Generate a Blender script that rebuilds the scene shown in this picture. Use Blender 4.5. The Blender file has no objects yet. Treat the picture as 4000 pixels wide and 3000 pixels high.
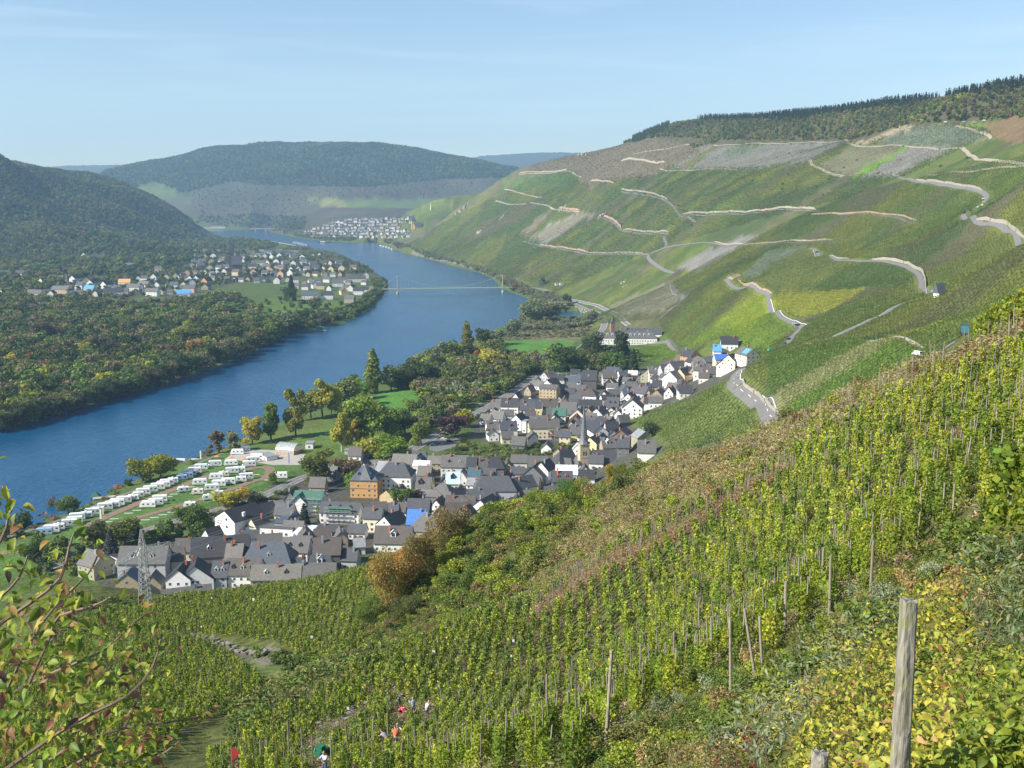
import bpy, math, random, bmesh
import numpy as np
from mathutils import Vector, Matrix
R = math.radians
random.seed(7); rng = np.random.default_rng(7)
scn = bpy.context.scene
C = scn.collection
# ------------------------------------------------------------------ camera, sky, sun, exposure
CAMZ = 168.0
PITCH = R(9.725)
FD = 2372.0            # focal length in photo units (2212 wide)
cam = bpy.data.cameras.new('camera'); cam_o = bpy.data.objects.new('camera', cam); C.objects.link(cam_o)
cam_o.location = (0, 0, CAMZ); cam_o.rotation_euler = (R(90) - PITCH, 0, 0)
cam.sensor_width = 36; cam.lens = 36 * FD / 2212.0
cam.clip_start = 0.2; cam.clip_end = 60000
scn.camera = cam_o
SUN_AZ = R(247)        # clockwise from +Y
SUN_EL = R(36)
w = bpy.data.worlds.new('World'); scn.world = w; w.use_nodes = True
nt = w.node_tree; nt.nodes.clear()
sky = nt.nodes.new('ShaderNodeTexSky'); sky.sky_type = 'NISHITA'; sky.sun_disc = False
sky.sun_elevation = SUN_EL; sky.sun_rotation = SUN_AZ
sky.air_density = 1.0; sky.dust_density = 0.3; sky.ozone_density = 2.0; sky.altitude = 200
geo = nt.nodes.new('ShaderNodeTexCoord')
mp = nt.nodes.new('ShaderNodeMapping'); mp.inputs['Scale'].default_value = (0.9, 2.0, 14.0)
mp.inputs['Rotation'].default_value = (0, R(2), R(8))
nt.links.new(geo.outputs['Generated'], mp.inputs[0])
n1 = nt.nodes.new('ShaderNodeTexNoise'); n1.inputs['Scale'].default_value = 2.6; n1.inputs['Detail'].default_value = 7; n1.inputs['Roughness'].default_value = .55
n1.inputs['Distortion'].default_value = .6
nt.links.new(mp.outputs[0], n1.inputs[0])
cr = nt.nodes.new('ShaderNodeMapRange'); cr.inputs[1].default_value = .5; cr.inputs[2].default_value = .8; cr.inputs[3].default_value = 0; cr.inputs[4].default_value = .3
nt.links.new(n1.outputs[0], cr.inputs[0])
mixc = nt.nodes.new('ShaderNodeMix'); mixc.data_type = 'RGBA'
nt.links.new(cr.outputs[0], mixc.inputs[0]); nt.links.new(sky.outputs[0], mixc.inputs[6])
mixc.inputs[7].default_value = (6.6, 7.8, 8.4, 1)
bg = nt.nodes.new('ShaderNodeBackground'); bg.inputs[1].default_value = 0.088
nt.links.new(mixc.outputs[2], bg.inputs[0])
wo = nt.nodes.new('ShaderNodeOutputWorld'); nt.links.new(bg.outputs[0], wo.inputs[0])
sd = bpy.data.lights.new('sun', 'SUN'); sd.energy = 5.0; sd.angle = R(0.5); sd.color = (1, .93, .82)
so = bpy.data.objects.new('sun', sd); C.objects.link(so)
sdir = Vector((math.sin(SUN_AZ) * math.cos(SUN_EL), math.cos(SUN_AZ) * math.cos(SUN_EL), math.sin(SUN_EL)))
so.rotation_euler = sdir.to_track_quat('Z', 'Y').to_euler(); so.location = (-200, -100, 600)
vs = scn.view_settings; vs.view_transform = 'Standard'; vs.look = 'None'; vs.gamma = 1; vs.exposure = .85; vs.use_curve_mapping = False
scn.cycles.use_denoising = True
scn.cycles.max_bounces = 5; scn.cycles.diffuse_bounces = 2; scn.cycles.glossy_bounces = 2; scn.cycles.transmission_bounces = 3
scn.cycles.volume_bounces = 0; scn.cycles.transparent_max_bounces = 6
scn.cycles.caustics_reflective = False; scn.cycles.caustics_refractive = False
# ------------------------------------------------------------------ projection helpers
cp, sp = math.cos(PITCH), math.sin(PITCH)
def ray(px, py):
 u = (np.asarray(px, float) - 1106) / FD; v = -(np.asarray(py, float) - 829.5) / FD
 return u, cp + v * sp, -sp + v * cp
def atY(px, py, Y):
 a, b, c = ray(px, py); t = Y / b
 return np.array([a * t, b * t, CAMZ + c * t])
def atz(px, py, z):
 a, b, c = ray(px, py); t = (z - CAMZ) / c
 return np.array([a * t, b * t, CAMZ + c * t])
def proj(x, y, z):
 dz = z - CAMZ; dep = np.maximum(y * cp - dz * sp, .05); up = y * sp + dz * cp
 return 1106 + FD * x / dep, 829.5 - FD * up / dep
CROPS = {'D': (0, 0, 1.0), 'A': (0, 500, 2.212), 'A2': (1000, 500, 2.212), 'A3': (2000, 250, 2.212), 'A4': (3000, 250, 2.212),
  'M1': (0, 1150, 2.212), 'M2': (1000, 1150, 2.212), 'G': (2000, 1000, 2.212), 'M4': (3000, 900, 2.212),
  'B': (0, 1700, 3.16), 'C': (700, 1700, 3.16), 'E': (1300, 1700, 3.16), 'H': (1900, 1550, 3.16), 'F': (2000, 1250, 3.16),
  'K': (300, 2030, 5.53), 'L': (660, 2030, 5.53), 'N': (1000, 2000, 5.53), 'O': (2550, 1250, 3.687), 'Q': (1700, 1350, 4.424),
  'T': (1300, 2600, 4.424), 'U': (3500, 1150, 4.424), 'W0': (0, 2250, 2.212), 'W1': (1000, 2250, 2.212), 'W2': (2000, 2250, 2.212), 'W3': (3000, 2250, 2.212)}
def P(c, x, y):
 if c == 'D': return (x, y)
 ox, oy, s = CROPS[c]
 return ((ox + x / s) * .553, (oy + y / s) * .553)
def PL(c, *pts): return [P(c, *p) for p in pts]
# ------------------------------------------------------------------ terrain heights
class RBF:
 def __init__(s, pts, sc, reg=1e-3):
  p = np.array(pts, float); s.c = p[:, :2] / sc; s.sc = sc
  n = len(p); K = s.k(s.c[:, None] - s.c[None]) + reg * np.eye(n)
  Pm = np.hstack([np.ones((n, 1)), s.c]); A = np.block([[K, Pm], [Pm.T, np.zeros((3, 3))]])
  s.w = np.linalg.solve(A, np.concatenate([p[:, 2], np.zeros(3)])); s.n = n
 @staticmethod
 def k(d):
  r2 = (d ** 2).sum(-1)
  return np.where(r2 > 1e-12, r2 * np.log(r2 + 1e-12), 0)
 def __call__(s, x, y):
  q = np.stack([np.ravel(x), np.ravel(y)], -1) / s.sc; out = np.empty(len(q))
  for i in range(0, len(q), 20000):
   b = q[i:i + 20000]
   out[i:i + 20000] = s.k(b[:, None] - s.c[None]) @ s.w[:s.n] + s.w[s.n] + b @ s.w[s.n + 1:]
  return out.reshape(np.shape(x))
RIDGE = [(1150, 357, 3300), (1220, 339, 3250), (1300, 327, 3150), (1370, 301, 3050), (1440, 273, 2950), (1520, 263, 2800), (1700, 252, 2500),
  (1900, 230, 2200), (2000, 219, 2050), (2130, 200, 1850), (2212, 182, 1700), (2400, 140, 1450)]
RH = RIDGE + [(1800, 560, 1200), (1800, 460, 1400), (1800, 380, 1650), (1800, 305, 2000), (2100, 640, 720), (2100, 540, 900), (2100, 470, 1030),
 (2100, 400, 1180), (2100, 330, 1400), (2100, 268, 1600), (1500, 690, 1150), (1500, 600, 1400), (1500, 520, 1650), (1500, 462, 1800),
 (1500, 400, 2050), (1500, 330, 2450), (1300, 665, 1560), (1300, 600, 1800), (1300, 548, 2000), (1300, 470, 2300), (1300, 400, 2600),
 (1300, 352, 2900), (1150, 612, 2050), (1150, 560, 2300), (1150, 510, 2550), (1150, 440, 2850), (1150, 390, 3100), (1000, 568, 2650),
 (1000, 520, 2950), (1000, 470, 3200), (900, 545, 3150), (900, 522, 3450), (1105, 373, 3250), (1050, 410, 3300), (990, 447, 3350), (880, 516, 3620),
 (980, 441, 3950), (930, 452, 3950), (880, 466, 4000), (860, 500, 3950),
 (1440, 745, 1165), (1300, 750, 1150), (1450, 762, 1110), (1530, 775, 960), (1640, 770, 806), (1600, 700, 900), (1540, 740, 930),
 (1700, 640, 1000), (1650, 600, 1080), (1560, 600, 1250), (1480, 660, 1250), (1730, 700, 800), (1660, 740, 765), (1580, 762, 860),
 (1615, 792, 800), (1900, 742, 520), (1800, 790, 500), (1700, 878, 448), (1630, 800, 574), (1850, 850, 330), (1980, 790, 385),
 (1690, 905, 450), (1640, 865, 490), (1590, 822, 560), (1630, 786, 600), (1350, 900, 760), (1430, 945, 640), (1500, 880, 640), (1560, 930, 520),
 (1960, 655, 700), (2005, 628, 720), (1850, 690, 750), (2212, 520, 700), (2212, 400, 950), (2212, 300, 1250), (2212, 240, 1480), (2050, 700, 560), (2212, 640, 480),
 (2400, 300, 950), (2400, 500, 560)]
rpts = [atY(*p) for p in RH]
for p in RIDGE:
 q = atY(*p); rpts.append(np.array([q[0] * 1.16 + 40, q[1] * 1.16, q[2] - 30])); rpts.append(np.array([q[0] * 1.5 + 100, q[1] * 1.5, q[2] - 160]))
for (px, py, Y) in [(1105, 373, 3250), (1050, 410, 3300), (990, 447, 3350)]:
 q = atY(px, py, Y); rpts.append(np.array([q[0] * 1.15, q[1] * 1.15, q[2] * .55 - 10]))
for (x, y, z) in [(-300, 600, -60), (-500, 1500, -90), (-300, 2500, -90), (-700, 3500, -60), (0, 750, -5), (-60, 1000, -25), (-150, 1700, -40), (-450, 3900, 12), (-250, 4400, 60),
    (100, 420, 75), (92, 380, 82), (83, 340, 88), (60, 480, 40), (20, 480, 12), (-40, 480, 0), (200, 420, 108), (160, 330, 112), (300, 450, 128), (500, 600, 175), (800, 900, 240), (60, 600, 22), (30, 640, 14), (150, 4800, 110), (600, 4600, 200)]:
 rpts.append(np.array([x, y, z], float))
fR = RBF(rpts, 1000.)
NH = [(2212, 640, 100), (2122, 690, 130), (2040, 764, 128), (1980, 800, 130), (2060, 738, 185), (2212, 1200, 15), (2212, 900, 47), (2212, 760, 72), (1900, 900, 85),
 (1690, 912, 132), (1440, 992, 152), (1300, 1054, 170), (1150, 1095, 190), (1000, 1130, 202), (870, 1190, 215), (870, 1300, 172), (1000, 1350, 138),
 (800, 1400, 150), (600, 1420, 165), (450, 1385, 188), (350, 1302, 245), (550, 1300, 215), (700, 1240, 232), (430, 1277, 268), (860, 1560, 96), (700, 1560, 106),
 (640, 1620, 92), (500, 1600, 102), (300, 1500, 140), (100, 1500, 148), (100, 1400, 200), (1106, 1659, 38), (1250, 1250, 145), (1500, 1100, 115), (1300, 1400, 95), (1500, 1400, 62),
 (1750, 1150, 70), (1750, 1400, 34), (2000, 1100, 44), (1500, 1659, 23), (1900, 1659, 11.5), (800, 1659, 74), (200, 1320, 290), (0, 1659, 90), (0, 1340, 260), (1130, 1220, 165)]
npts = [atY(a, b_ + (2372. / Y if 30 < Y < 136 and a > 1200 else 1.5 * 2372 / Y if Y >= 200 and 400 < a < 1010 else 0), Y) for a, b_, Y in NH]
for (x, y, z) in [(0, 0, 166.3), (4, 0, 168), (12, -4, 172), (-4, 2, 163.5), (-10, 0, 160), (-30, 0, 148), (-70, 10, 128), (40, 0, 182), (0, -20, 170), (3.5, 6, 164.6), (6, 9, 164.2), (1, 5, 163.6), (-2, 6, 161.5), (-3.5, 5, 161.2),
    (15, 300, 68), (-20, 300, 58), (-60, 320, 40), (60, 300, 92), (100, 300, 112), (-10, 380, 32), (-90, 380, 14), (-110, 300, 38), (-150, 260, 30), (-150, 200, 56), (-120, 120, 88),
    (-200, 330, 8), (-60, 440, 8), (20, 420, 36), (90, 420, 71), (92, 380, 82), (83, 340, 87), (40, 470, 22), (140, 380, 110), (150, 250, 138), (130, 130, 162), (90, 60, 176), (-60, 520, 4), (-200, 440, 4), (-250, 250, 8)]:
 npts.append(np.array([x, y, z], float))
for (a, b_, Y) in [(2122, 690, 130), (2040, 764, 128), (1980, 800, 130), (1840, 850, 131), (1690, 912, 132), (1560, 955, 140), (1440, 992, 152), (1300, 1054, 170), (1150, 1095, 190), (1000, 1130, 202), (870, 1190, 215), (700, 1240, 232), (550, 1265, 250), (430, 1277, 268)]:
 q = atY(a, b_ + (1.5 * 2372 / Y if a < 1010 else 0), Y); s_ = (CAMZ - q[2]) / q[1]
 if a in (1840, 1560, 550): npts.append(q)
 for f_, d_ in ((1.12, 4 if a < 1900 else 1), (1.3, 12 if a < 1900 else 4)):
  if a > 2100: continue
  npts.append(np.array([q[0] * f_, q[1] * f_, CAMZ - s_ * q[1] * f_ - d_]))
fN = RBF(npts, 100.)
LH = [(0, 343, 3600), (-200, 300, 3300), (90, 368, 3900), (200, 380, 4300), (280, 405, 4400), (350, 445, 4500), (410, 496, 4600), (0, 560, 2800), (150, 505, 3000), (0, 450, 3200),
 (100, 425, 3600), (250, 455, 3700), (250, 525, 3250), (400, 522, 3900), (300, 505, 3600), (-200, 560, 2700), (-200, 430, 3000), (-500, 200, 3000), (-500, 560, 2500), (120, 400, 3750)]
lpts = [atY(*p) for p in LH]
for p in LH[:7]:
 q = atY(*p); lpts.append(np.array([q[0] * 1.2 - 50, q[1] * 1.2, q[2] - 90]))
for (x, y, z) in [(-300, 2400, -30), (-900, 1500, -20), (-700, 5400, -40), (-1200, 2200, -10), (0, 3500, -120), (-200, 5000, -80), (-2500, 2000, 60), (-700, 3100, -10), (-900, 5700, -60)]:
 lpts.append(np.array([x, y, z], float))
fL = RBF(lpts, 1000.)
FH = [(430, 488, 5830), (560, 481, 5610), (800, 462, 5000), (700, 476, 4900), (650, 440, 5720), (900, 442, 5830), (700, 390, 6270), (500, 400, 6270), (600, 320, 6930), (480, 325, 6930), (380, 343, 6930), (250, 366, 6710), (150, 385, 6490), (790, 318, 6930), (950, 338, 6930), (1050, 356, 6820), (1110, 372, 6710), (1250, 400, 6600), (300, 400, 6380), (350, 440, 6050), (430, 463, 5885), (900, 395, 6380), (1050, 415, 6160), (50, 400, 6490), (1000, 440, 5940)]
fpts = [atY(*p) for p in FH]
for p in FH[8:18]:
 q = atY(*p); fpts.append(np.array([q[0] * 1.15, q[1] * 1.15, q[2] - 40])); fpts.append(np.array([q[0] * 1.6, q[1] * 1.6, q[2] - 250]))
for (x, y, z) in [(-1500, 4600, -60), (-800, 4400, -40), (-300, 4100, -10), (0, 3900, -60), (600, 4300, -20), (-2500, 5000, -40), (-3500, 6500, 200), (2500, 6000, 150)]:
 fpts.append(np.array([x, y, z], float))
fF = RBF(fpts, 1000.)
LB = [(-400, 1010), (-100, 950), (0, 928), (190, 874), (330, 834), (480, 786), (560, 752), (620, 722), (700, 708), (745, 697), (800, 668), (826, 637), (832, 617), (815, 592), (770, 569), (730, 554), (680, 541), (640, 531), (560, 519), (520, 516), (485, 511), (440, 504)]
RB = [(440, 500), (500, 498), (560, 495), (590, 494), (580, 498), (590, 503), (640, 513), (700, 521), (770, 525), (815, 522), (830, 528), (850, 538), (880, 548), (920, 559), (960, 569), (1000, 580), (1040, 590), (1065, 602), (1080, 618), (1110, 634), (1142, 645),
 (1121, 693), (1100, 702), (1060, 715), (1000, 740), (940, 765), (880, 795), (830, 822), (770, 850), (715, 872), (680, 888), (640, 900), (600, 915), (560, 935), (520, 955), (470, 975), (430, 992), (370, 1005), (340, 1020), (290, 1040), (250, 1062), (200, 1085), (150, 1108), (100, 1125), (40, 1150), (-60, 1185), (-300, 1262)]
def w2(poly, z=0.): return np.array([atz(a, b, z)[:2] for a, b in poly])
RIVER = w2(LB + RB)
POND = w2([(1196, 682), (1205, 674), (1235, 670), (1262, 676), (1268, 686), (1240, 691), (1205, 691)])
def inpoly(x, y, poly):
 ins = np.zeros(np.shape(x), bool); n = len(poly)
 for i in range(n):
  x1, y1 = poly[i]; x2, y2 = poly[(i + 1) % n]
  if y1 == y2: continue
  c = ((y1 > y) != (y2 > y)) & (x < (x2 - x1) * (y - y1) / (y2 - y1) + x1)
  ins ^= c
 return ins
def pdist(x, y, poly, closed=True):
 d = np.full(np.shape(x), 1e18); n = len(poly)
 for i in range(n if closed else n - 1):
  x1, y1 = poly[i]; x2, y2 = poly[(i + 1) % n]; dx, dy = x2 - x1, y2 - y1; L = dx * dx + dy * dy + 1e-9
  t = np.clip(((x - x1) * dx + (y - y1) * dy) / L, 0, 1)
  d = np.minimum(d, (x - x1 - t * dx) ** 2 + (y - y1 - t * dy) ** 2)
 return np.sqrt(d)
RIGHTBANK = w2(RB[9:])
def smax(a, b, k):
 h = np.clip(.5 + .5 * (a - b) / k, 0, 1)
 return b + (a - b) * h + k * h * (1 - h)
def sstep(a, b, x):
 t = np.clip((x - a) / (b - a), 0, 1); return t * t * (3 - 2 * t)
def parts_z(x, y):
 x = np.asarray(x, float); y = np.asarray(y, float)
 d = pdist(x, y, RIVER); ins = inpoly(x, y, RIVER)
 left = (x < -60 - .0 * y) & (x < np.interp(y, [400, 560, 800, 1200, 1700, 1900, 2400, 3400, 4100, 6000], [-300, -260, -200, -120, 20, 60, -60, -350, -700, -900]))
 zl = 1.2 + 4 * (1 - np.exp(-d / 35)) + .012 * np.maximum(d - 60, 0)
 zr = 1.0 + 5.5 * (1 - np.exp(-d / 45)) + .006 * np.minimum(d, 400)
 zv = np.where(ins, -np.minimum(3, .25 * d) - .02, np.where(left, zl, zr))
 pin = inpoly(x, y, POND)
 zv = np.where(pin, -.6, zv)
 m = sstep(250, 430, y)
 zn = np.where(y < 470, fN(x, np.minimum(y, 470)), -50.)
 zR = np.where(y > 200, fR(x, np.maximum(y, 200)), 0)
 zr_ = zn * (1 - m) + zR * m
 zL = fL(x, y); zF = fF(x, y)
 zL = np.minimum(zL, zv + .7 * d); zF = np.minimum(zF, zv + .45 * d)
 zL = np.where((y > 1500) & (x < 100) & (y < 5600) & (x > -3500), zL, -99); zF = np.where(y > 3900, zF, -99)
 return zv, zr_, zL, zF, ins | pin
def ground(x, y):
 zv, zr, zL, zF, ins = parts_z(x, y)
 z = smax(zv, zr, 3.); z = np.where(ins, np.minimum(zv, z), z)
 z = np.maximum(z, np.where(ins, zv, zL)); z = np.maximum(z, np.where(ins, zv, zF))
 return z
def gz(x, y): return float(ground(np.array([x]), np.array([y]))[0])
# ------------------------------------------------------------------ materials
def lin(r, g, b): return tuple(((v / 255) / 12.92 if v / 255 <= .04045 else ((v / 255 + .055) / 1.055) ** 2.4) for v in (r, g, b))
MATS = {}
def new_mat(name):
 m = bpy.data.materials.new(name); m.use_nodes = True; MATS[name] = m
 return m, m.node_tree, m.node_tree.nodes['Principled BSDF']
def nd(nt, t, **kw):
 n = nt.nodes.new(t)
 for k, v in kw.items(): setattr(n, k, v)
 return n
def noise(nt, scale, detail=4, rough=.55, coord=None, typ='Object'):
 tc = nd(nt, 'ShaderNodeTexCoord') if coord is None else None
 n = nd(nt, 'ShaderNodeTexNoise'); n.inputs['Scale'].default_value = scale; n.inputs['Detail'].default_value = detail; n.inputs['Roughness'].default_value = rough
 nt.links.new(tc.outputs[typ] if coord is None else coord, n.inputs['Vector'])
 return n
def maprange(nt, src, a, b, c, d):
 n = nd(nt, 'ShaderNodeMapRange'); nt.links.new(src, n.inputs[0])
 for i, v in enumerate((a, b, c, d)): n.inputs[i + 1].default_value = v
 return n.outputs[0]
def mathn(nt, op, a, b=None):
 n = nd(nt, 'ShaderNodeMath', operation=op)
 for i, v in enumerate((a, b)):
  if v is None: continue
  if isinstance(v, (int, float)): n.inputs[i].default_value = v
  else: nt.links.new(v, n.inputs[i])
 return n.outputs[0]
def mulcol(nt, col, fac):
 n = nd(nt, 'ShaderNodeMix', data_type='RGBA', blend_type='MULTIPLY'); n.inputs[0].default_value = 1
 if isinstance(col, tuple): n.inputs[6].default_value = (*col[:3], 1)
 else: nt.links.new(col, n.inputs[6])
 nt.links.new(fac, n.inputs[7]); return n.outputs[2]
def simple(name, col, rough=.7, var=.25, scale=1.5, metal=0, spec=None, bump=0, objcol=False, randv=0):
 """procedural base colour with noise mottling, optional per-object variation"""
 if name in MATS: return MATS[name]
 m, nt, b = new_mat(name)
 n = noise(nt, scale, 5, .6); f = maprange(nt, n.outputs[0], .25, .75, 1 - var, 1 + var)
 if randv:
  oi = nd(nt, 'ShaderNodeObjectInfo'); f = mathn(nt, 'MULTIPLY', f, maprange(nt, oi.outputs['Random'], 0, 1, 1 - randv, 1 + randv))
 if objcol:
  oi = nd(nt, 'ShaderNodeObjectInfo'); c = mulcol(nt, oi.outputs['Color'], f)
 else: c = mulcol(nt, col, f)
 nt.links.new(c, b.inputs['Base Color']); b.inputs['Roughness'].default_value = rough; b.inputs['Metallic'].default_value = metal
 if spec is not None: b.inputs['Specular IOR Level'].default_value = spec
 if bump:
  bp = nd(nt, 'ShaderNodeBump'); bp.inputs['Strength'].default_value = bump; bp.inputs['Distance'].default_value = .05
  nt.links.new(n.outputs[0], bp.inputs['Height']); nt.links.new(bp.outputs[0], b.inputs['Normal'])
 return m
def mesh(name, v, f, mats=(), fm=None, cols=None, attrs=None, smooth=False):
 """v: (n,3) array; f: (m,k) array or list of index tuples"""
 me = bpy.data.meshes.new(name); v = np.asarray(v, np.float32)
 if isinstance(f, np.ndarray):
  k = f.shape[1]; me.vertices.add(len(v)); me.vertices.foreach_set('co', v.ravel())
  me.loops.add(f.size); me.loops.foreach_set('vertex_index', f.ravel().astype(np.int32))
  me.polygons.add(len(f)); me.polygons.foreach_set('loop_start', np.arange(0, f.size, k, dtype=np.int32))
  me.polygons.foreach_set('loop_total', np.full(len(f), k, np.int32))
 else: me.from_pydata([tuple(map(float, p)) for p in v], [], f)
 for m in mats: me.materials.append(m)
 if fm is not None: me.polygons.foreach_set('material_index', np.asarray(fm, np.int32))
 if cols is not None:
  a = me.color_attributes.new('Col', 'FLOAT_COLOR', 'POINT')
  c4 = np.ones((len(v), 4), np.float32); c4[:, :3] = cols; a.data.foreach_set('color', c4.ravel())
 for k, d in (attrs or {}).items():
  a = me.attributes.new(k, 'FLOAT', 'POINT'); a.data.foreach_set('value', np.asarray(d, np.float32).ravel())
 if smooth: me.polygons.foreach_set('use_smooth', np.ones(len(me.polygons), bool))
 me.update(calc_edges=True); me.validate() if False else None
 return me
def link(name, me, parent=None, loc=None, rot=None, label=None, cat=None, group=None, kind=None, scale=None, color=None):
 o = bpy.data.objects.new(name, me); C.objects.link(o)
 if parent is not None: o.parent = parent
 if loc is not None: o.location = loc
 if rot is not None: o.rotation_euler = rot
 if scale is not None: o.scale = scale
 if color is not None: o.color = (*color[:3], 1)
 if label: o['label'] = label
 if cat: o['category'] = cat
 if group: o['group'] = group
 if kind: o['kind'] = kind
 return o
def empty(name, loc, rz=0, **k): return link(name, None, loc=loc, rot=(0, 0, rz), **k)
class MB:
 """collects boxes, bars, prisms into one mesh"""
 def __init__(s): s.v = []; s.f = []; s.m = []
 def add(s, v, f, m=0):
  o = len(s.v); s.v += [tuple(map(float, p)) for p in v]; s.f += [tuple(i + o for i in q) for q in f]; s.m += [m] * len(f); return s
 def box(s, x0, y0, z0, x1, y1, z1, m=0):
  return s.add([(x0, y0, z0), (x1, y0, z0), (x1, y1, z0), (x0, y1, z0), (x0, y0, z1), (x1, y0, z1), (x1, y1, z1), (x0, y1, z1)],
     [(0, 3, 2, 1), (4, 5, 6, 7), (0, 1, 5, 4), (1, 2, 6, 5), (2, 3, 7, 6), (3, 0, 4, 7)], m)
 def bar(s, a, b, r, m=0, n=4, r2=None):
  a = Vector(a); b = Vector(b); d = (b - a)
  if d.length < 1e-6: return s
  q = d.to_track_quat('Z', 'Y'); vs = []
  for p, rr in ((a, r), (b, r if r2 is None else r2)):
   for i in range(n):
    t = 2 * math.pi * (i + .5) / n; vs.append(p + q @ Vector((rr * math.cos(t), rr * math.sin(t), 0)))
  fs = [(i, (i + 1) % n, n + (i + 1) % n, n + i) for i in range(n)] + [tuple(range(n - 1, -1, -1)), tuple(range(n, 2 * n))]
  return s.add(vs, fs, m)
 def prism(s, poly, z0, z1, m=0):
  n = len(poly)
  return s.add([(x, y, z0) for x, y in poly] + [(x, y, z1) for x, y in poly],
     [(i, (i + 1) % n, n + (i + 1) % n, n + i) for i in range(n)] + [tuple(range(n - 1, -1, -1)), tuple(range(n, 2 * n))], m)
 def extr(s, prof, x0, x1, m=0):
  """profile in (y,z) extruded along x"""
  n = len(prof)
  return s.add([(x0, y, z) for y, z in prof] + [(x1, y, z) for y, z in prof],
     [(i, (i + 1) % n, n + (i + 1) % n, n + i) for i in range(n)] + [tuple(range(n - 1, -1, -1)), tuple(range(n, 2 * n))], m)
 def mesh(s, name, mats, smooth=False):
  me = bpy.data.meshes.new(name); me.from_pydata(s.v, [], s.f)
  for m in mats: me.materials.append(m)
  me.polygons.foreach_set('material_index', np.array(s.m, np.int32))
  if smooth: me.polygons.foreach_set('use_smooth', np.ones(len(s.f), bool))
  me.update(); return me
 def link(s, name, mats, parent=None, **k): return link(name, s.mesh(name, mats), parent, **k)
# ------------------------------------------------------------------ ground sheet
us = np.concatenate([np.linspace(-1.0, -.53, 26)[:-1], np.linspace(-.53, .53, 560), np.linspace(.53, 1.0, 26)[1:]])
ys = [2.2]
while ys[-1] < 12500: ys.append(ys[-1] * (1.0125 if ys[-1] > 60 else 1.022))
ys = np.array(ys)
GX = ys[:, None] * us[None, :]; GY = np.broadcast_to(ys[:, None], GX.shape).copy()
zv, zr, zL, zF, INS = parts_z(GX, GY)
GZ = smax(zv, zr, 3.); GZ = np.where(INS, np.minimum(zv, GZ), GZ)
GZ = np.maximum(GZ, np.where(INS, zv, zL)); GZ = np.maximum(GZ, np.where(INS, zv, zF))
REG = np.zeros(GX.shape, int)                                  # 0 valley 1 hill 2 left hill 3 far hill 4 near slope
REG[(zr > zv - .5)] = 1; REG[(zL > np.maximum(zv, zr))] = 2; REG[(zF > np.maximum(np.maximum(zv, zr), zL))] = 3
REG[(REG == 1) & (GY < 330)] = 4
def fbm(x, y, s, seed=0, oct=4):
 r = np.random.default_rng(seed); out = 0; amp = 1; tot = 0
 for o in range(oct):
  a = r.uniform(0, 2 * np.pi, 6); ph = r.uniform(0, 6.28, 6); k = 2 * np.pi / s * 2 ** o * r.uniform(.7, 1.3, 6)
  v = sum(np.sin((x * np.cos(a[i]) + y * np.sin(a[i])) * k[i] + ph[i] + 1.7 * np.sin((x * np.sin(a[i]) - y * np.cos(a[i])) * k[i] * .6 + ph[5 - i])) for i in range(6)) / 3.5
  out = out + amp * v; tot += amp; amp *= .5
 return out / tot
GZ = GZ + np.where(REG == 1, np.minimum(1, np.maximum(0, zr - zv) / 20) * (2.5 * fbm(GX, GY, 130, 3)), 0) + np.where(REG == 4, .35 * fbm(GX, GY, 14, 4) * sstep(6, 40, GY), 0)
GZ = GZ + np.where(REG == 2, 17 * fbm(GX, GY, 430, 5) * sstep(0, 60, zL - zv), 0) + np.where(REG == 3, 26 * fbm(GX, GY, 900, 6) * sstep(0, 80, zF - zv), 0)
PX, PY = proj(GX, GY, GZ)
c0 = {0: (.082, .118, .032), 1: (.105, .145, .03), 2: (.05, .06, .025), 3: (.08, .074, .045), 4: (.10, .115, .035)}
COL = np.zeros(GX.shape + (3,))
for k, v in c0.items(): COL[REG == k] = v
ROWS = np.zeros(GX.shape); ROWS[REG == 1] = 1.; ROWS[REG == 4] = .5
ga = math.atan2(.55, .83)
ACR = -GX * math.sin(ga) + GY * math.cos(ga); ALN = GX * math.cos(ga) + GY * math.sin(ga)
cell = np.floor(ACR / 34. + .14 * fbm(GX, GY, 320, 9)); cel2 = np.floor((ALN + 70 * np.sin(cell * 12.9)) / 150.)
hsh = np.modf(np.abs(np.sin(cell * 127.1 + cel2 * 311.7) * 43758.5453))[0]; hs2 = np.modf(np.abs(np.sin(cell * 269.5 + cel2 * 183.3) * 24634.63))[0]
pal = np.array([(.088, .118, .030), (.100, .120, .033), (.074, .105, .03), (.112, .13, .033), (.092, .104, .04), (.085, .115, .028), (.10, .10, .048), (.118, .134, .03), (.072, .10, .034)])
pc = pal[np.minimum((hsh * len(pal)).astype(int), len(pal) - 1)] * (.88 + .24 * hs2[..., None])
COL = np.where((REG == 1)[..., None], pc, COL)
def paint(poly, col, regs=(1,), rows=None, mixf=1., yr=(0, 99999), jitter=0.):
 p = np.array(poly, float); x0, y0 = p.min(0) - 4; x1, y1 = p.max(0) + 4
 m = (PX > x0) & (PX < x1) & (PY > y0) & (PY < y1) & np.isin(REG, regs) & (GY > yr[0]) & (GY < yr[1])
 idx = np.nonzero(m)
 if len(idx[0]) == 0: return
 px, py = PX[idx], PY[idx]
 if jitter: px = px + jitter * fbm(px, py, 40, 21); py = py + jitter * fbm(px, py, 40, 22)
 s = inpoly(px, py, p); idx = (idx[0][s], idx[1][s])
 COL[idx] = COL[idx] * (1 - mixf) + np.array(col) * mixf
 if rows is not None: ROWS[idx] = rows
BROWN = (.12, .103, .062); SLATE = (.185, .18, .155); TEAL = (.13, .155, .10); DKG = (.072, .105, .03); YEL = (.19, .20, .035); LG = (.14, .18, .035)
A3, A4, G_, M4 = 'A3', 'A4', 'G', 'M4'
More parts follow.
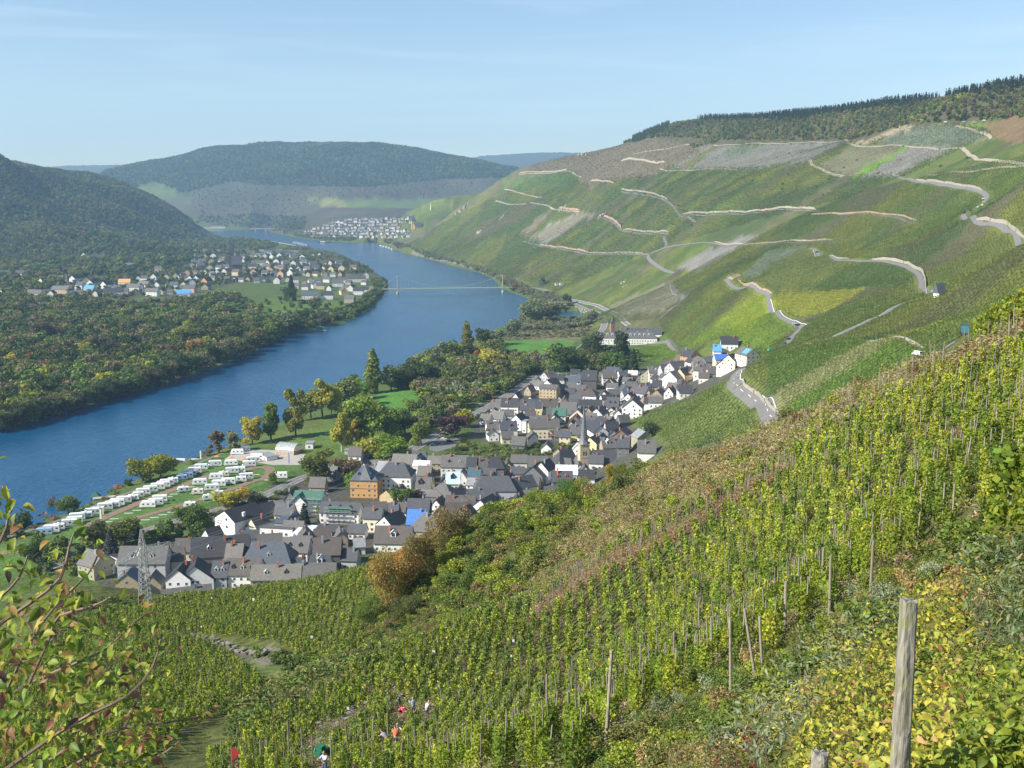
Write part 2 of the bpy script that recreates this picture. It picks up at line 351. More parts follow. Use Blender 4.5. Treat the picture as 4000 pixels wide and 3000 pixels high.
paint([(1095, 395), (1150, 345), (1300, 320), (1440, 270), (1600, 300), (1540, 322), (1490, 352), (1440, 366), (1400, 385), (1320, 392), (1276, 408), (1220, 380), (1130, 390)], BROWN, rows=0, jitter=6)
paint([(1440, 250), (1700, 228), (2000, 190), (2230, 140), (2230, 262), (2120, 268), (1975, 272), (1890, 308), (1660, 309), (1540, 312), (1480, 310), (1420, 300)], (.085, .08, .04), rows=0, jitter=4)
paint(PL(A4, (1620, 525), (1980, 495), (1990, 545), (1800, 560), (1650, 540)), (.12, .17, .03), rows=0)
paint(PL(A4, (1830, 540), (2212, 420), (2212, 690), (2080, 680), (1960, 640), (1900, 590)), (.16, .115, .06), rows=0, jitter=5)
paint(PL(A3, (1380, 890), (1660, 710), (2212, 705), (2212, 905), (1500, 912)), SLATE, rows=1.)
paint(PL(A3, (1440, 890), (1700, 720), (1780, 715), (1560, 890)), (.14, .14, .05), rows=1)
paint(PL(A3, (1800, 780), (2000, 715), (2150, 712), (1880, 820)), TEAL, rows=1)
paint([(1659, 310), (1824, 307), (1745, 348), (1659, 361)], SLATE, rows=1)
paint(PL(A4, (950, 690), (1270, 540), (1620, 540), (1900, 640), (1610, 730)), TEAL, rows=1)
paint(PL(A4, (410, 880), (760, 700), (1240, 720), (720, 970), (620, 970)), (.15, .15, .085), rows=1)
paint(PL(A4, (1160, 730), (1240, 725), (790, 975), (700, 975)), (.12, .22, .025), rows=0)
paint(PL(A4, (1240, 720), (1600, 730), (1100, 970), (800, 980)), SLATE, rows=1)
paint(PL(A4, (700, 690), (860, 700), (1250, 545), (1180, 530), (880, 640)), (.27, .23, .15), rows=0, jitter=3)
paint(PL(A4, (550, 1280), (830, 1090), (1200, 1010), (880, 1280)), (.095, .10, .05), rows=1)
paint(PL(A3, (-90, 985), (480, 930), (600, 985), (460, 1050), (-60, 1090)), (.09, .14, .04), rows=1)
paint(PL(A3, (-230, 1190), (0, 1195), (350, 1240), (330, 1270), (60, 1460), (-160, 1500), (-330, 1480)), DKG, rows=1)
paint(PL(A3, (120, 1530), (330, 1380), (620, 1280), (680, 1300), (300, 1560), (200, 1580)), (.21, .205, .16), rows=1)
paint(PL(A3, (60, 1470), (300, 1290), (360, 1265), (160, 1480)), (.16, .13, .09), rows=0)
paint([(1250, 460), (1290, 462), (1260, 475), (1180, 520), (1140, 515)], (.17, .16, .11), rows=0, jitter=3)
paint(PL(A3, (-40, 1500), (60, 1490), (400, 1600), (200, 1659), (-150, 1690)), DKG, rows=1)
paint([(870, 525), (990, 450), (1150, 345), (1160, 350), (1020, 445), (960, 480), (900, 520)], (.15, .12, .08), rows=0, mixf=.5, jitter=5)
paint([(1000, 520), (1040, 480), (1130, 440), (1180, 440), (1060, 510)], (.13, .115, .07), mixf=.6, jitter=6)
paint([(1456, 578), (1500, 552), (1613, 508), (1640, 512), (1510, 588)], SLATE, rows=1)
paint([(1598, 600), (1659, 545), (1744, 533), (1720, 548), (1625, 604)], TEAL, rows=1)
paint([(1318, 663), (1448, 610), (1468, 645), (1430, 672), (1346, 686)], (.19, .185, .13), rows=1)
paint(PL(G_, (820, 430), (1100, 320), (1380, 215), (1400, 230), (900, 470)), (.16, .155, .09), rows=1)
paint(PL(M4, (0, 610), (100, 575), (620, 530), (830, 520), (500, 720), (240, 765), (100, 700)), YEL, rows=1)
paint(PL(M4, (0, 310), (350, 165), (760, 265), (300, 440), (0, 540)), (.105, .13, .04), rows=1)
paint(PL(M4, (240, 530), (880, 270), (1290, 360), (1200, 490), (800, 510)), (.07, .105, .03), rows=1)
paint([(1470, 745), (1640, 640), (1720, 710), (1650, 760), (1560, 730), (1480, 760)], (.13, .19, .025), rows=1, mixf=.7)
paint([(1540, 700), (1640, 622), (1690, 660), (1600, 720)], (.21, .24, .025), rows=1, mixf=.5, jitter=6)
paint(PL(M4, (0, 1450), (860, 975), (1060, 975), (90, 1560)), (.165, .175, .075), rows=1, jitter=2)
paint(PL(M4, (0, 1400), (0, 1080), (700, 950), (860, 965)), (.075, .115, .026), rows=1)
paint(PL(M4, (100, 1560), (1060, 980), (1250, 1010), (1240, 1180), (700, 1400), (150, 1620)), (.085, .135, .026), rows=1)
paint(PL(G_, (950, 1400), (1880, 970), (1900, 1110), (2120, 1390), (2212, 1500), (1400, 1640), (1000, 1500)), (.098, .13, .036), rows=1)
paint(PL(G_, (1060, 800), (1290, 760), (1440, 850), (1400, 900), (1110, 920)), (.11, .165, .028), rows=1, regs=(0, 1))
paint([(1640, 1000), (1700, 985), (1700, 900), (1660, 905)], (.12, .13, .05), rows=0)
MEAD = (.085, .20, .035)
paint([(1068, 741), (1120, 735), (1250, 730), (1232, 750), (1180, 790), (1075, 776)], MEAD, (0, 1))
paint([(815, 850), (900, 838), (905, 870), (880, 900), (830, 920)], MEAD, (0,))
paint([(560, 960), (690, 900), (760, 930), (790, 970), (720, 985), (560, 985)], (.10, .155, .033), (0,))
paint([(440, 985), (600, 930), (700, 895), (720, 905), (640, 950), (545, 970)], (.12, .145, .04), (0,), mixf=.6)
paint([(1085, 735), (1110, 705), (1260, 690), (1290, 690), (1250, 735)], (.15, .14, .07), (0, 1), jitter=4)
paint([(80, 1160), (150, 1120), (440, 990), (560, 960), (660, 1010), (560, 1060), (300, 1140), (200, 1190)], (.085, .155, .035), (0,))
paint([(0, 1180), (70, 1170), (90, 1230), (0, 1260)], (.085, .16, .035), (0,))
paint([(540, 668), (580, 645), (700, 650), (770, 662), (740, 690), (690, 692), (640, 690)], (.10, .15, .03), (0, 2))
paint([(400, 492), (485, 497), (470, 508), (390, 512)], (.16, .17, .075), (0, 2, 3))
paint([(180, 645), (400, 640), (560, 600), (830, 600), (800, 560), (640, 530), (450, 560), (0, 600), (0, 650)], (.08, .085, .05), (0, 2))
VIL = (.085, .085, .065)
paint([(250, 1320), (180, 1200), (460, 1150), (600, 1040), (700, 1040), (760, 985), (1000, 985), (1040, 880), (1090, 830), (1230, 820), (1480, 780), (1640, 780), (1500, 860), (1350, 910), (1440, 970), (1300, 1060), (1000, 1140), (600, 1260)], VIL, (0, 1, 4), rows=0, yr=(395, 1300))
paint([(930, 990), (1000, 950), (1140, 960), (1260, 960), (1230, 985), (1000, 1000)], (.07, .10, .03), (0, 1), rows=0)
paint([(195, 385), (380, 340), (560, 300), (800, 300), (1110, 362), (1120, 372), (1080, 382), (950, 386), (790, 402), (560, 402), (500, 395), (400, 420), (300, 440)], (.045, .062, .03), (3,), jitter=10)
paint([(285, 408), (335, 392), (385, 412), (420, 440), (330, 430)], (.11, .15, .045), (3,))
paint([(655, 432), (700, 428), (860, 430), (1010, 432), (940, 450), (720, 448)], (.12, .155, .045), (3,))
paint([(700, 429), (735, 429), (750, 448), (690, 447)], (.19, .18, .06), (3,))
paint([(940, 430), (1010, 430), (930, 455), (900, 455)], (.15, .18, .045), (1, 3))
paint([(870, 455), (1000, 438), (900, 470)], (.11, .15, .04), (1, 3), mixf=.8)
paint([(440, 395), (500, 385), (600, 420), (560, 450), (430, 460), (360, 430)], (.07, .075, .045), (3,), mixf=.7, jitter=8)
SCR = (.13, .10, .045)
paint([(2230, 690), (2100, 745), (1980, 795), (1800, 845), (1690, 905), (1560, 965), (1440, 985), (1330, 1050), (1250, 1120), (1180, 1220), (1130, 1300), (1160, 1310), (1300, 1190), (1500, 1070), (1700, 955), (1900, 865), (2060, 800), (2230, 740)], SCR, (4, 1), rows=0, jitter=8, yr=(0, 330))
paint([(1440, 985), (1330, 1050), (1150, 1085), (1000, 1120), (960, 1200), (820, 1400), (1000, 1390), (1180, 1260), (1330, 1120)], (.085, .105, .035), (4,), rows=0, jitter=8)
paint([(1150, 1330), (1290, 1220), (1480, 1130), (1700, 1010), (1720, 1030), (1480, 1160), (1290, 1260)], (.135, .095, .06), (4,), rows=0, jitter=6)
paint([(400, 1372), (480, 1380), (640, 1425), (670, 1450), (560, 1475), (500, 1412)], (.12, .155, .045), (4,), rows=0, jitter=3)
paint([(500, 1410), (580, 1395), (640, 1420), (570, 1440)], (.16, .15, .12), (4,), rows=0)
paint([(210, 1345), (600, 1245), (600, 1255), (400, 1320), (240, 1375)], (.15, .14, .06), (4,), mixf=.5, rows=0)
near = (REG == 4)
COL[near] *= (.9 + .18 * fbm(GX, GY, 9, 31))[near][:, None]
COL[REG == 1] *= (1 + .10 * fbm(GX, GY, 45, 32))[REG == 1][:, None]
COL[REG == 3] *= (1 + .22 * fbm(GX, GY, 420, 33))[REG == 3][:, None]
COL = np.clip(COL, .01, .8)
m, nt, b = new_mat('ground')
at = nd(nt, 'ShaderNodeAttribute', attribute_name='Col'); ar = nd(nt, 'ShaderNodeAttribute', attribute_name='rows'); ac = nd(nt, 'ShaderNodeAttribute', attribute_name='acr')
tc = nd(nt, 'ShaderNodeTexCoord')
na = noise(nt, .55, 6, .62, tc.outputs['Object']); nb = noise(nt, .045, 5, .6, tc.outputs['Object'])
fa = maprange(nt, na.outputs[0], .3, .7, .55, 1.45); fb = maprange(nt, nb.outputs[0], .3, .7, .8, 1.2)
sn = mathn(nt, 'SINE', mathn(nt, 'MULTIPLY', ac.outputs['Fac'], 2 * math.pi / 3.4))
st = mathn(nt, 'ADD', mathn(nt, 'MULTIPLY', mathn(nt, 'MULTIPLY', sn, ar.outputs['Fac']), .26), 1.0)
tot = mathn(nt, 'MULTIPLY', mathn(nt, 'MULTIPLY', fa, fb), st)
nt.links.new(mulcol(nt, at.outputs['Color'], tot), b.inputs['Base Color'])
b.inputs['Roughness'].default_value = .95; b.inputs['Specular IOR Level'].default_value = .1
bp = nd(nt, 'ShaderNodeBump'); bp.inputs['Strength'].default_value = .55; bp.inputs['Distance'].default_value = 1.2
hh = mathn(nt, 'ADD', na.outputs[0], mathn(nt, 'MULTIPLY', mathn(nt, 'MULTIPLY', sn, ar.outputs['Fac']), .25))
nt.links.new(hh, bp.inputs['Height']); nt.links.new(bp.outputs[0], b.inputs['Normal'])
nR, nC = GX.shape
vid = np.arange(nR * nC).reshape(nR, nC)
quads = np.stack([vid[:-1, :-1], vid[:-1, 1:], vid[1:, 1:], vid[1:, :-1]], -1).reshape(-1, 4)
qreg = REG[:-1, :-1].ravel()
allv = np.stack([GX, GY, GZ], -1).reshape(-1, 3); allc = COL.reshape(-1, 3); allr = ROWS.ravel(); alla = ACR.ravel()
for k, nm in {0: 'valley_ground', 1: 'vineyard_hill', 2: 'wooded_hill', 3: 'far_hill', 4: 'near_slope'}.items():
 q = quads[qreg == k]; u, inv = np.unique(q, return_inverse=True)
 me = mesh(nm, allv[u], inv.reshape(-1, 4), [MATS['ground']], cols=allc[u], attrs={'rows': allr[u], 'acr': alla[u]}, smooth=True)
 link(nm, me, kind='structure')
def hz(x, y):
 x = np.asarray(x, float); y = np.asarray(y, float); u = x / np.maximum(y, 2.2)
 j = np.clip(np.searchsorted(us, u) - 1, 0, nC - 2); i = np.clip(np.searchsorted(ys, y) - 1, 0, nR - 2)
 fj = np.clip((u - us[j]) / (us[j + 1] - us[j]), 0, 1); fi = np.clip((y - ys[i]) / (ys[i + 1] - ys[i]), 0, 1)
 return (GZ[i, j] * (1 - fj) + GZ[i, j + 1] * fj) * (1 - fi) + (GZ[i + 1, j] * (1 - fj) + GZ[i + 1, j + 1] * fj) * fi
_T = np.concatenate([np.geomspace(2.5, 12000, 1500)])
def hit(px, py, h=0., ymin=0., ymax=12000):
 """first point along the pixel's ray that is h above the ground, between two depths"""
 a, b_, c = (float(q) for q in ray(px, py)); Y = _T[(_T > ymin) & (_T < ymax)]; t = Y / b_
 dz = CAMZ + c * t - hz(a * t, Y) - h
 k = np.nonzero(dz <= 0)[0]
 if len(k) == 0: k = len(Y) - 1; yy = Y[k]
 else:
  k = k[0]
  if k == 0: yy = Y[0]
  else:
   s_ = dz[k - 1] / (dz[k - 1] - dz[k] + 1e-9); yy = Y[k - 1] + (Y[k] - Y[k - 1]) * s_
 t = yy / b_
 return np.array([a * t, yy, CAMZ + c * t])
def hitg(px, py, **k):
 p = hit(px, py, 0, **k); return np.array([p[0], p[1], float(hz(p[0], p[1]))])
# ------------------------------------------------------------------ distant ridges beyond
for pts, Yd in (([(60, 372), (95, 361), (150, 358), (260, 356), (330, 372)], 11000), ([(990, 345), (1040, 337), (1100, 333), (1170, 329), (1260, 330), (1330, 360)], 11500)):
 V = []; n = len(pts)
 X = np.linspace(pts[0][0], pts[-1][0], 60); Yp = np.interp(X, [p[0] for p in pts], [p[1] for p in pts]) + .5 * rng.normal(size=60)
 for j, (dy, dd) in enumerate(((0, 0), (14, -900), (34, -2200), (5, 700))):
  for a, c in zip(X, Yp):
   q = atY(a, c + (0 if j == 0 else dy), Yd + dd); V.append(q)
 F = []
 for r_, s_ in ((2, 1), (1, 0), (0, 3)):
  for i in range(59): F.append((r_ * 60 + i, r_ * 60 + i + 1, s_ * 60 + i + 1, s_ * 60 + i))
 me = mesh('distant_ridge', np.array(V), F, [simple('far_wood', (.045, .06, .03), 1, .35, .01)], smooth=True); link('distant_ridge', me, kind='structure')
# ------------------------------------------------------------------ river
m, nt, b = new_mat('water')
b.inputs['Base Color'].default_value = (.003, .062, .145, 1); b.inputs['Specular IOR Level'].default_value = .3; b.inputs['Roughness'].default_value = .14; b.inputs['IOR'].default_value = 1.33
tc = nd(nt, 'ShaderNodeTexCoord'); mp = nd(nt, 'ShaderNodeMapping'); mp.inputs['Scale'].default_value = (1, .45, 1); mp.inputs['Rotation'].default_value = (0, 0, R(20))
nt.links.new(tc.outputs['Object'], mp.inputs[0])
wa = noise(nt, .35, 3, .6, mp.outputs[0]); wb = noise(nt, .012, 4, .6, mp.outputs[0])
bp = nd(nt, 'ShaderNodeBump'); bp.inputs['Distance'].default_value = 1.0
nt.links.new(maprange(nt, wb.outputs[0], .35, .65, .45, 1.0), bp.inputs['Strength'])
nt.links.new(wa.outputs[0], bp.inputs['Height']); nt.links.new(bp.outputs[0], b.inputs['Normal'])
nt.links.new(maprange(nt, wb.outputs[0], .3, .7, .22, .10), b.inputs['Roughness'])
wx = np.linspace(-1800, 700, 26); wy = np.linspace(380, 6400, 60)
V = np.array([(x, y, 0.) for y in wy for x in wx]); I = np.arange(26 * 60).reshape(60, 26)
Q = np.stack([I[:-1, :-1], I[:-1, 1:], I[1:, 1:], I[1:, :-1]], -1).reshape(-1, 4)
link('river', mesh('river', V, Q, [m]), kind='structure')
# ------------------------------------------------------------------ air
def build_haze():
 m = bpy.data.materials.new('haze'); m.use_nodes = True; t = m.node_tree; t.nodes.clear()
 o = t.nodes.new('ShaderNodeOutputMaterial'); v = t.nodes.new('ShaderNodeVolumePrincipled')
 v.inputs['Color'].default_value = (.42, .70, 1, 1); v.inputs['Density'].default_value = HAZE; v.inputs['Anisotropy'].default_value = .1
 t.links.new(v.outputs[0], o.inputs['Volume'])
 MB().box(-13000, -400, -6, 13000, 13000, 900).link('haze', [m], kind='stuff')
HAZE = 7.5e-5
# ------------------------------------------------------------------ vegetation builders
def foliage_mat(name, mode, transl=.35):
 m, nt, b = new_mat(name)
 ca = nd(nt, 'ShaderNodeAttribute', attribute_name='Col')
 if mode == 'inst':
  a = nd(nt, 'ShaderNodeAttribute', attribute_name='tint'); a.attribute_type = 'INSTANCER'; base = a.outputs['Color']
 else:
  a = nd(nt, 'ShaderNodeObjectInfo'); base = a.outputs['Color']
 c = mulcol(nt, base, ca.outputs['Color'])
 nt.links.new(c, b.inputs['Base Color']); b.inputs['Roughness'].default_value = .75; b.inputs['Specular IOR Level'].default_value = .18
 tr = nd(nt, 'ShaderNodeBsdfTranslucent'); tcol = nd(nt, 'ShaderNodeMix', data_type='RGBA', blend_type='MULTIPLY'); tcol.inputs[0].default_value = 1
 nt.links.new(c, tcol.inputs[6]); tcol.inputs[7].default_value = (1.25, 1.25, .6, 1); nt.links.new(tcol.outputs[2], tr.inputs['Color'])
 mx = nd(nt, 'ShaderNodeMixShader'); mx.inputs[0].default_value = transl
 nt.links.new(b.outputs[0], mx.inputs[1]); nt.links.new(tr.outputs[0], mx.inputs[2])
 nt.links.new(mx.outputs[0], nt.nodes['Material Output'].inputs['Surface'])
 return m
FOL_I = foliage_mat('foliage_mass', 'inst', .25); FOL_O = foliage_mat('foliage', 'obj', .38)
BARK = simple('bark', (.12, .095, .07), .9, .35, 3, bump=.4); BARKW = simple('pale_bark', (.5, .47, .42), .8, .3, 4)
WOOD = simple('weathered_wood', (.24, .215, .165), .85, .35, 5, bump=.5, randv=.25)
def leafcloud(pts, size, r, flat=.0, out=None, elong=1.0, tri=False, cvar=.35, warm=.12):
 """one small tilted quad per point; returns verts, quads, per-vertex tint"""
 n = len(pts); nrm = r.normal(size=(n, 3))
 if out is not None: nrm = nrm * .75 + out
 nrm[:, 2] += flat; nrm /= np.linalg.norm(nrm, axis=1)[:, None] + 1e-9
 t = np.cross(nrm, r.normal(size=(n, 3))); t /= np.linalg.norm(t, axis=1)[:, None] + 1e-9; bt = np.cross(nrm, t)
 s = size * r.uniform(.6, 1.35, (n, 1)) * .5
 a = t * s * elong; b_ = bt * s
 V = np.stack([pts - a, pts - b_ * .8 + a * .15, pts + a, pts + b_ * .8 + a * .15], 1).reshape(-1, 3)
 F = np.arange(4 * n).reshape(n, 4)
 v = 1 + cvar * r.uniform(-1, 1, n); wv = warm * r.uniform(-1, 1, n)
 c = np.stack([v * (1 + wv), v, v * (1 - wv)], -1)
 return V, F, np.repeat(c, 4, 0)
def blobpts(n, blobs, r):
 """points in the outer shells of a set of ellipsoid lumps"""
 wts = np.array([b[3] * b[4] for b in blobs]); k = r.choice(len(blobs), n, p=wts / wts.sum()); B = np.array(blobs, float)[k]
 d = r.normal(size=(n, 3)); d /= np.linalg.norm(d, axis=1)[:, None]; rad = r.uniform(.25, 1, n) ** .45
 return B[:, :3] + d * rad[:, None] * np.stack([B[:, 3], B[:, 3], B[:, 4]], -1), d
def crown(kind, n, size, seed, cvar=.35):
 r = np.random.default_rng(seed); blobs = []
 if kind == 'round':
  blobs.append((0, 0, .52, .30, .32))
  for i in range(11):
   a = r.uniform(0, 6.28); q = r.uniform(.12, .30); z = r.uniform(.14, .84); s = r.uniform(.12, .2) * (1.15 - .4 * abs(z - .55)); blobs.append((q * math.cos(a), q * math.sin(a), z, s, s * .85))
 elif kind == 'tall':
  blobs.append((0, 0, .52, .2, .36))
  for i in range(12):
   a = r.uniform(0, 6.28); z = r.uniform(.22, .9); q = r.uniform(.05, .2) * (1.1 - z * .6); s = r.uniform(.09, .15); blobs.append((q * math.cos(a), q * math.sin(a), z, s, s * 1.1))
 elif kind == 'poplar':
  for i in range(16):
   z = .1 + .84 * i / 15; a = r.uniform(0, 6.28); rr = .13 * (1 - ((z - .38) / .66) ** 2) + .015; blobs.append((.03 * math.cos(a), .03 * math.sin(a), z, rr, .09))
 elif kind == 'conifer':
  for i in range(13):
   z = .08 + .86 * i / 12; blobs.append((0, 0, z, .25 * (1 - z) ** .85 + .012, .035))
 elif kind == 'bush':
  blobs.append((0, 0, .38, .34, .34))
  for i in range(9):
   a = r.uniform(0, 6.28); q = r.uniform(.18, .42); z = r.uniform(.15, .72); s = r.uniform(.14, .24); blobs.append((q * math.cos(a), q * math.sin(a), z, s, s))
 elif kind == 'loose':
  for i in range(17):
   a = r.uniform(0, 6.28); z = r.uniform(.22, .92); q = r.uniform(.05, .28) * (1.2 - .6 * z); s = r.uniform(.07, .13); blobs.append((q * math.cos(a), q * math.sin(a), z, s, s * 1.15))
 p, d = blobpts(n, blobs, r); p[:, 2] = np.maximum(p[:, 2], .02)
 V, F, c = leafcloud(p, size, r, out=d * .8, cvar=cvar, flat=-.25 if kind == 'conifer' else 0)
 lump = .8 + .4 * r.random(len(blobs))
 return V, F, c, blobs
def trunk_mesh(kind, seed, blobs):
 r = np.random.default_rng(seed); mb = MB()
 top = {'round': .5, 'tall': .75, 'poplar': .8, 'conifer': .93, 'bush': .3, 'loose': .8}[kind]
 w = {'bush': .02, 'poplar': .025, 'conifer': .02}.get(kind, .026); pz = -.04; px = py = 0; cur = []
 for i in range(5):
  z = -.04 + (top + .04) * (i + 1) / 5; x, y = .012 * r.normal(), .012 * r.normal(); cur.append((px, py, pz)); mb.bar((px, py, pz), (x, y, z), w * (1 - .8 * i / 5), n=6, r2=w * (1 - .8 * (i + 1) / 5)); px, py, pz = x, y, z
 for b in blobs[1:8]:
  z0 = max(.1, b[2] * .55); mb.bar((0, 0, z0), (b[0] * .8, b[1] * .8, b[2]), .01, n=4, r2=.003)
 return mb
_TM = {}
def tree_protos(kind, n, size, k=3, pale=False, mat=None, cvar=.35):
 key = (kind, n, pale, mat)
 if key not in _TM:
  L = []
  for i in range(k):
   V, F, c, bl = crown(kind, n, size, 11 * i + len(kind) * 3 + n, cvar)
   L.append((mesh('crown', V, F, [mat or FOL_O], cols=c), trunk_mesh(kind, i, bl).mesh('trunk', [BARKW if pale else BARK])))
  _TM[key] = L
 return _TM[key]
NT = {'round': 0, 'tall': 0}
def tree(px, py, hD, wD, kind, col, label, group=None, name='tree', Y=None, cat='tree', pale=False, rs=None, pos=None, dense=1., fine=False, ymin=380, hm=None, wm=None):
 """px,py: foot of the tree in the photograph; hD,wD: its size there"""
 rs = rs or random
 if pos is not None: p = np.array([pos[0], pos[1], float(hz(pos[0], pos[1]))])
 elif Y is not None: q = atY(px, py, Y); p = np.array([q[0], q[1], float(hz(q[0], q[1]))])
 else: p = hitg(px, py, ymin=ymin)
 h = hm or hD * p[1] / FD * 1.03; wd = wm or wD * p[1] / FD
 px_h = h / p[1] * 1098
 n, sz = (2600, .055) if px_h > 45 else ((2200, .06) if px_h > 22 else ((800, .09) if px_h > 9 else (220, .16)))
 if fine: n, sz = 6000, .03
 pr = tree_protos(kind, int(n * dense), sz, pale=pale)[rs.randrange(3)]
 t = empty(name, p, rs.uniform(0, 6.28), label=label, cat=cat, group=group)
 nat = {'round': .6, 'tall': .42, 'poplar': .25, 'conifer': .46, 'bush': 1.0, 'loose': .54}[kind]
 s = (wd / nat, wd / nat, h)
 cc = tuple(max(.008, 1.3 * v * rs.uniform(.88, 1.12)) for v in col)
 link('trunk', pr[1], t, scale=s); link('crown', pr[0], t, scale=s, color=cc)
 return t
DG, MG, YG, YE, OR, RD, BR, GRY, PU, OL = (.050, .078, .024), (.095, .135, .03), (.19, .225, .03), (.34, .315, .05), (.38, .19, .05), (.32, .08, .05), (.17, .135, .08), (.17, .185, .11), (.065, .035, .04), (.145, .15, .048)
# ---- instanced masses
PROTO = {}
def proto_coll(name, meshes):
 if name in PROTO: return PROTO[name]
 c = bpy.data.collections.new(name)
 for i, me in enumerate(meshes):
  o = bpy.data.objects.new(name + '_%02d' % i, me); c.objects.link(o)
 PROTO[name] = c; return c
def scatter(name, coll, nproto, pts, scl, rz, tint, label=None, kind='stuff', tilt=None, cat=None):
 n = len(pts)
 if n == 0: return
 me = bpy.data.meshes.new(name); me.vertices.add(n); me.vertices.foreach_set('co', np.asarray(pts, np.float32).ravel())
 def att(nm, ty, d, key='value'):
  a = me.attributes.new(nm, ty, 'POINT'); a.data.foreach_set(key, np.ascontiguousarray(d).ravel())
 att('scl', 'FLOAT_VECTOR', np.asarray(scl, np.float32), 'vector')
 rot = np.zeros((n, 3), np.float32); rot[:, 2] = rz
 if tilt is not None: rot[:, :2] = tilt
 att('rot', 'FLOAT_VECTOR', rot, 'vector'); att('pick', 'INT', rng.integers(0, nproto, n).astype(np.int32))
 c4 = np.ones((n, 4), np.float32); c4[:, :3] = tint; att('tint', 'FLOAT_COLOR', c4, 'color')
 o = link(name, me, kind=kind, label=label, cat=cat)
 g = bpy.data.node_groups.new(name, 'GeometryNodeTree'); g.interface.new_socket('Geometry', in_out='INPUT', socket_type='NodeSocketGeometry'); g.interface.new_socket('Geometry', in_out='OUTPUT', socket_type='NodeSocketGeometry')
 N = lambda t: g.nodes.new(t); L = g.links.new
 gi, go, ip, ci = N('NodeGroupInput'), N('NodeGroupOutput'), N('GeometryNodeInstanceOnPoints'), N('GeometryNodeCollectionInfo')
 ci.inputs[0].default_value = coll; ci.inputs[1].default_value = True; ci.inputs[2].default_value = True
 def na(nm, ty): q = N('GeometryNodeInputNamedAttribute'); q.data_type = ty; q.inputs[0].default_value = nm; return q.outputs[0]
 L(gi.outputs[0], ip.inputs['Points']); L(ci.outputs[0], ip.inputs['Instance']); ip.inputs['Pick Instance'].default_value = True
 L(na('pick', 'INT'), ip.inputs['Instance Index']); L(na('rot', 'FLOAT_VECTOR'), ip.inputs['Rotation']); L(na('scl', 'FLOAT_VECTOR'), ip.inputs['Scale'])
 L(ip.outputs[0], go.inputs[0])
 md = o.modifiers.new('scatter', 'NODES'); md.node_group = g
 return o
def sample(poly, spacing, regs, yr=(0, 12000), jitter=.45, xy=None, grid=None, excl=(), dens=None, raw=None):
 """ground points on a jittered grid whose pixel lies in poly"""
 p = np.array(poly, float)
 m = (PX > p[:, 0].min()) & (PX < p[:, 0].max()) & (PY > p[:, 1].min()) & (PY < p[:, 1].max()) & (GY > yr[0]) & (GY < yr[1]) & np.isin(REG, regs)
 if not m.any(): return np.zeros((0, 3))
 x0, x1, y0, y1 = GX[m].min(), GX[m].max(), GY[m].min(), GY[m].max()
 sx, sy = (spacing, spacing) if grid is None else grid[:2]; ang = 0 if grid is None else grid[2]
 cx_, cy_ = (x0 + x1) / 2, (y0 + y1) / 2; R_ = math.hypot(x1 - x0, y1 - y0) / 2 + sx
 a = np.arange(-R_, R_, sx); b_ = np.arange(-R_, R_, sy); A_, B_ = np.meshgrid(a, b_); A_ = A_.ravel(); B_ = B_.ravel()
 A_ = A_ + jitter * sx * rng.uniform(-1, 1, len(A_)); B_ = B_ + jitter * sy * rng.uniform(-1, 1, len(B_))
 x = cx_ + A_ * math.cos(ang) - B_ * math.sin(ang); y = cy_ + A_ * math.sin(ang) + B_ * math.cos(ang)
 k = (x > x0) & (x < x1) & (y > y0) & (y < y1); x, y = x[k], y[k]
 z = hz(x, y); qx, qy = proj(x, y, z); k = inpoly(qx, qy, p)
 for e in excl: k &= ~inpoly(qx, qy, np.array(e, float))
 x, y, z = x[k], y[k], z[k]
 i = np.clip(np.searchsorted(ys, y) - 1, 0, nR - 2); j = np.clip(np.searchsorted(us, x / y) - 1, 0, nC - 2)
 k = np.isin(REG[i, j], regs) & ~INS[i, j]
 return np.stack([x[k], y[k], z[k]], -1)
def pickcol(n, cols, var=.18, patch=None, pts=None):
 c = np.array([q[0] for q in cols]); wt = np.array([q[1] for q in cols], float)
 k = rng.choice(len(c), n, p=wt / wt.sum()); return np.clip(c[k] * (1 + var * rng.uniform(-1, 1, (n, 1))), .006, 1)
LOWP = proto_coll('wood_crown', [tree_protos('round', 170, .2, k=4, mat=FOL_I, cvar=.4)[i][0] for i in range(4)])
MIDP = proto_coll('grove_crown', [tree_protos('round', 420, .13, k=4, mat=FOL_I, cvar=.4)[i][0] for i in range(4)])
CONP = proto_coll('fir_crown', [tree_protos('conifer', 170, .13, k=3, mat=FOL_I, cvar=.3)[i][0] for i in range(3)])
BUSHP = proto_coll('scrub_clump', [tree_protos('bush', 330, .13, k=4, mat=FOL_I, cvar=.4)[i][0] for i in range(4)])
def wood(name, poly, spacing, regs, h, cols, coll=LOWP, npr=4, wr=1.05, yr=(0, 12000), excl=(), jitter=.45, label=None, sink=.12, var=.2):
 p = sample(poly, spacing, regs, yr, jitter, excl=excl); n = len(p)
 if n == 0: print('empty wood', name); return
 hh = rng.uniform(h[0], h[1], n); ww = hh * wr * rng.uniform(.85, 1.2, n); p[:, 2] -= hh * sink
 scatter(name, coll, npr, p, np.stack([ww, ww, hh], -1), rng.uniform(0, 6.28, n), pickcol(n, cols, var) * 1.2 * (1 + .42 * fbm(p[:, 0], p[:, 1], 26 * spacing, 77, 3))[:, None].clip(.5, 1.6), label=label)
 return p
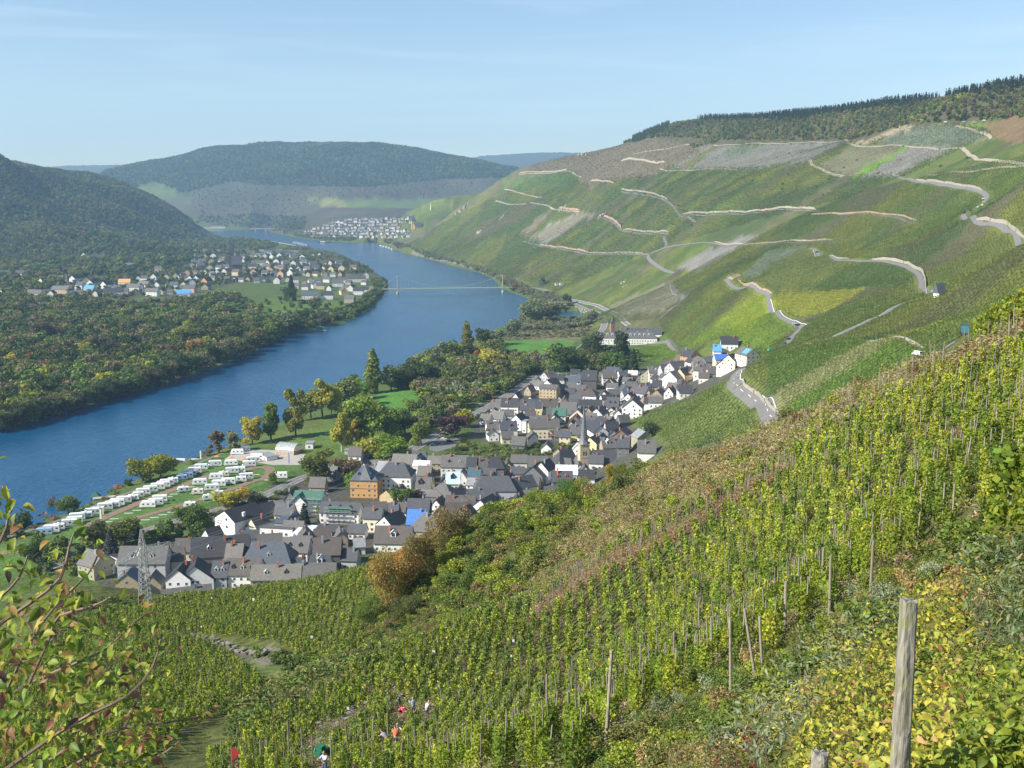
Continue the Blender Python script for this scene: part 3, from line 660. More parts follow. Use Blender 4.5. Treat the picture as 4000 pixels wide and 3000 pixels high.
# ------------------------------------------------------------------ woods, hedges and far trees (uncountable masses)
WCOL = [(DG, 3), (MG, 3), (OL, 1.6), (BR, 1.0), (YG, .45), (GRY, .5)]
wood('left_hill_wood', [(-400, 560), (-400, 200), (0, 325), (90, 350), (300, 375), (410, 470), (425, 497), (380, 505), (330, 512), (200, 545), (0, 575)], 11, (2,), (10, 15), WCOL, yr=(2300, 5400), sink=.15)
wood('left_plain_trees', [(-60, 648), (-60, 565), (60, 555), (150, 535), (250, 510), (380, 500), (500, 512), (600, 530), (560, 545), (440, 560), (300, 590), (180, 600), (100, 625), (60, 646)], 19, (0, 2), (10, 18), WCOL, yr=(1500, 4200), wr=1.1)
wood('far_hill_wood', [(195, 390), (300, 330), (560, 295), (800, 295), (1120, 355), (1120, 378), (1080, 384), (950, 388), (790, 404), (560, 400), (500, 392), (420, 412), (290, 440), (380, 468), (300, 470), (250, 420)], 17, (3,), (13, 19), [(DG, 3), (MG, 2.5), (OL, 1), (BR, .4), (YG, .25)], yr=(5000, 7500), sink=.15,
 excl=[[(285, 408), (335, 392), (385, 412), (420, 440), (330, 430)]])
wood('far_hill_scrub', [(400, 420), (500, 400), (560, 410), (640, 410), (900, 395), (1000, 395), (1080, 390), (1000, 430), (700, 425), (600, 470), (430, 470)], 30, (3,), (3, 7), [((.085, .08, .05), 3), ((.10, .095, .05), 2), ((.075, .08, .04), 2)], yr=(4500, 7500), wr=1.7, jitter=.5)
wood('far_bank_trees', [(420, 480), (480, 488), (560, 492), (660, 500), (660, 470), (560, 462), (430, 466)], 17, (0, 3), (8, 14), WCOL, yr=(4200, 6000), wr=1.3)
wood('ridge_wood', [(1440, 240), (1700, 215), (2000, 180), (2260, 130), (2260, 250), (2120, 262), (1975, 268), (1900, 290), (1830, 303), (1560, 304), (1500, 322), (1490, 315), (1530, 300), (1430, 296), (1370, 305), (1290, 325), (1150, 352), (1150, 330), (1300, 310)], 11, (1,), (6, 10), [(DG, 1.4), (MG, 2.5), (OL, 3), (BR, 1.3), (YG, .4)], yr=(1300, 3600), sink=.1)
wood('ridge_firs', [(1365, 310), (1365, 270), (1440, 240), (1460, 240), (1440, 285)], 8, (1,), (13, 19), [(DG, 1)], CONP, 3, .62, yr=(1900, 3400))
wood('ridge_fir_line', [(1460, 262), (1460, 235), (1700, 215), (2000, 180), (2130, 160), (2260, 130), (2260, 195), (2130, 203), (2000, 222), (1900, 238), (1700, 262)], 10, (1,), (15, 21), [((.022, .036, .016), 1), ((.03, .045, .02), 1)], CONP, 3, .6, yr=(1300, 3400))
wood('hillside_scrub', [(1150, 350), (1440, 290), (1540, 312), (1480, 350), (1400, 385), (1280, 400), (1130, 390)], 11, (1,), (1, 3), [(BR, 4), (OL, 1.2), ((.2, .15, .1), 2)], BUSHP, 4, 1.3, yr=(2000, 3600))
LBF = [(-40, 648), (180, 652), (270, 668), (400, 655), (520, 640), (545, 665), (560, 688), (600, 700), (660, 703), (620, 722), (560, 752), (480, 786), (330, 834), (190, 874), (0, 928), (-40, 935)]
wood('river_wood', LBF, 13.5, (0, 2), (13, 20), [(DG, 3.2), (MG, 2.2), (OL, 1.6), (BR, 1.3), (YG, .3)], MIDP, 4, 1.05, yr=(650, 2100))
wood('river_bank_bushes', [(560, 752), (620, 722), (700, 704), (750, 690), (800, 664), (828, 635), (834, 616), (815, 590), (800, 590), (810, 625), (780, 655), (700, 690), (600, 712)], 9, (0, 2), (7, 14), [(DG, 3), (MG, 2), (OL, 1)], MIDP, 4, 1.15, yr=(1100, 2200))
wood('orchard_trees', [(180, 660), (520, 610), (560, 600), (840, 590), (800, 565), (720, 553), (640, 534), (560, 545), (440, 560), (300, 590), (140, 615), (140, 640)], 18, (0, 2), (6, 11), WCOL, MIDP, 4, 1.1, yr=(1600, 3400))
wood('meadow_trees', [(545, 668), (580, 648), (700, 652), (765, 662), (740, 688), (690, 690), (640, 688)], 30, (0, 2), (6, 11), WCOL, MIDP, 4, 1.1, yr=(1000, 2600), jitter=.5)
wood('marina_trees', [(560, 545), (640, 535), (730, 552), (760, 575), (700, 565), (600, 550)], 14, (0, 2), (8, 13), [(GRY, 1), (OL, 1), (MG, 1)], LOWP, yr=(1800, 3800))
wood('far_shore_trees', [(575, 498), (640, 512), (700, 522), (800, 520), (780, 512), (700, 508), (600, 492)], 17, (0, 3), (6, 10), [(MG, 2), (GRY, 1), (OL, 2)], LOWP, yr=(3400, 5600), wr=1.4)
wood('hill_foot_bushes', [(820, 520), (850, 536), (900, 552), (960, 567), (1040, 588), (1070, 600), (1110, 630), (1140, 640), (1160, 632), (1110, 608), (1060, 585), (960, 556), (880, 530), (840, 518)], 9, (0, 1), (5, 9), [(GRY, 2), (BR, 1), (OL, 2)], LOWP, yr=(1500, 4200), wr=1.3)
wood('willow_scrub', [(1118, 704), (1142, 655), (1160, 635), (1185, 632), (1215, 648), (1245, 662), (1200, 672), (1192, 692), (1260, 694), (1280, 700), (1230, 712), (1110, 715)], 7, (0, 1), (4, 9), [(GRY, 3), ((.14, .145, .08), 2), (OL, 1)], MIDP, 4, 1.3, yr=(1000, 2000))
wood('marsh_reeds', [(1090, 735), (1110, 705), (1260, 690), (1290, 695), (1255, 728)], 8, (0, 1), (1.5, 4.5), [((.17, .15, .08), 2), (GRY, 2), (MG, 1.2)], BUSHP, 4, 1.6, yr=(900, 1700))
wood('bank_thicket', [(835, 838), (890, 785), (960, 755), (1010, 770), (1060, 735), (1090, 765), (1190, 775), (1200, 790), (1140, 815), (1075, 858), (1015, 878), (950, 915), (900, 935), (870, 900), (905, 865), (890, 842)], 10, (0, 1), (8, 14), [(OL, 3.4), (BR, .8), (YG, 1.3), (MG, 2.4), (DG, .8), (GRY, 1)], MIDP, 4, 1.1, yr=(600, 1250))
wood('church_grove', [(1200, 800), (1210, 765), (1290, 755), (1375, 765), (1385, 802), (1300, 812)], 10, (0, 1), (7, 11), [(DG, 3), (MG, 2), (OL, 1)], MIDP, 4, 1.1, yr=(800, 1250))
wood('garden_bushes', [(930, 992), (1000, 952), (1040, 962), (1140, 962), (1250, 965), (1225, 985), (1000, 1000)], 5.5, (0, 1), (2.5, 5), [(MG, 2), (DG, 2), (OL, 2), (YG, .6)], BUSHP, 4, 1.2, yr=(500, 900))
wood('shore_scrub', [(0, 1150), (100, 1118), (200, 1078), (300, 1030), (440, 980), (560, 925), (600, 908), (600, 920), (560, 940), (440, 995), (300, 1048), (200, 1095), (100, 1135), (0, 1170)], 11, (0,), (1.5, 4), [(MG, 2), (OL, 2), (BR, 1)], BUSHP, 4, 1.5, yr=(450, 800))
wood('roadside_hedge', [(300, 1165), (330, 1140), (470, 1100), (560, 1080), (640, 1050), (640, 1060), (560, 1095), (470, 1120), (400, 1150)], 6, (0, 1, 4), (2, 4.5), [(MG, 2), (OL, 2), (DG, 1)], BUSHP, 4, 1.4, yr=(420, 800))
wood('parking_hedge', [(1016, 904), (1080, 874), (1086, 880), (1022, 911)], 2.2, (0, 1), (1.3, 2), [(DG, 2), (MG, 1)], BUSHP, 4, 1.5, yr=(500, 1000))
wood('village_garden_trees', [(60, 1270), (60, 1180), (200, 1170), (320, 1150), (400, 1140), (470, 1165), (300, 1180), (200, 1200), (170, 1260)], 10, (0, 1, 4), (5, 10), [(DG, 3), (MG, 2), (OL, 1)], MIDP, 4, 1.0, yr=(400, 620))
# ------------------------------------------------------------------ roads, paths and their walls
ASPH = simple('asphalt', (.155, .15, .145), .9, .15, .3); DIRT = simple('gravel_track', (.30, .26, .20), .95, .25, .4); REDG = simple('red_gravel', (.21, .135, .10), .95, .2, .5)
PAVE = simple('concrete_paving', (.36, .34, .30), .9, .15, .3); WHITE = simple('white_line', (.75, .75, .72), .8, .08, 1)
STONE = simple('pale_stone', (.34, .31, .245), .9, .4, .8, bump=.6); PINK = simple('pink_concrete', (.40, .28, .20), .9, .22, .4, bump=.3); SLATEW = simple('slate_rubble', (.17, .16, .13), .9, .4, 1.2, bump=.6)
DARKM = simple('dark_metal', (.05, .055, .06), .5, .2, 2); STEEL = simple('galvanised_steel', (.42, .44, .43), .45, .15, 2, metal=.3)
def catmull(pts, step):
 p = np.array(pts, float); p = np.vstack([2 * p[0] - p[1], p, 2 * p[-1] - p[-2]]); out = []
 for i in range(1, len(p) - 2):
  n = max(2, int(np.linalg.norm(p[i + 1] - p[i]) / step))
  for k in range(n):
   t = k / n; a, b_, c, d = p[i - 1], p[i], p[i + 1], p[i + 2]
   out.append(.5 * (2 * b_ + (c - a) * t + (2 * a - 5 * b_ + 4 * c - d) * t * t + (3 * b_ - a - 3 * c + d) * t ** 3))
 out.append(p[-2]); return np.array(out)
def path3(poly, step=6., ymin=0, ymax=12000, plane=None):
 w = [hitg(a, b_, ymin=ymin, ymax=ymax)[:2] if plane is None else atz(a, b_, plane)[:2] for a, b_ in poly]
 return catmull(w, step)
def normals2(p):
 t = np.gradient(p, axis=0); t /= np.linalg.norm(t, axis=1)[:, None] + 1e-9
 return np.stack([-t[:, 1], t[:, 0]], -1)
def ribbon(name, p, width, mat, off=0., lift=.12, kind='structure', dash=None, **k):
 n = normals2(p); m_ = 4 if width > 2 else 2
 if dash:
  V, F = [], []; L = np.concatenate([[0], np.cumsum(np.linalg.norm(np.diff(p, axis=0), axis=1))]); s = 0
  while s + dash[0] < L[-1]:
   q = np.stack([np.interp([s, s + dash[0]], L, p[:, i]) for i in (0, 1)], -1); nn = np.stack([np.interp([s, s + dash[0]], L, n[:, i]) for i in (0, 1)], -1); b0 = len(V)
   for a in (0, 1):
    for sgn in (-1, 1):
     x, y = q[a] + nn[a] * (off + sgn * width / 2); V.append((x, y, float(hz(x, y)) + lift))
   F.append((b0, b0 + 1, b0 + 3, b0 + 2)); s += dash[0] + dash[1]
  if not F: return
  return link(name, mesh(name, np.array(V), F, [mat]), kind=kind, **k)
 offs = np.linspace(-width / 2, width / 2, m_) + off
 X = p[:, None, 0] + n[:, None, 0] * offs; Y = p[:, None, 1] + n[:, None, 1] * offs
 V = np.stack([X, Y, hz(X, Y) + lift], -1).reshape(-1, 3); I = np.arange(len(V)).reshape(len(p), m_)
 F = np.stack([I[:-1, :-1], I[1:, :-1], I[1:, 1:], I[:-1, 1:]], -1).reshape(-1, 4)[:, ::-1]
 return link(name, mesh(name, V, np.ascontiguousarray(F), [mat]), kind=kind, **k)
def lines(p, w, sides=True, dash=True, lift=.2, lw=.22):
 if sides:
  for s in (-1, 1): ribbon('road_edge_line', p, lw, WHITE, off=s * (w / 2 - .45), lift=lift)
 if dash: ribbon('road_centre_line', p, lw, WHITE, lift=lift, dash=(4, 7))
def wall(poly, hD, label, mat=None, thick=.6, posts=0, ymin=0, ymax=12000, off=0., hm=None, name='retaining_wall', cat='wall', step=7.):
 p = path3(poly, step, ymin, ymax); n = normals2(p); h = hm or .62 * hD * float(np.median(p[:, 1])) / FD
 mb = MB(); N = len(p); V = []; r = np.random.default_rng(len(label))
 for i in range(N):
  tp = h * (1 + .12 * r.normal()) * (min(1, .35 + .4 * min(i, N - 1 - i)))
  for s, zz in ((-1, -1.5), (-1, tp), (1, tp), (1, -1.5)):
   x, y = p[i] + n[i] * (off + s * thick / 2); V.append((x, y, float(hz(p[i, 0], p[i, 1])) + zz))
 F = []
 for i in range(N - 1):
  for a in range(3): F.append((4 * i + a, 4 * i + a + 1, 4 * i + 5 + a, 4 * i + 4 + a))
 F += [(3, 2, 1, 0), (4 * N - 4, 4 * N - 3, 4 * N - 2, 4 * N - 1)]
 o = link(name, mesh(name, np.array(V), F, [mat or STONE]), label=label, cat=cat)
 for k in range(posts):
  i = int((k + .7) * N / (posts + .4)); i = min(i, N - 1); x, y = p[i]; z = float(hz(x, y)); q = MB().box(-.35, -.6, -.5, .35, .6, h * 1.05).mesh('buttress', [SLATEW])
  b = link('buttress', q, o, loc=(x, y, z), rot=(0, 0, math.atan2(n[i, 0], -n[i, 1])))
 return o
B53 = [(1231, 653), (1261, 667), (1286, 675), (1302, 688), (1305, 703), (1296, 718), (1275, 735), (1250, 755), (1201, 785), (1143, 823), (1078, 866), (1010, 903), (930, 948), (860, 985), (760, 1008), (700, 1020), (650, 1034), (597, 1059), (545, 1081), (470, 1103), (387, 1125), (306, 1151), (200, 1188), (100, 1228)]
p = path3(B53, 7, ymin=420); ribbon('river_road', p, 8.5, ASPH); lines(p, 8.5)
p = path3([(1040, 591), (1062, 590), (1085, 598), (1106, 606), (1128, 618), (1166, 624), (1191, 633), (1226, 646), (1266, 655), (1298, 664), (1323, 675), (1346, 693), (1358, 703)], 10, ymin=900); ribbon('foot_of_hill_road', p, 6, ASPH); lines(p, 6, dash=False, lw=.3)
p = path3([(1060, 590), (1000, 573), (940, 560), (890, 545)], 14, ymin=1900); ribbon('foot_of_hill_road', p, 6, ASPH)
p = path3([(1400, 742), (1440, 738), (1450, 745), (1470, 755), (1490, 765)], 6, ymin=800); ribbon('village_lane', p, 6, ASPH)
HP = PL('O', (1850, 1650), (1790, 1560), (1740, 1440), (1660, 1330), (1540, 1200), (1400, 1100), (1270, 1010), (1190, 920), (1170, 850), (1210, 760), (1300, 680), (1420, 628))
p = path3(HP, 4, ymin=390, ymax=700); ribbon('hairpin_road', p, 7.4, ASPH); lines(p, 7.4, sides=False); ribbon('road_edge_line', p, .3, WHITE, off=-3.2, lift=.22)
wall(PL('O', (1835, 1480), (1800, 1360), (1660, 1210), (1560, 1130), (1440, 1040), (1330, 960), (1300, 900), (1300, 850)), 12, 'pale stone retaining wall along the inner side of the hairpin road above the village', posts=3, ymin=390, ymax=700, step=3)
def hill_road(poly, w, mat=ASPH, ymin=330, **k):
 p = path3(poly, 9, ymin=ymin, ymax=3800); ribbon('vineyard_road', p, w * .78, mat, lift=.3); return p
p = hill_road([(1771, 738), (1814, 723), (1854, 705), (1884, 690), (1904, 683), (1924, 670), (1946, 658), (1979, 648)], 5.5, ymin=480); ribbon('road_edge_line', p, .35, WHITE, off=2.4, lift=.4)
r3 = PL('G', (1850, 200), (2100, 270), (2212, 335)) + [(1659, 650), (1663, 663), (1682, 680), (1704, 695), (1736, 706)]
p = hill_road(r3, 5); ribbon('road_edge_line', p[len(p) // 2:], .4, WHITE, off=2.2, lift=.4)
hill_road([(1736, 706), (1722, 716), (1706, 736), (1694, 746)], 5.5)
r4 = [(1746, 538), (1766, 547), (1799, 557), (1834, 563), (1884, 564), (1921, 567), (1959, 577), (1979, 589), (1990, 606), (1990, 622), (2002, 632), (2026, 635)]
hill_road(r4, 5)
r5 = [(2225, 524), (2199, 523), (2174, 499), (2149, 484), (2109, 479), (2084, 472), (2082, 462), (2104, 452), (2124, 439), (2132, 427), (2124, 417), (2102, 410), (2059, 403), (2022, 397), (1979, 392), (1947, 385), (1926, 380)]
hill_road(r5, 5.5)
for q, w_ in (([(1341, 414), (1381, 420), (1411, 425), (1444, 438), (1456, 448), (1471, 467), (1501, 480)], 5), ([(1434, 511), (1439, 526), (1434, 536), (1412, 545), (1401, 551), (1402, 560), (1420, 575), (1456, 590)], 6), ([(1470, 612), (1452, 617), (1462, 635), (1475, 648), (1450, 668), (1422, 690)], 7),
   ([(1659, 456), (1694, 453), (1734, 455), (1764, 458), (1819, 465), (1884, 463), (1934, 470), (1987, 483)], 4), ([(1474, 467), (1506, 465), (1581, 463), (1659, 458)], 4), ([(1131, 521), (1169, 532), (1219, 540), (1269, 550), (1319, 550), (1400, 550)], 4.5),
   ([(1290, 469), (1306, 473), (1326, 483), (1344, 498), (1369, 503), (1444, 506)], 4.5), ([(1428, 538), (1460, 531), (1543, 526), (1659, 529), (1740, 525), (1808, 521)], 4)):
 hill_road(q, w_)
for q, w_ in (([(1426, 365), (1506, 367), (1594, 368)], 5), ([(1541, 314), (1659, 310), (1809, 306), (1844, 314), (1969, 318), (2059, 320), (2084, 325), (2106, 341), (2121, 345), (2225, 355)], 5.5), ([(1749, 346), (1756, 358), (1784, 371), (1821, 381)], 6), ([(2001, 379), (2084, 372), (2159, 362), (2225, 356)], 4.5),
   ([(1369, 333), (1431, 323), (1499, 312)], 5), ([(1121, 377), (1181, 374), (1226, 370), (1256, 383)], 5), ([(1090, 409), (1106, 412), (1136, 421), (1171, 426)], 5), ([(1070, 434), (1144, 439), (1181, 444), (1196, 452), (1251, 458)], 5), ([(2064, 272), (2100, 280), (2134, 292), (2140, 300)], 5), ([(1571, 595), (1590, 600)], 14), ([(1896, 308), (1940, 285), (1976, 272)], 5)):
 hill_road(q, w_, DIRT)
WALLS = [([(1756, 540), (1799, 553), (1834, 559)], 3, 'low pale wall above the upper bend lane, topped by a brown bank', STONE, 0),
([(1884, 561), (1921, 562), (1962, 571), (1986, 584), (1997, 602), (1999, 622)], 10, 'tall pale stone wall curving round the bend above the slate roofed vineyard hut', STONE, 2),
([(2000, 625), (2022, 631)], 8, 'short pale wall running into the steep roofed vineyard hut', STONE, 1),
([(2215, 515), (2199, 506), (2178, 487), (2149, 480), (2109, 475)], 12, 'long pale wall beside the vineyard road at the right edge', STONE, 3),
([(2122, 412), (2102, 405), (2059, 398), (2022, 392), (1979, 388)], 6, 'pale wall above the upper road where small cars are parked on the bend', STONE, 3),
([(1474, 463), (1506, 460), (1581, 458), (1659, 454), (1694, 449), (1734, 450), (1764, 454)], 6, 'longest pale wall crossing the middle of the vineyard hill', STONE, 4),
([(1752, 463), (1819, 463), (1884, 460), (1934, 465), (1980, 476)], 5, 'pale wall with a pink stretch stepping down right of the longest hill wall', PINK, 3),
([(1341, 409), (1381, 414), (1411, 419), (1442, 432)], 5, 'pale wall at the top of the curved grey lane in mid hill', STONE, 2),
([(1304, 468), (1326, 478), (1342, 493)], 8, 'pink concrete wall slanting down beside a bare gully', PINK, 2),
([(1346, 497), (1369, 498), (1444, 501)], 5, 'straight pale wall with a yellow digger parked below it', STONE, 2),
([(1207, 450), (1251, 455)], 6, 'short bright pink wall on the upper left of the hill', PINK, 1),
([(1166, 529), (1219, 536), (1272, 546)], 5, 'long pink wall low on the left of the vineyard hill', PINK, 3),
([(1272, 546), (1330, 546), (1390, 547)], 3, 'low grey wall continuing right of the long pink wall', STONE, 0),
([(1543, 522), (1659, 525), (1740, 521), (1800, 518)], 4, 'low pale wall above the grey net covered plot', STONE, 3),
([(1276, 391), (1326, 396)], 5, 'small white wall alone high on the hill', STONE, 0),
([(1341, 349), (1362, 344), (1400, 350), (1438, 351)], 6, 'ragged white rock face and wall below the brown heath', STONE, 0),
([(1594, 603), (1631, 616), (1659, 630), (1668, 635)], 7, 'brownish wall above the lane left of the yellowing plot', PINK, 3),
([(1872, 739), (1925, 734), (1965, 740), (1994, 752)], 11, 'pale curved retaining wall above the white van', STONE, 2),
([(1121, 374), (1181, 371), (1226, 366)], 3, 'pale wall on the left shoulder under the heath', STONE, 0),
([(1448, 613), (1450, 628), (1462, 640)], 3, 'low wall beside the grey lane above the convent', STONE, 0),
([(2180, 486), (2210, 512)], 5, 'inner pale wall of the right edge road', STONE, 0)]
for q, h, lb, mt, ps in WALLS[:-1]: wall(q, h, lb, mt, posts=ps, ymin=330, ymax=3600)
ROCK = simple('rock', (.33, .29, .22), .95, .4, .5, bump=.8)
for i, (x, y, s, lb) in enumerate([(1000, 452, 14, 'grey rock outcrop at the far left shoulder of the hill'), (1215, 452, 12, 'pale rocks above the short pink wall'), (1302, 465, 12, 'pale rock face at the head of the bare gully'), (1255, 335, 10, 'white rock outcrop in the brown heath'), (1346, 610, 9, 'pale rock poking from the green slope above the river road'), (1348, 619, 7, 'lower of two pale rocks above the river road'), (1040, 500, 12, 'jagged rocks above the riverside vines'), (1085, 470, 9, 'small rocks among the left hand vines')]):
 p = hitg(x, y, ymin=900); sc_ = s * p[1] / FD; r = np.random.default_rng(i); o = empty('rock_outcrop', p, label=lb, cat='rock')
 for k in range(9):
  mb = MB(); a = r.normal(0, .5, 2) * sc_; h = sc_ * r.uniform(.15, .45); q = r.uniform(.15, .35) * sc_; n = 6
  ang = np.sort(r.uniform(0, 6.28, n)); base = [(a[0] + q * math.cos(t), a[1] + q * math.sin(t)) for t in ang]; z0 = float(hz(p[0] + a[0], p[1] + a[1])) - p[2]
  mb.add([(u_, v_, z0 - 1) for u_, v_ in base] + [(a[0] + .45 * (u_ - a[0]) + r.normal() * .05 * sc_, a[1] + .45 * (v_ - a[1]), z0 + h * r.uniform(.7, 1.1)) for u_, v_ in base], [(j, (j + 1) % n, n + (j + 1) % n, n + j) for j in range(n)] + [tuple(range(n, 2 * n))])
  mb.link('rock', [ROCK], o)
for q, w_, mt in ((PL('B', (1100, 1130), (1200, 1060), (1640, 870), (2200, 650)) + PL('C', (200, 560), (400, 490), (520, 460)), 6, REDG), (PL('B', (1290, 1140), (1700, 1020), (2212, 870)) + PL('C', (700, 650), (850, 590), (1000, 545)), 5, REDG), (PL('C', (1000, 560), (1100, 500), (1130, 450), (1090, 400), (950, 400), (820, 430)), 6, REDG), ([(0, 1196), (40, 1190), (70, 1196)], 7, REDG)):
 p = path3(q, 6, ymin=420); ribbon('gravel_lane', p, w_, mt, lift=.14)
p = path3(PL('B', (0, 1290), (600, 1100), (1300, 820), (1900, 600), (2212, 490)) + PL('C', (150, 390), (400, 280), (600, 200)), 7, ymin=420); ribbon('riverside_path', p, 3.2, ASPH, lift=.14)
def patch(name, poly, mat, lift=.1, z=None):
 w_ = [hitg(a, b_, ymin=420) for a, b_ in poly]; bm = bmesh.new(); f = bm.faces.new([bm.verts.new(Vector((q[0], q[1], 0))) for q in w_]); bmesh.ops.triangulate(bm, faces=[f])
 bmesh.ops.subdivide_edges(bm, edges=bm.edges[:], cuts=5, use_grid_fill=True); me = bpy.data.meshes.new(name)
 for v in bm.verts: v.co.z = float(hz(v.co.x, v.co.y)) + lift
 bmesh.ops.recalc_face_normals(bm, faces=bm.faces[:]); bm.to_mesh(me); bm.free(); me.materials.append(mat); link(name, me, kind='structure')
patch('paved_yard', PL('C', (560, 300), (720, 180), (900, 175), (1200, 190), (1560, 240), (1500, 370), (1150, 370), (900, 330)), PAVE)
patch('parking_yard', PL('Q', (880, 1290), (900, 1200), (1150, 1130), (1330, 1220), (1330, 1330), (1000, 1340)), ASPH)
patch('car_park', PL('E', (1190, 180), (1200, 60), (1450, 30), (1640, 20), (1500, 150), (1280, 210)), ASPH)
# ------------------------------------------------------------------ houses
def slate_mat():
 m, nt, b = new_mat('slate_roof')
 oi = nd(nt, 'ShaderNodeObjectInfo'); tc = nd(nt, 'ShaderNodeTexCoord')
 n = noise(nt, .9, 6, .65, tc.outputs['Object']); n2 = noise(nt, 7, 3, .6, tc.outputs['Object'])
 f = mathn(nt, 'MULTIPLY', maprange(nt, n.outputs[0], .3, .7, .78, 1.25), maprange(nt, n2.outputs[0], .3, .7, .8, 1.2))
 nt.links.new(mulcol(nt, oi.outputs['Color'], f), b.inputs['Base Color']); b.inputs['Roughness'].default_value = .62
 bp = nd(nt, 'ShaderNodeBump'); bp.inputs['Strength'].default_value = .5; bp.inputs['Distance'].default_value = .06; nt.links.new(n2.outputs[0], bp.inputs['Height']); nt.links.new(bp.outputs[0], b.inputs['Normal'])
 return m
SLATE_M = slate_mat(); PLAST = simple('plaster', (1, 1, 1), .85, .09, .6, objcol=True); RUBBLE = simple('rubble_stone', (1, 1, 1), .95, .42, 1.6, objcol=True, bump=.5)
BRICK = simple('chimney_brick', (.42, .16, .09), .9, .3, 3); FRAME = simple('window_frame', (.72, .71, .68), .6, .05, 2); TIMB = simple('dark_timber', (.09, .06, .04), .85, .25, 3); ZINC = simple('zinc', (.33, .35, .37), .5, .12, 2, metal=.2)
gm, gnt, gb = new_mat('window_glass'); gb.inputs['Base Color'].default_value = (.03, .04, .05, 1); gb.inputs['Roughness'].default_value = .12
gnn = noise(gnt, 3, 2); gnt.links.new(mulcol(gnt, (.035, .045, .06), maprange(gnt, gnn.outputs[0], .3, .7, .6, 1.4)), gb.inputs['Base Color'])
GLASS = gm
def window_mesh():
 mb = MB(); mb.box(-.5, 0, 0, -.45, .07, 1, 0); mb.box(.45, 0, 0, .5, .07, 1, 0); mb.box(-.45, 0, 0, .45, .07, .05, 0); mb.box(-.45, 0, .95, .45, .07, 1, 0); mb.box(-.02, 0, .05, .02, .06, .95, 0)
 mb.add([(-.45, .03, .05), (.45, .03, .05), (.45, .03, .95), (-.45, .03, .95)], [(0, 3, 2, 1)], 1)
 return mb.mesh('window', [FRAME, GLASS])
WIN = window_mesh()
def dormer_mesh(wcol):
 mb = MB(); mb.extr([(0, 0), (1.3, 0), (1.3, .0)], 0, 0) if False else None
 mb.add([(-.7, 0, 0), (.7, 0, 0), (.7, 0, 1.15), (0, 0, 1.8), (-.7, 0, 1.15), (-.7, 2.6, 0), (.7, 2.6, 0), (.7, 2.6, 1.15), (0, 2.6, 1.8), (-.7, 2.6, 1.15)], [(0, 1, 2, 3, 4), (1, 6, 7, 2), (5, 0, 4, 9)], 0)
 mb.add([(-.9, -.2, 1.0), (0, -.2, 1.86), (0, 2.8, 1.86), (-.9, 2.8, 1.0)], [(0, 1, 2, 3)], 1); mb.add([(.9, -.2, 1.0), (0, -.2, 1.86), (0, 2.8, 1.86), (.9, 2.8, 1.0)], [(3, 2, 1, 0)], 1)
 mb.add([(-.42, -.03, .2), (.42, -.03, .2), (.42, -.03, 1.1), (-.42, -.03, 1.1)], [(0, 1, 2, 3)], 2)
 return mb
_DM = {}
def dormer(parent, x, y, z, flip, wcol, rcol, s=1.):
 k = 'd'
 if k not in _DM: _DM[k] = dormer_mesh(None).mesh('dormer', [PLAST, SLATE_M, GLASS])
 me = _DM[k]; o = link('dormer', me, parent, loc=(x, y, z), rot=(0, 0, math.pi if flip else 0), scale=(s, s, s), color=wcol); return o
WALLC = {'white': (.80, .79, .76), 'cream': (.70, .62, .42), 'offwhite': (.66, .65, .61), 'grey': (.45, .46, .47), 'tan': (.46, .36, .21), 'stone': (.36, .30, .20), 'olive': (.34, .33, .21), 'yellow': (.76, .68, .36), 'peach': (.68, .47, .30), 'brown': (.20, .13, .08), 'slate': (.16, .165, .175), 'pink': (.68, .42, .38), 'orange': (.56, .32, .12), 'dark': (.12, .11, .105), 'brick': (.48, .27, .14), 'paleyellow': (.78, .73, .55)}
ROOFC = {'dark': (.042, .043, .048), 'slate': (.07, .074, .083), 'grey': (.108, .104, .098), 'blue': (.078, .096, .118), 'brown': (.092, .08, .07), 'lichen': (.15, .142, .122), 'black': (.03, .03, .034), 'light': (.24, .25, .26), 'green': (.05, .14, .10), 'white': (.72, .74, .76), 'teal': (.05, .095, .12), 'bluetarp': (.05, .17, .60), 'skytarp': (.09, .30, .56), 'paleblue': (.42, .60, .70), 'orange': (.62, .33, .12), 'red': (.36, .07, .045)}
HOUSES = []
def house(c, r1, r2, W, e, r, wall, roof, label, hip=0., win=True, dorm=0, chim=1, L=None, ymin=395, ymax=1600, name='house', over=.45, cat='house', group=None, wmat=None, near=True, chc=None, flat=False, dside=None, zoff=0., base=2.5, dcol=None, chh=1.3, dsc=1.):
 a = P(c, *r1); b_ = P(c, *r2); mid = ((a[0] + b_[0]) / 2, (a[1] + b_[1]) / 2)
 q = hit(*mid, h=r, ymin=ymin, ymax=ymax); zr_ = q[2]; A = atz(*a, zr_)[:2]; B = atz(*b_, zr_)[:2]; d = B - A; LL = float(np.linalg.norm(d)); Lh = L or min(max(LL, 5.), 26.)
 ang = math.atan2(d[1], d[0]); ctr = (A + B) / 2; LL = min(LL, 60)
 if L is None and LL > 26: ctr = A + d / np.linalg.norm(d) * 13
 z0 = zr_ - r + zoff
 return house_at((ctr[0], ctr[1], z0), ang, Lh, W, e, r, wall, roof, label, hip, win, dorm, chim, name, over, cat, group, wmat, near, chc, flat, dside, base, dcol, chh, dsc)
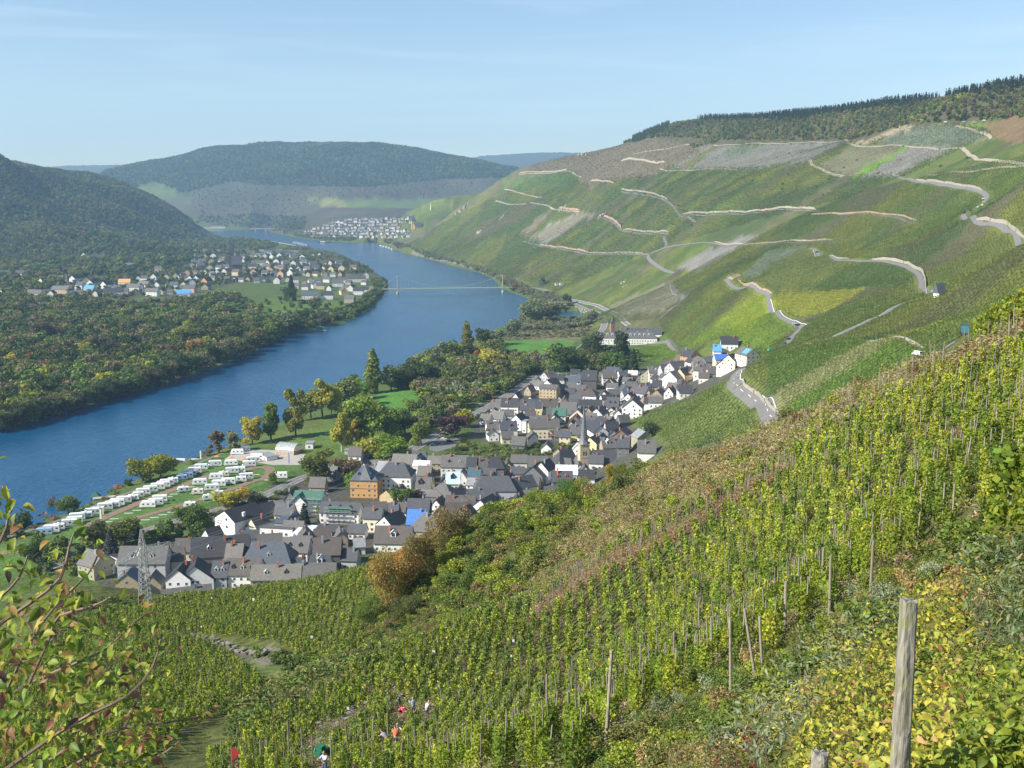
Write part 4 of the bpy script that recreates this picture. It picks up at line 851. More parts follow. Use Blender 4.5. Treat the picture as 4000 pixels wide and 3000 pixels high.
def house_at(loc, ang, L, W, e, r, wall, roof, label, hip=0., win=True, dorm=0, chim=1, name='house', over=.45, cat='house', group=None, wmat=None, near=True, chc=None, flat=False, dside=None, base=2.5, dcol=None, chh=1.3, dsc=1.):
 rs = random.Random(int(abs(loc[0] * 37 + loc[1] * 11)) + 5)
 H = empty(name, loc, ang, label=label, cat=cat, group=group); HOUSES.append(H)
 wc = WALLC[wall] if isinstance(wall, str) else wall; rc = ROOFC[roof] if isinstance(roof, str) else roof
 v_ = rs.uniform(.9, 1.1); rc = tuple(q * v_ for q in rc)
 hl, hw = L / 2, W / 2; m_ = wmat or (RUBBLE if wall in ('stone', 'tan', 'slate') else PLAST)
 mb = MB()
 if flat: mb.box(-hl, -hw, -base, hl, hw, e)
 elif hip > 0: mb.box(-hl, -hw, -base, hl, hw, e)
 else:
  n = 5; pr = [(-hw, -base), (hw, -base), (hw, e), (0, r - .25), (-hw, e)]; mb.extr(pr, -hl, hl)
 mb.link('wall', [m_], H, color=wc)
 mb = MB(); o = over; t = .28
 if flat:
  mb.box(-hl - .25, -hw - .25, e, hl + .25, hw + .25, e + .35)
 elif hip > 0:
  sl = (r - e) / hw; ez = e - o * sl * .6; hx = max(.2, hl - hip)
  lo = [(-hl - o, -hw - o, ez), (hl + o, -hw - o, ez), (hl + o, hw + o, ez), (-hl - o, hw + o, ez)]; lo2 = [(x, y, z - .22) for x, y, z in lo]; top = [(-hx, 0, r), (hx, 0, r)]
  mb.add(lo + top + lo2, [(0, 1, 5, 4), (2, 3, 4, 5), (1, 2, 5), (3, 0, 4), (6, 7, 1, 0), (7, 8, 2, 1), (8, 9, 3, 2), (9, 6, 0, 3), (9, 8, 7, 6)])
 else:
  sl = (r - e) / hw
  for s in (-1, 1):
   y1, z1 = s * (hw + o), e - o * sl
   pts = [(-hl - o * .7, 0, r), (hl + o * .7, 0, r), (hl + o * .7, y1, z1), (-hl - o * .7, y1, z1)]; lo = [(x, y, z - t) for x, y, z in pts]
   f = [(0, 1, 2, 3), (7, 6, 5, 4), (0, 4, 5, 1), (1, 5, 6, 2), (2, 6, 7, 3), (3, 7, 4, 0)]
   mb.add(pts + lo, f if s < 0 else [q[::-1] for q in f])
 R_ = mb.link('roof', [SLATE_M], H, color=rc)
 ca, sa = math.cos(ang), math.sin(ang); tv = (-loc[0], -loc[1]); ly = -sa * tv[0] + ca * tv[1]; lx = ca * tv[0] + sa * tv[1]; fs = -1 if ly < 0 else 1; fe = -1 if lx < 0 else 1
 nrm = math.hypot(lx, ly)
 if chim and not flat:
  for k in range(chim):
   x = rs.uniform(-.75, .75) * (hl - hip); y = rs.choice((-1, 1)) * rs.uniform(.15, .35) * hw; zt = r - abs(y) / hw * (r - e); cw = rs.uniform(.35, .5)
   MB().box(x - cw, y - .35, zt - .8, x + cw, y + .35, r + chh * rs.uniform(.5, 1.)).link('chimney', [chc or (BRICK if rs.random() < .55 else ZINC)], R_)
 if dorm and not flat:
  ds = fs if dside is None else dside; sl = (r - e) / hw; yy = .66 * hw
  for k in range(dorm):
   x = (k - (dorm - 1) / 2) * (L * .8 / max(dorm, 2)) if dorm > 1 else rs.uniform(-.2, .2) * L
   s = dsc; dormer(H, x, ds * yy, e + (hw - yy) * sl - .15, ds > 0, dcol or (WALLC['white'] if rs.random() < .6 else rc), rc, s)
 if win and near:
  nf = max(1, int((e - .3) / 2.6)); used = 0
  for side in (fs,):
   if abs(ly) / nrm < .15: break
   nx = max(1, int(L / 2.7))
   for f in range(nf):
    for k in range(nx):
     if rs.random() < .18: continue
     x = (k + .5) * L / nx - hl; z = .9 + f * 2.6
     link('window', WIN, H, loc=(x, side * (hw - .01), z), rot=(0, 0, math.pi if side < 0 else 0), scale=(rs.choice((.95, 1.1, 1.3)), 1, 1.35))
  if abs(lx) / nrm > .2:
   ny = max(1, int(W / 3.2))
   for f in range(nf + (1 if hip == 0 and r - e > 3 and not flat else 0)):
    n_ = ny if f < nf else max(1, ny // 2)
    for k in range(n_):
     if rs.random() < .2: continue
     y = (k + .5) * W / n_ - hw if f < nf else (k - (n_ - 1) / 2) * 2.2
     if f >= nf: y *= .8
     link('window', WIN, H, loc=(fe * (hl - .01), y, .9 + f * 2.6), rot=(0, 0, fe * -math.pi / 2), scale=(1.05, 1, 1.3))
 H['hl'] = hl; H['hw'] = hw
 return H
HL = [
('K', (580, 700), (230, 615), 10, 5.5, 10, 'olive', 'grey', 'olive gabled house with grey roof behind the left branches, beside the spruce'),
('K', (1050, 563), (1880, 558), 11, 7.5, 12.5, 'grey', 'grey', 'long pale grey house with a white end gable directly behind the lattice pylon', dict(dorm=2, L=18)),
('L', (70, 585), (320, 572), 9, 6, 10, 'cream', 'brown', 'brown roofed house with a row of attic windows right of the pylon', dict(dorm=0)),
('K', (1080, 1140), (1190, 1005), 8, 6.5, 9.5, 'stone', 'blue', 'narrow stone house with a blue black roof left of the pylon foot', dict(ymin=360, L=9)),
('L', (205, 1045), (330, 890), 9, 5.5, 9.3, 'white', 'black', 'white gabled house with a flower box under its window and a black roof', dict(ymin=360, L=11)),
('L', (550, 1000), (615, 790), 13, 4.8, 10, 'white', 'black', 'wide black roofed house with a dark timber gable over white ground floor', dict(ymin=360, L=11)),
('L', (350, 430), (590, 422), 8, 6, 9.5, 'white', 'brown', 'small brown roofed house tucked against the stone gable', dict()),
('L', (625, 375), (1600, 312), 13, 7, 13, 'stone', 'dark', 'long dark roofed barn with a rubble stone gable below the hotel', dict(dorm=2, L=22, chim=2)),
('L', (740, 660), (1210, 632), 9, 5, 8.5, 'stone', 'dark', 'dark roofed house with brick chimneys in front of the long barn', dict(chim=2)),
('L', (1255, 510), (1610, 508), 11, 6, 11, 'cream', 'lichen', 'lichen speckled roof with two red brick chimneys', dict(chim=2, chc='b')),
('N', (80, 640), (470, 640), 14, 6, 12.5, 'cream', 'blue', 'big blue slate roof with a tall dormer above cream walls', dict(hip=4, dorm=1, L=19)),
('L', (1775, 640), (1830, 575), 8, 5, 8, 'slate', 'dark', 'small dark slate gable in front of the big blue slate roof', dict(L=7)),
('N', (30, 475), (560, 442), 9, 5, 9, 'white', 'grey', 'grey roofed house with a white gable behind the blue slate roof', dict()),
('N', (600, 530), (1170, 545), 10, 5, 9.5, 'white', 'grey', 'white house with two small dark dormers in a grey roof', dict(dorm=2, dcol=(.1, .1, .1))),
('N', (1260, 545), (1840, 535), 12, 6.5, 11.5, 'dark', 'brown', 'wide brown roofed barn with satellite dishes', dict(win=False)),
('N', (1880, 775), (2212, 785), 8, 4, 7.5, 'grey', 'slate', 'low grey blue roof at the end of the brown barn', dict()),
('N', (1180, 925), (1610, 930), 8, 4, 7.5, 'white', 'dark', 'dark roof with one large white dormer near the vines', dict(dorm=1, ymin=380, dsc=1.6)),
('N', (800, 985), (1060, 960), 7, 4, 7, 'slate', 'slate', 'small slate roofed outhouse left of the large white dormer', dict(ymin=380)),
('N', (520, 1030), (760, 1030), 5, 3, 4, 'grey', 'white', 'shed with a flat white metal roof among the slate roofs', dict(ymin=370, chim=0, win=False)),
('N', (0, 1135), (900, 1115), 10, 5, 9, 'stone', 'lichen', 'long lichen grey roof just above the vineyard edge', dict(ymin=360, L=18, dorm=2)),
('N', (940, 1098), (1640, 1088), 10, 5, 9, 'stone', 'grey', 'plain grey roof right of the lichen roof at the vineyard edge', dict(ymin=360, L=15)),
('L', (1340, 825), (1930, 832), 11, 5.5, 10, 'white', 'brown', 'brown roofed house with three orange capped dormers', dict(ymin=370, dorm=3, L=13)),
('L', (960, 885), (1290, 880), 10, 5, 9.5, 'grey', 'slate', 'slate house with solar panels and twin dormers', dict(ymin=370, dorm=2)),
('D', (365, 1271), (440, 1262), 8, 3, 6, 'white', 'grey', 'low long shed with a white end wall at the foot of the vines', dict(ymin=330, chim=1, win=False, L=17)),
('C', (600, 915), (890, 832), 14.5, 7.8, 12.2, 'white', 'black', 'HOTEL', dict(win=False, chim=0, L=19)),
('C', (1480, 678), (1740, 688), 11, 7, 11, 'white', 'green', 'SCAFF', dict(win=True, chim=0, L=15, hip=0)),
('C', (1745, 812), (2260, 832), 10, 6, 10, 'white', 'slate', 'LONGW', dict(L=20, dorm=3)),
('E', (400, 885), (620, 893), 9, 6.5, 10, 'paleyellow', 'slate', 'pale yellow house with grey roof beside the scaffolded long house', dict()),
('E', (470, 820), (660, 815), 9, 7, 11, 'cream', 'brown', 'brown roof rising behind the pale yellow house', dict()),
('E', (665, 830), (815, 832), 9, 6, 10.5, 'brick', 'slate', 'slate roofed house with a rusty brown end gable', dict()),
('E', (660, 985), (800, 930), 9, 5, 9, 'white', 'black', 'white gabled house with two small windows left of the blue tarpaulin', dict(L=11)),
('E', (340, 384), (480, 388), 12, 10, 16, 'orange', 'blue', 'VILLA', dict(hip=5.2, L=15, chim=2, dorm=2, win=True)),
('E', (690, 330), (870, 335), 13, 8.5, 14, 'white', 'slate', 'large white block with a hipped slate roof right of the orange villa', dict(hip=5, L=17)),
('E', (570, 315), (740, 330), 9, 8, 12, 'grey', 'light', 'pale slate roof with a small turret behind the white block', dict()),
('E', (750, 225), (1040, 235), 10, 6, 10, 'stone', 'lichen', 'weathered grey roof at the upper edge of the lower village', dict()),
('E', (1010, 305), (1200, 315), 7, 6, 8, 'white', 'white', 'house with a dazzling white roof between slate roofs', dict(chim=0)),
('E', (1180, 250), (1355, 255), 8, 5, 8, 'stone', 'lichen', 'small mossy roof right of the white roof', dict()),
('E', (1385, 240), (1640, 245), 10, 6, 11, 'offwhite', 'grey', 'steep grey roof above arched windows facing the gardens', dict(dorm=2, L=14)),
('E', (1660, 268), (1780, 270), 10, 6.5, 10.5, 'slate', 'dark', 'dark slate roof with a satellite dish at the garden edge', dict()),
('E', (1790, 280), (1900, 275), 9, 6, 10, 'offwhite', 'grey', 'narrow mid grey roof between two dark roofs', dict()),
('E', (1915, 260), (2115, 260), 11, 6, 11, 'slate', 'dark', 'broad dark roof with a small triangular dormer by the gardens', dict(hip=2.5)),
('E', (1060, 370), (1220, 375), 8, 4, 8, 'dark', 'lichen', 'patchy old roof below the white roof', dict()),
('E', (1400, 450), (1570, 450), 9, 6, 10.5, 'yellow', 'paleblue', 'yellow house with a pale blue unfinished roof', dict(dorm=1, dcol=(.1, .1, .11), dsc=1.7)),
('E', (1680, 395), (1830, 400), 9, 6, 9.5, 'white', 'teal', 'white house with a dark teal roof', dict()),
('E', (1040, 510), (1220, 515), 11, 5.5, 10, 'paleyellow', 'grey', 'grey roof with skylights and a tall white gabled dormer', dict(dorm=1, dsc=1.7)),
('E', (1670, 520), (1860, 530), 8, 5, 7.5, 'white', 'light', 'low white house under the dark teal roof', dict()),
('E', (1350, 590), (1375, 592), 12, 6, 11, 'slate', 'grey', 'pyramid roofed grey house with a tall chimney', dict(hip=5.8, L=13, chim=1)),
('E', (1900, 500), (2110, 500), 14, 7, 12.5, 'grey', 'slate', 'big hipped slate roof with windows along its shaded side', dict(hip=4, L=20)),
('E', (1650, 660), (2000, 655), 8, 5, 8, 'slate', 'slate', 'long low slate roof in front of the big hipped roof', dict()),
('E', (1400, 735), (1760, 740), 9, 5, 9, 'brown', 'brown', 'brown roof with two satellite dishes and red chimneys', dict(chim=2)),
('E', (1390, 830), (1800, 815), 9, 4.5, 8, 'brown', 'brown', 'lower brown roof with a pale fringe of shingles', dict(L=14)),
('E', (930, 775), (1200, 780), 12, 6, 11, 'slate', 'slate', 'plain slate roof rising behind the blue tarpaulin', dict()),
('E', (930, 910), (1145, 915), 10, 5, 10, 'slate', 'bluetarp', 'house with its whole roof under a bright blue tarpaulin', dict(chim=1)),
('E', (1150, 960), (1215, 965), 13, 5, 11, 'stone', 'grey', 'steep hipped grey roof with a dark dormer right of the blue tarpaulin', dict(hip=6, L=15, dorm=1, dcol=(.08, .08, .08))),
('E', (1570, 905), (1690, 845), 7, 6, 9, 'offwhite', 'black', 'narrow pinkish white gable with a black roof', dict(L=9, ymin=360)),
('E', (1850, 872), (1950, 825), 9, 4.5, 8.5, 'tan', 'dark', 'half timbered gable at the edge of the scrub', dict(L=9, ymin=360)),
('E', (1830, 790), (1960, 722), 10, 6, 10, 'white', 'black', 'black roofed house with a thin white gable strip above the scrub', dict(L=12, ymin=360)),
('E', (590, 1112), (920, 1117), 12, 4, 9.5, 'white', 'brown', 'big brown barn roof with a white triangular dormer at the vine edge', dict(ymin=360, dorm=1, dsc=1.8, L=15)),
('E', (255, 1270), (390, 1262), 7, 3.5, 6, 'white', 'light', 'small white outbuilding beside the big brown barn', dict(ymin=360)),
('E', (655, 672), (860, 595), 8, 3.5, 6.5, 'tan', 'dark', 'tan garage gable between the orange villa and a leafy tree', dict(L=13)),
('E', (1330, 930), (1540, 932), 10, 5, 9, 'brown', 'brown', 'dark brown roof right of the steep hipped roof', dict(ymin=360)),
('H', (190, 10), (400, 15), 10, 6.3, 11, 'white', 'dark', 'three storey white house with a strip of white dormer windows', dict(dorm=1)),
('H', (415, 45), (585, 45), 10, 5.5, 10.5, 'white', 'slate', 'white house with twin attic windows right of the three storey house', dict(dorm=1)),
('H', (600, 60), (680, 60), 8, 7, 10, 'yellow', 'slate', 'narrow yellowish house with open balconies', dict()),
('H', (690, 20), (880, 18), 10, 5, 10.5, 'offwhite', 'brown', 'off white barn left of the green roof', dict(win=False)),
('H', (820, 135), (985, 140), 8, 5, 9, 'offwhite', 'green', 'house with a striped green roof in the upper village', dict(dorm=1)),
('H', (370, 215), (430, 188), 7.5, 6.5, 10, 'white', 'black', 'slim white gable with black roof left of the cream apartment house', dict(L=10)),
('H', (160, 302), (370, 296), 9, 6, 10, 'white', 'slate', 'white house with a glazed conservatory facing the gardens', dict(dorm=1)),
('H', (0, 305), (140, 300), 9, 6, 9.5, 'white', 'grey', 'grey roofed white house at the car park corner', dict()),
('H', (500, 270), (920, 266), 12, 8, 13, 'cream', 'grey', 'FLATS', dict(L=20)),
('H', (1115, 160), (1165, 105), 10, 5, 9.5, 'paleyellow', 'grey', 'cream gable with a round arched window behind the church spire', dict(L=12)),
('H', (1085, 230), (1120, 190), 8, 4, 8, 'brown', 'grey', 'brown timber gable left of the church spire', dict(L=8)),
('H', (1360, 140), (1430, 105), 11, 4, 9, 'white', 'slate', 'broad white gable right of the church spire tip', dict(L=12)),
('H', (1490, 0), (1640, 5), 10, 5.5, 11, 'paleyellow', 'slate', 'mansard house with white dormers in the upper village', dict(dorm=2)),
('H', (1800, 35), (1825, -15), 12, 7.5, 12.5, 'white', 'brown', 'tallest white gable standing against the vineyard tongue', dict(L=13)),
('H', (1110, 292), (1340, 290), 9, 5, 9, 'slate', 'slate', 'low slate roof directly behind the spire', dict()),
('H', (1410, 350), (1340, 305), 9, 4, 8, 'white', 'dark', 'white gable end under a dark roof right of the spire', dict(L=12)),
('H', (1490, 270), (1400, 235), 9, 5, 9, 'grey', 'dark', 'dark stepped roof in the shaded lane', dict(L=11)),
('H', (1040, 335), (1190, 335), 10, 4, 9, 'yellow', 'grey', 'yellow walled house left of the church spire', dict()),
('H', (910, 420), (1040, 425), 8, 5, 7.5, 'cream', 'slate', 'cream house with a slate roof beside the cream apartment house', dict()),
('H', (1290, 490), (1330, 470), 8, 6, 9, 'yellow', 'dark', 'yellow gable just right of the church tower', dict(L=8)),
('H', (1665, 405), (1715, 365), 10, 4, 8, 'brown', 'slate', 'brown wooden gable at the foot of the vineyard tongue', dict(L=10)),
('H', (1935, 415), (1905, 400), 8, 4, 7, 'olive', 'light', 'grey green gabled hut under a round bush', dict(L=8)),
('H', (1420, 510), (1580, 505), 9, 5, 9, 'stone', 'grey', 'grey roof with a white gabled dormer right of the church', dict(dorm=1, dsc=1.6)),
('H', (1620, 495), (1770, 500), 9, 5, 9, 'slate', 'slate', 'slate roof with a thin turret near the birches', dict()),
('H', (1870, 530), (2090, 535), 10, 4, 8.5, 'white', 'grey', 'last grey roof at the right end of the lower village', dict()),
('H', (520, 725), (760, 727), 10, 5, 9.5, 'slate', 'grey', 'grey roof left of the church choir', dict()),
('H', (690, 797), (760, 762), 8, 7, 11, 'white', 'black', 'tall white gable left of the house with red dormers', dict(L=10)),
('H', (590, 845), (640, 805), 10, 6, 10.5, 'slate', 'black', 'black slate clad house in the shaded lane', dict(L=12)),
('H', (810, 912), (1060, 912), 9, 5.5, 9.5, 'slate', 'slate', 'slate stone house with two red dormers and a tall orange chimney', dict(dorm=2, dcol=(.55, .10, .06), chc='o', chh=2.6)),
('H', (860, 838), (1120, 840), 8, 6, 9.5, 'grey', 'white', 'white roofed block behind the red dormers', dict(chim=1, ymin=400)),
('H', (385, 988), (500, 965), 9, 6.5, 11, 'paleyellow', 'slate', 'plain pale yellow gable right of the big hipped roof', dict(L=11, win=False)),
('H', (550, 1152), (440, 1150), 6, 3, 6, 'white', 'grey', 'low white gabled annex at the edge of the scrub', dict(L=8, ymin=360)),
('F', (345, 784), (590, 800), 9, 7.5, 9.8, 'tan', 'grey', 'tall stone gable with a blank white side wall beside the river road', dict(L=13)),
('F', (425, 738), (550, 708), 9, 7, 11, 'white', 'dark', 'white gable peeping over the stone gable', dict(L=12)),
('F', (520, 665), (640, 667), 9, 5.5, 9, 'white', 'dark', 'white house with two flat skylights near the river road', dict()),
('F', (395, 642), (510, 622), 9, 5, 9, 'grey', 'lichen', 'pale weathered roof nearest the river road bend', dict()),
('F', (700, 680), (850, 682), 9, 5, 9, 'white', 'blue', 'white house with a blue grey roof left of the tall barn', dict()),
('F', (870, 616), (1050, 620), 13, 7.5, 14, 'dark', 'dark', 'tall dark barn roof with a single dormer in the upper village', dict(dorm=1, win=False)),
('F', (1165, 577), (1325, 580), 8, 6, 9, 'grey', 'blue', 'blue grey roof at the back of the upper village', dict()),
('F', (1115, 626), (1295, 626), 10, 6, 10.5, 'offwhite', 'brown', 'brown grey roof above a small tan gable', dict()),
('F', (1205, 722), (1235, 700), 9, 3, 7, 'tan', 'dark', 'small tan gable in front of the brown grey roof', dict(L=8)),
('F', (1310, 622), (1410, 618), 9, 6, 9.5, 'white', 'slate', 'narrow white house with slate roof left of the red scaffolding', dict()),
('F', (1440, 622), (1550, 625), 9, 6, 9.5, 'brown', 'white', 'REDSC', dict(chim=0)),
('F', (1680, 604), (1715, 580), 11, 5, 9.5, 'olive', 'dark', 'broad tan gable with one small window in the upper village', dict(L=12)),
('F', (1685, 577), (1810, 577), 9, 6, 9.5, 'paleyellow', 'grey', 'cream row house with a red balcony', dict(dorm=1)),
('F', (1980, 627), (2040, 612), 11, 7.5, 12, 'white', 'grey', 'blank bright white gable in the upper village', dict(L=14, win=False)),
('F', (1830, 547), (1960, 542), 9, 5, 9, 'grey', 'slate', 'slate roofs stepping up behind the cream row house', dict()),
('F', (1945, 522), (2115, 495), 9, 5, 9, 'grey', 'grey', 'long grey brown roof below the tan brick gable', dict()),
('O', (430, 692), (500, 680), 9, 6, 10, 'peach', 'black', 'peach gable with black roof right of the bright white gable', dict(L=12)),
('O', (510, 413), (590, 430), 10, 5, 9.5, 'brick', 'dark', 'tan brick gable at the top end of the village', dict(L=12)),
('O', (540, 532), (590, 545), 7, 4, 7, 'white', 'dark', 'small white gable below the tan brick gable', dict(L=8)),
('O', (590, 588), (740, 592), 10, 6, 11.5, 'white', 'grey', 'mansard roofed white house with four round dormers', dict(dorm=2)),
('O', (490, 652), (570, 680), 8, 5, 9, 'cream', 'black', 'cream gable with black roof below the mansard house', dict(L=10)),
('O', (870, 350), (985, 352), 9, 7, 11, 'white', 'skytarp', 'tall house with a light blue tarpaulin on its roof slope', dict()),
('O', (885, 490), (1110, 488), 8, 6, 9, 'paleyellow', 'bluetarp', 'cream house under a strong blue tarpaulin roof', dict(chim=0)),
('O', (1030, 562), (1080, 545), 8, 5, 8.5, 'paleyellow', 'black', 'cream gable nearest the vineyard tongue', dict(L=10)),
('O', (1115, 492), (1165, 478), 8.5, 6, 9.5, 'paleyellow', 'black', 'second cream gable up from the vineyard tongue', dict(L=10)),
('O', (980, 232), (1225, 236), 11, 4.5, 9, 'white', 'dark', 'dark roofed bungalow alone above the blue tarpaulins', dict()),
('O', (1440, 413), (1290, 378), 10, 6, 10, 'paleyellow', 'grey', 'PANEL', dict(L=14)),
('O', (350, 928), (580, 932), 8, 4, 6.5, 'white', 'slate', 'low white house with a slate roof against the vines', dict()),
('F', (1790, 857), (1840, 835), 9, 5, 9, 'tan', 'slate', 'TIMBER', dict(L=11, win=False)),
('F', (1540, 800), (1640, 812), 9, 6, 10.5, 'grey', 'slate', 'slate gabled house behind the half timbered house', dict(L=12)),
('F', (870, 842), (960, 846), 14, 4, 8, 'white', 'brown', 'wide hipped brown roof over white walls below the tall barn', dict(hip=5, L=17)),
('F', (830, 978), (1110, 980), 9, 5, 9, 'grey', 'dark', 'dark slate roof above the spire tip', dict()),
('F', (600, 1006), (800, 1012), 10, 5, 9.5, 'stone', 'grey', 'grey barn roof between the green roof and the spire', dict()),
('F', (1360, 862), (1480, 857), 8, 5, 8, 'grey', 'blue', 'small blue grey roof above the tallest white gable', dict()),
('F', (1560, 772), (1720, 780), 8, 5, 8.5, 'slate', 'dark', 'dark roof row behind the slate gabled house', dict()),
('F', (1735, 738), (1870, 742), 9, 5, 9, 'tan', 'dark', 'dark roof with a tan gable under the bright white gable', dict()),
('F', (1440, 900), (1480, 880), 9, 5, 9.5, 'white', 'dark', 'white gable partly hidden behind the tallest white gable', dict(L=10)),
]
SPECIAL = {}
for h in HL:
 c, r1, r2, W, e, r, wl, rf, lb = h[:9]; k = dict(h[9]) if len(h) > 9 else {}
 if k.get('chc') == 'b': k['chc'] = BRICK
 if k.get('chc') == 'o': k['chc'] = simple('orange_brick', (.62, .20, .08), .85, .2, 3)
 full = {'HOTEL': 'white hotel with lettering on its gable and a black roof', 'SCAFF': 'white house wrapped in scaffolding with a green membrane roof', 'LONGW': 'long white house with scaffolding and green netting on its roof', 'VILLA': 'large orange brick villa with a steep blue slate roof', 'FLATS': 'long cream apartment house with a roofed red balcony', 'REDSC': 'house under repair with red brown scaffolding and a white sheet roof', 'PANEL': 'white and cream house with sky blue panels on its roof beside the vineyard', 'TIMBER': 'tan half timbered gable at the edge of the vineyard tongue'}
 f = 1. if lb in full else 1.12
 if 'L' in k: k['L'] *= f
 o = house(c, r1, r2, W * f, e * f, r * f, wl, rf, full.get(lb, lb), **k); o['W'] = W; o['e'] = e; o['r'] = r
 if lb in full: SPECIAL[lb] = o
def fillers():
 poly = np.array([(420, 1180), (640, 1075), (700, 1050), (760, 990), (1000, 990), (1250, 985), (1300, 1000), (1280, 1050), (1100, 1110), (900, 1170), (560, 1240), (300, 1290), (260, 1260)], float); up = np.array([(1050, 950), (1050, 880), (1100, 835), (1230, 815), (1470, 775), (1540, 780), (1560, 820), (1500, 850), (1350, 900), (1420, 950), (1290, 985)], float)
 base = list(HOUSES); used = set(); rs = random.Random(6); road = path3(B53, 10, ymin=420); n = 0
 for pl in (poly, up):
  w_ = np.array([hitg(a, b_, ymin=395)[:2] for a, b_ in pl])
  for x in np.arange(w_[:, 0].min(), w_[:, 0].max(), 8.5):
   for y in np.arange(w_[:, 1].min(), w_[:, 1].max(), 8.5):
    X, Y = x + rs.uniform(-2, 2), y + rs.uniform(-2, 2)
    if not inpoly(np.array([X]), np.array([Y]), w_)[0] or pdist(np.array([X]), np.array([Y]), road, False)[0] < 12 or float(hz(X, Y)) > 40: continue
    qx, qy = proj(X, Y, float(hz(X, Y)) + 4)
    if 690 < qx < 850 and 1035 < qy < 1112: continue
    def gap(h):
     ca, sa = math.cos(h.rotation_euler.z), math.sin(h.rotation_euler.z); dx, dy = X - h.location.x, Y - h.location.y; return max(abs(dx * ca + dy * sa) - h['hl'], abs(-dx * sa + dy * ca) - h['hw'])
    if min(gap(h) for h in HOUSES) < 3.5: continue
    nb = min(base, key=lambda h: (h.location.x - X) ** 2 + (h.location.y - Y) ** 2); dx, dy = X - nb.location.x, Y - nb.location.y
    rel = ('right of' if dx > 0 else 'left of') if abs(dx) > abs(dy) else ('behind' if dy > 0 else 'in front of')
    wl, rf = rs.choice(('white', 'white', 'white', 'stone', 'cream', 'slate', 'offwhite')), rs.choice(('slate', 'grey', 'dark', 'grey', 'brown')); key = (nb.name, rel)
    if key in used: continue
    used.add(key); sh = ' '.join(nb['label'].split()[:8]); sh = sh.rsplit(' ', 1)[0] if sh.split()[-1] in ('a', 'an', 'the', 'and', 'with', 'of', 'in', 'on', 'under', 'its', 'by', 'left', 'right', 'over', 'to') else sh
    g = rs.random() < .35; house_at((X, Y, float(hz(X, Y)) - .2), nb.rotation_euler.z + (R(90) if g else 0), rs.uniform(7.5, 10), rs.uniform(6, 7.5), rs.uniform(3.5, 5), rs.uniform(7, 8.8), wl, rf, f"{'ivory' if wl == 'offwhite' else wl} annex, {rf} roof, {rel} the {sh}", chim=rs.randrange(2), dorm=0, name='house'); n += 1
 print('fillers', n)
fillers()
# ------------------------------------------------------------------ special buildings
def gh(o, x, y, z):
 return o
S = SPECIAL
BLACKP = simple('dark_lettering', (.10, .11, .10), .6, .05)
h = S['HOTEL']; hl = h['hl']; e_ = 1 if (h.matrix_basis @ Vector((1, 0, 0)) - h.location).dot(-h.location) > 0 else -1
def gabtext(parent, s, x, y, z, size, sgn):
 cu = bpy.data.curves.new('lettering', 'FONT'); cu.body = s; cu.size = size; cu.extrude = .04; cu.align_x = 'CENTER'; cu.materials.append(BLACKP); o0 = bpy.data.objects.new('lettering_curve', cu); me = bpy.data.meshes.new_from_object(o0); bpy.data.objects.remove(o0); me.name = 'lettering'; o = bpy.data.objects.new('lettering', me); me.materials.clear(); me.materials.append(BLACKP); C.objects.link(o); o.parent = parent; o.location = (x, y, z); o.rotation_euler = (R(90), 0, R(90) * sgn); return o
gabtext(h, 'HOTEL', e_ * (hl + .05), -e_ * 3.6, 5.9, 1.45, e_)
mb = MB(); rr = random.Random(2)
for k in range(8): mb.box(e_ * (hl + .02), -e_ * 3.6 - 2.2 + k * .58, 4.9, e_ * (hl + .07), -e_ * 3.6 - 2.2 + k * .58 + .36, 4.9 + rr.choice((.5, .75)))
mb.link('lettering', [BLACKP], h, kind='stuff')
for (y, z, sx) in ((1.4, 7.2, 1.6), (1.4, 3.6, 1.6), (-3.0, .8, 1.5)): link('window', WIN, h, loc=(e_ * (hl - .01), e_ * y, z), rot=(0, 0, e_ * -math.pi / 2), scale=(sx, 1, 1.4))
MB().box(-1.6, -.5, 0, 1.6, .5, 7.5).link('chimney', [simple('white_render', (.78, .77, .74), .85, .06)], h, loc=(e_ * hl * .25, e_ * 5.6, 6.), scale=(.45, 1, .62))
for i in range(4): link('window', WIN, h, loc=((i - 1.5) * 4, e_ * 7.22, 1.5), rot=(0, 0, 0 if e_ > 0 else math.pi), scale=(1.6, 1, 1.6))
def scaffold(h, side, L, H_, mat, y0, dz=2.1, name='scaffold'):
 mb = MB()
 for k in range(int(L / 2.2) + 1):
  x = -L / 2 + k * 2.2
  for dy in (.3, 1.2): mb.bar((x, side * (y0 + dy), -1), (x, side * (y0 + dy), H_), .05)
 z = 2.
 while z < H_:
  mb.box(-L / 2, side * (y0 + .75) - .5, z - .06, L / 2, side * (y0 + .75) + .5, z); mb.bar((-L / 2, side * (y0 + 1.2), z + 1), (L / 2, side * (y0 + 1.2), z + 1), .05); z += dz
 return mb.link(name, [mat], h)
def fside(h):
 M = h.rotation_euler.z; ly = math.sin(M) * h.location.x - math.cos(M) * h.location.y; return -1 if ly < 0 else 1
h = S['SCAFF']; s = fside(h); scaffold(h, s, 15, 9, STEEL, 5.5); scaffold(h, -s, 15, 9, STEEL, 5.5)
mb = MB(); mb.add([(-7.5, s * 5.4, -2), (-.5, s * 5.4, -2), (-.5, s * 5.4, 6.8), (-4, s * 5.4, 10.6), (-7.5, s * 5.4, 6.8), (-4, 0, 10.6)], [(0, 1, 2, 3, 4)]); mb.extr([(0, 0), (.01, 0), (.01, .01)], 0, .01)
g = MB(); g.extr([(-3.6, -2), (3.6, -2), (3.6, 6.8), (0, 10.3), (-3.6, 6.8)], 0, 7.2).link('gable_wing', [PLAST], h, loc=(-3.6, 0, 0), rot=(0, 0, s * math.pi / 2), color=WALLC['white'])
g = MB()
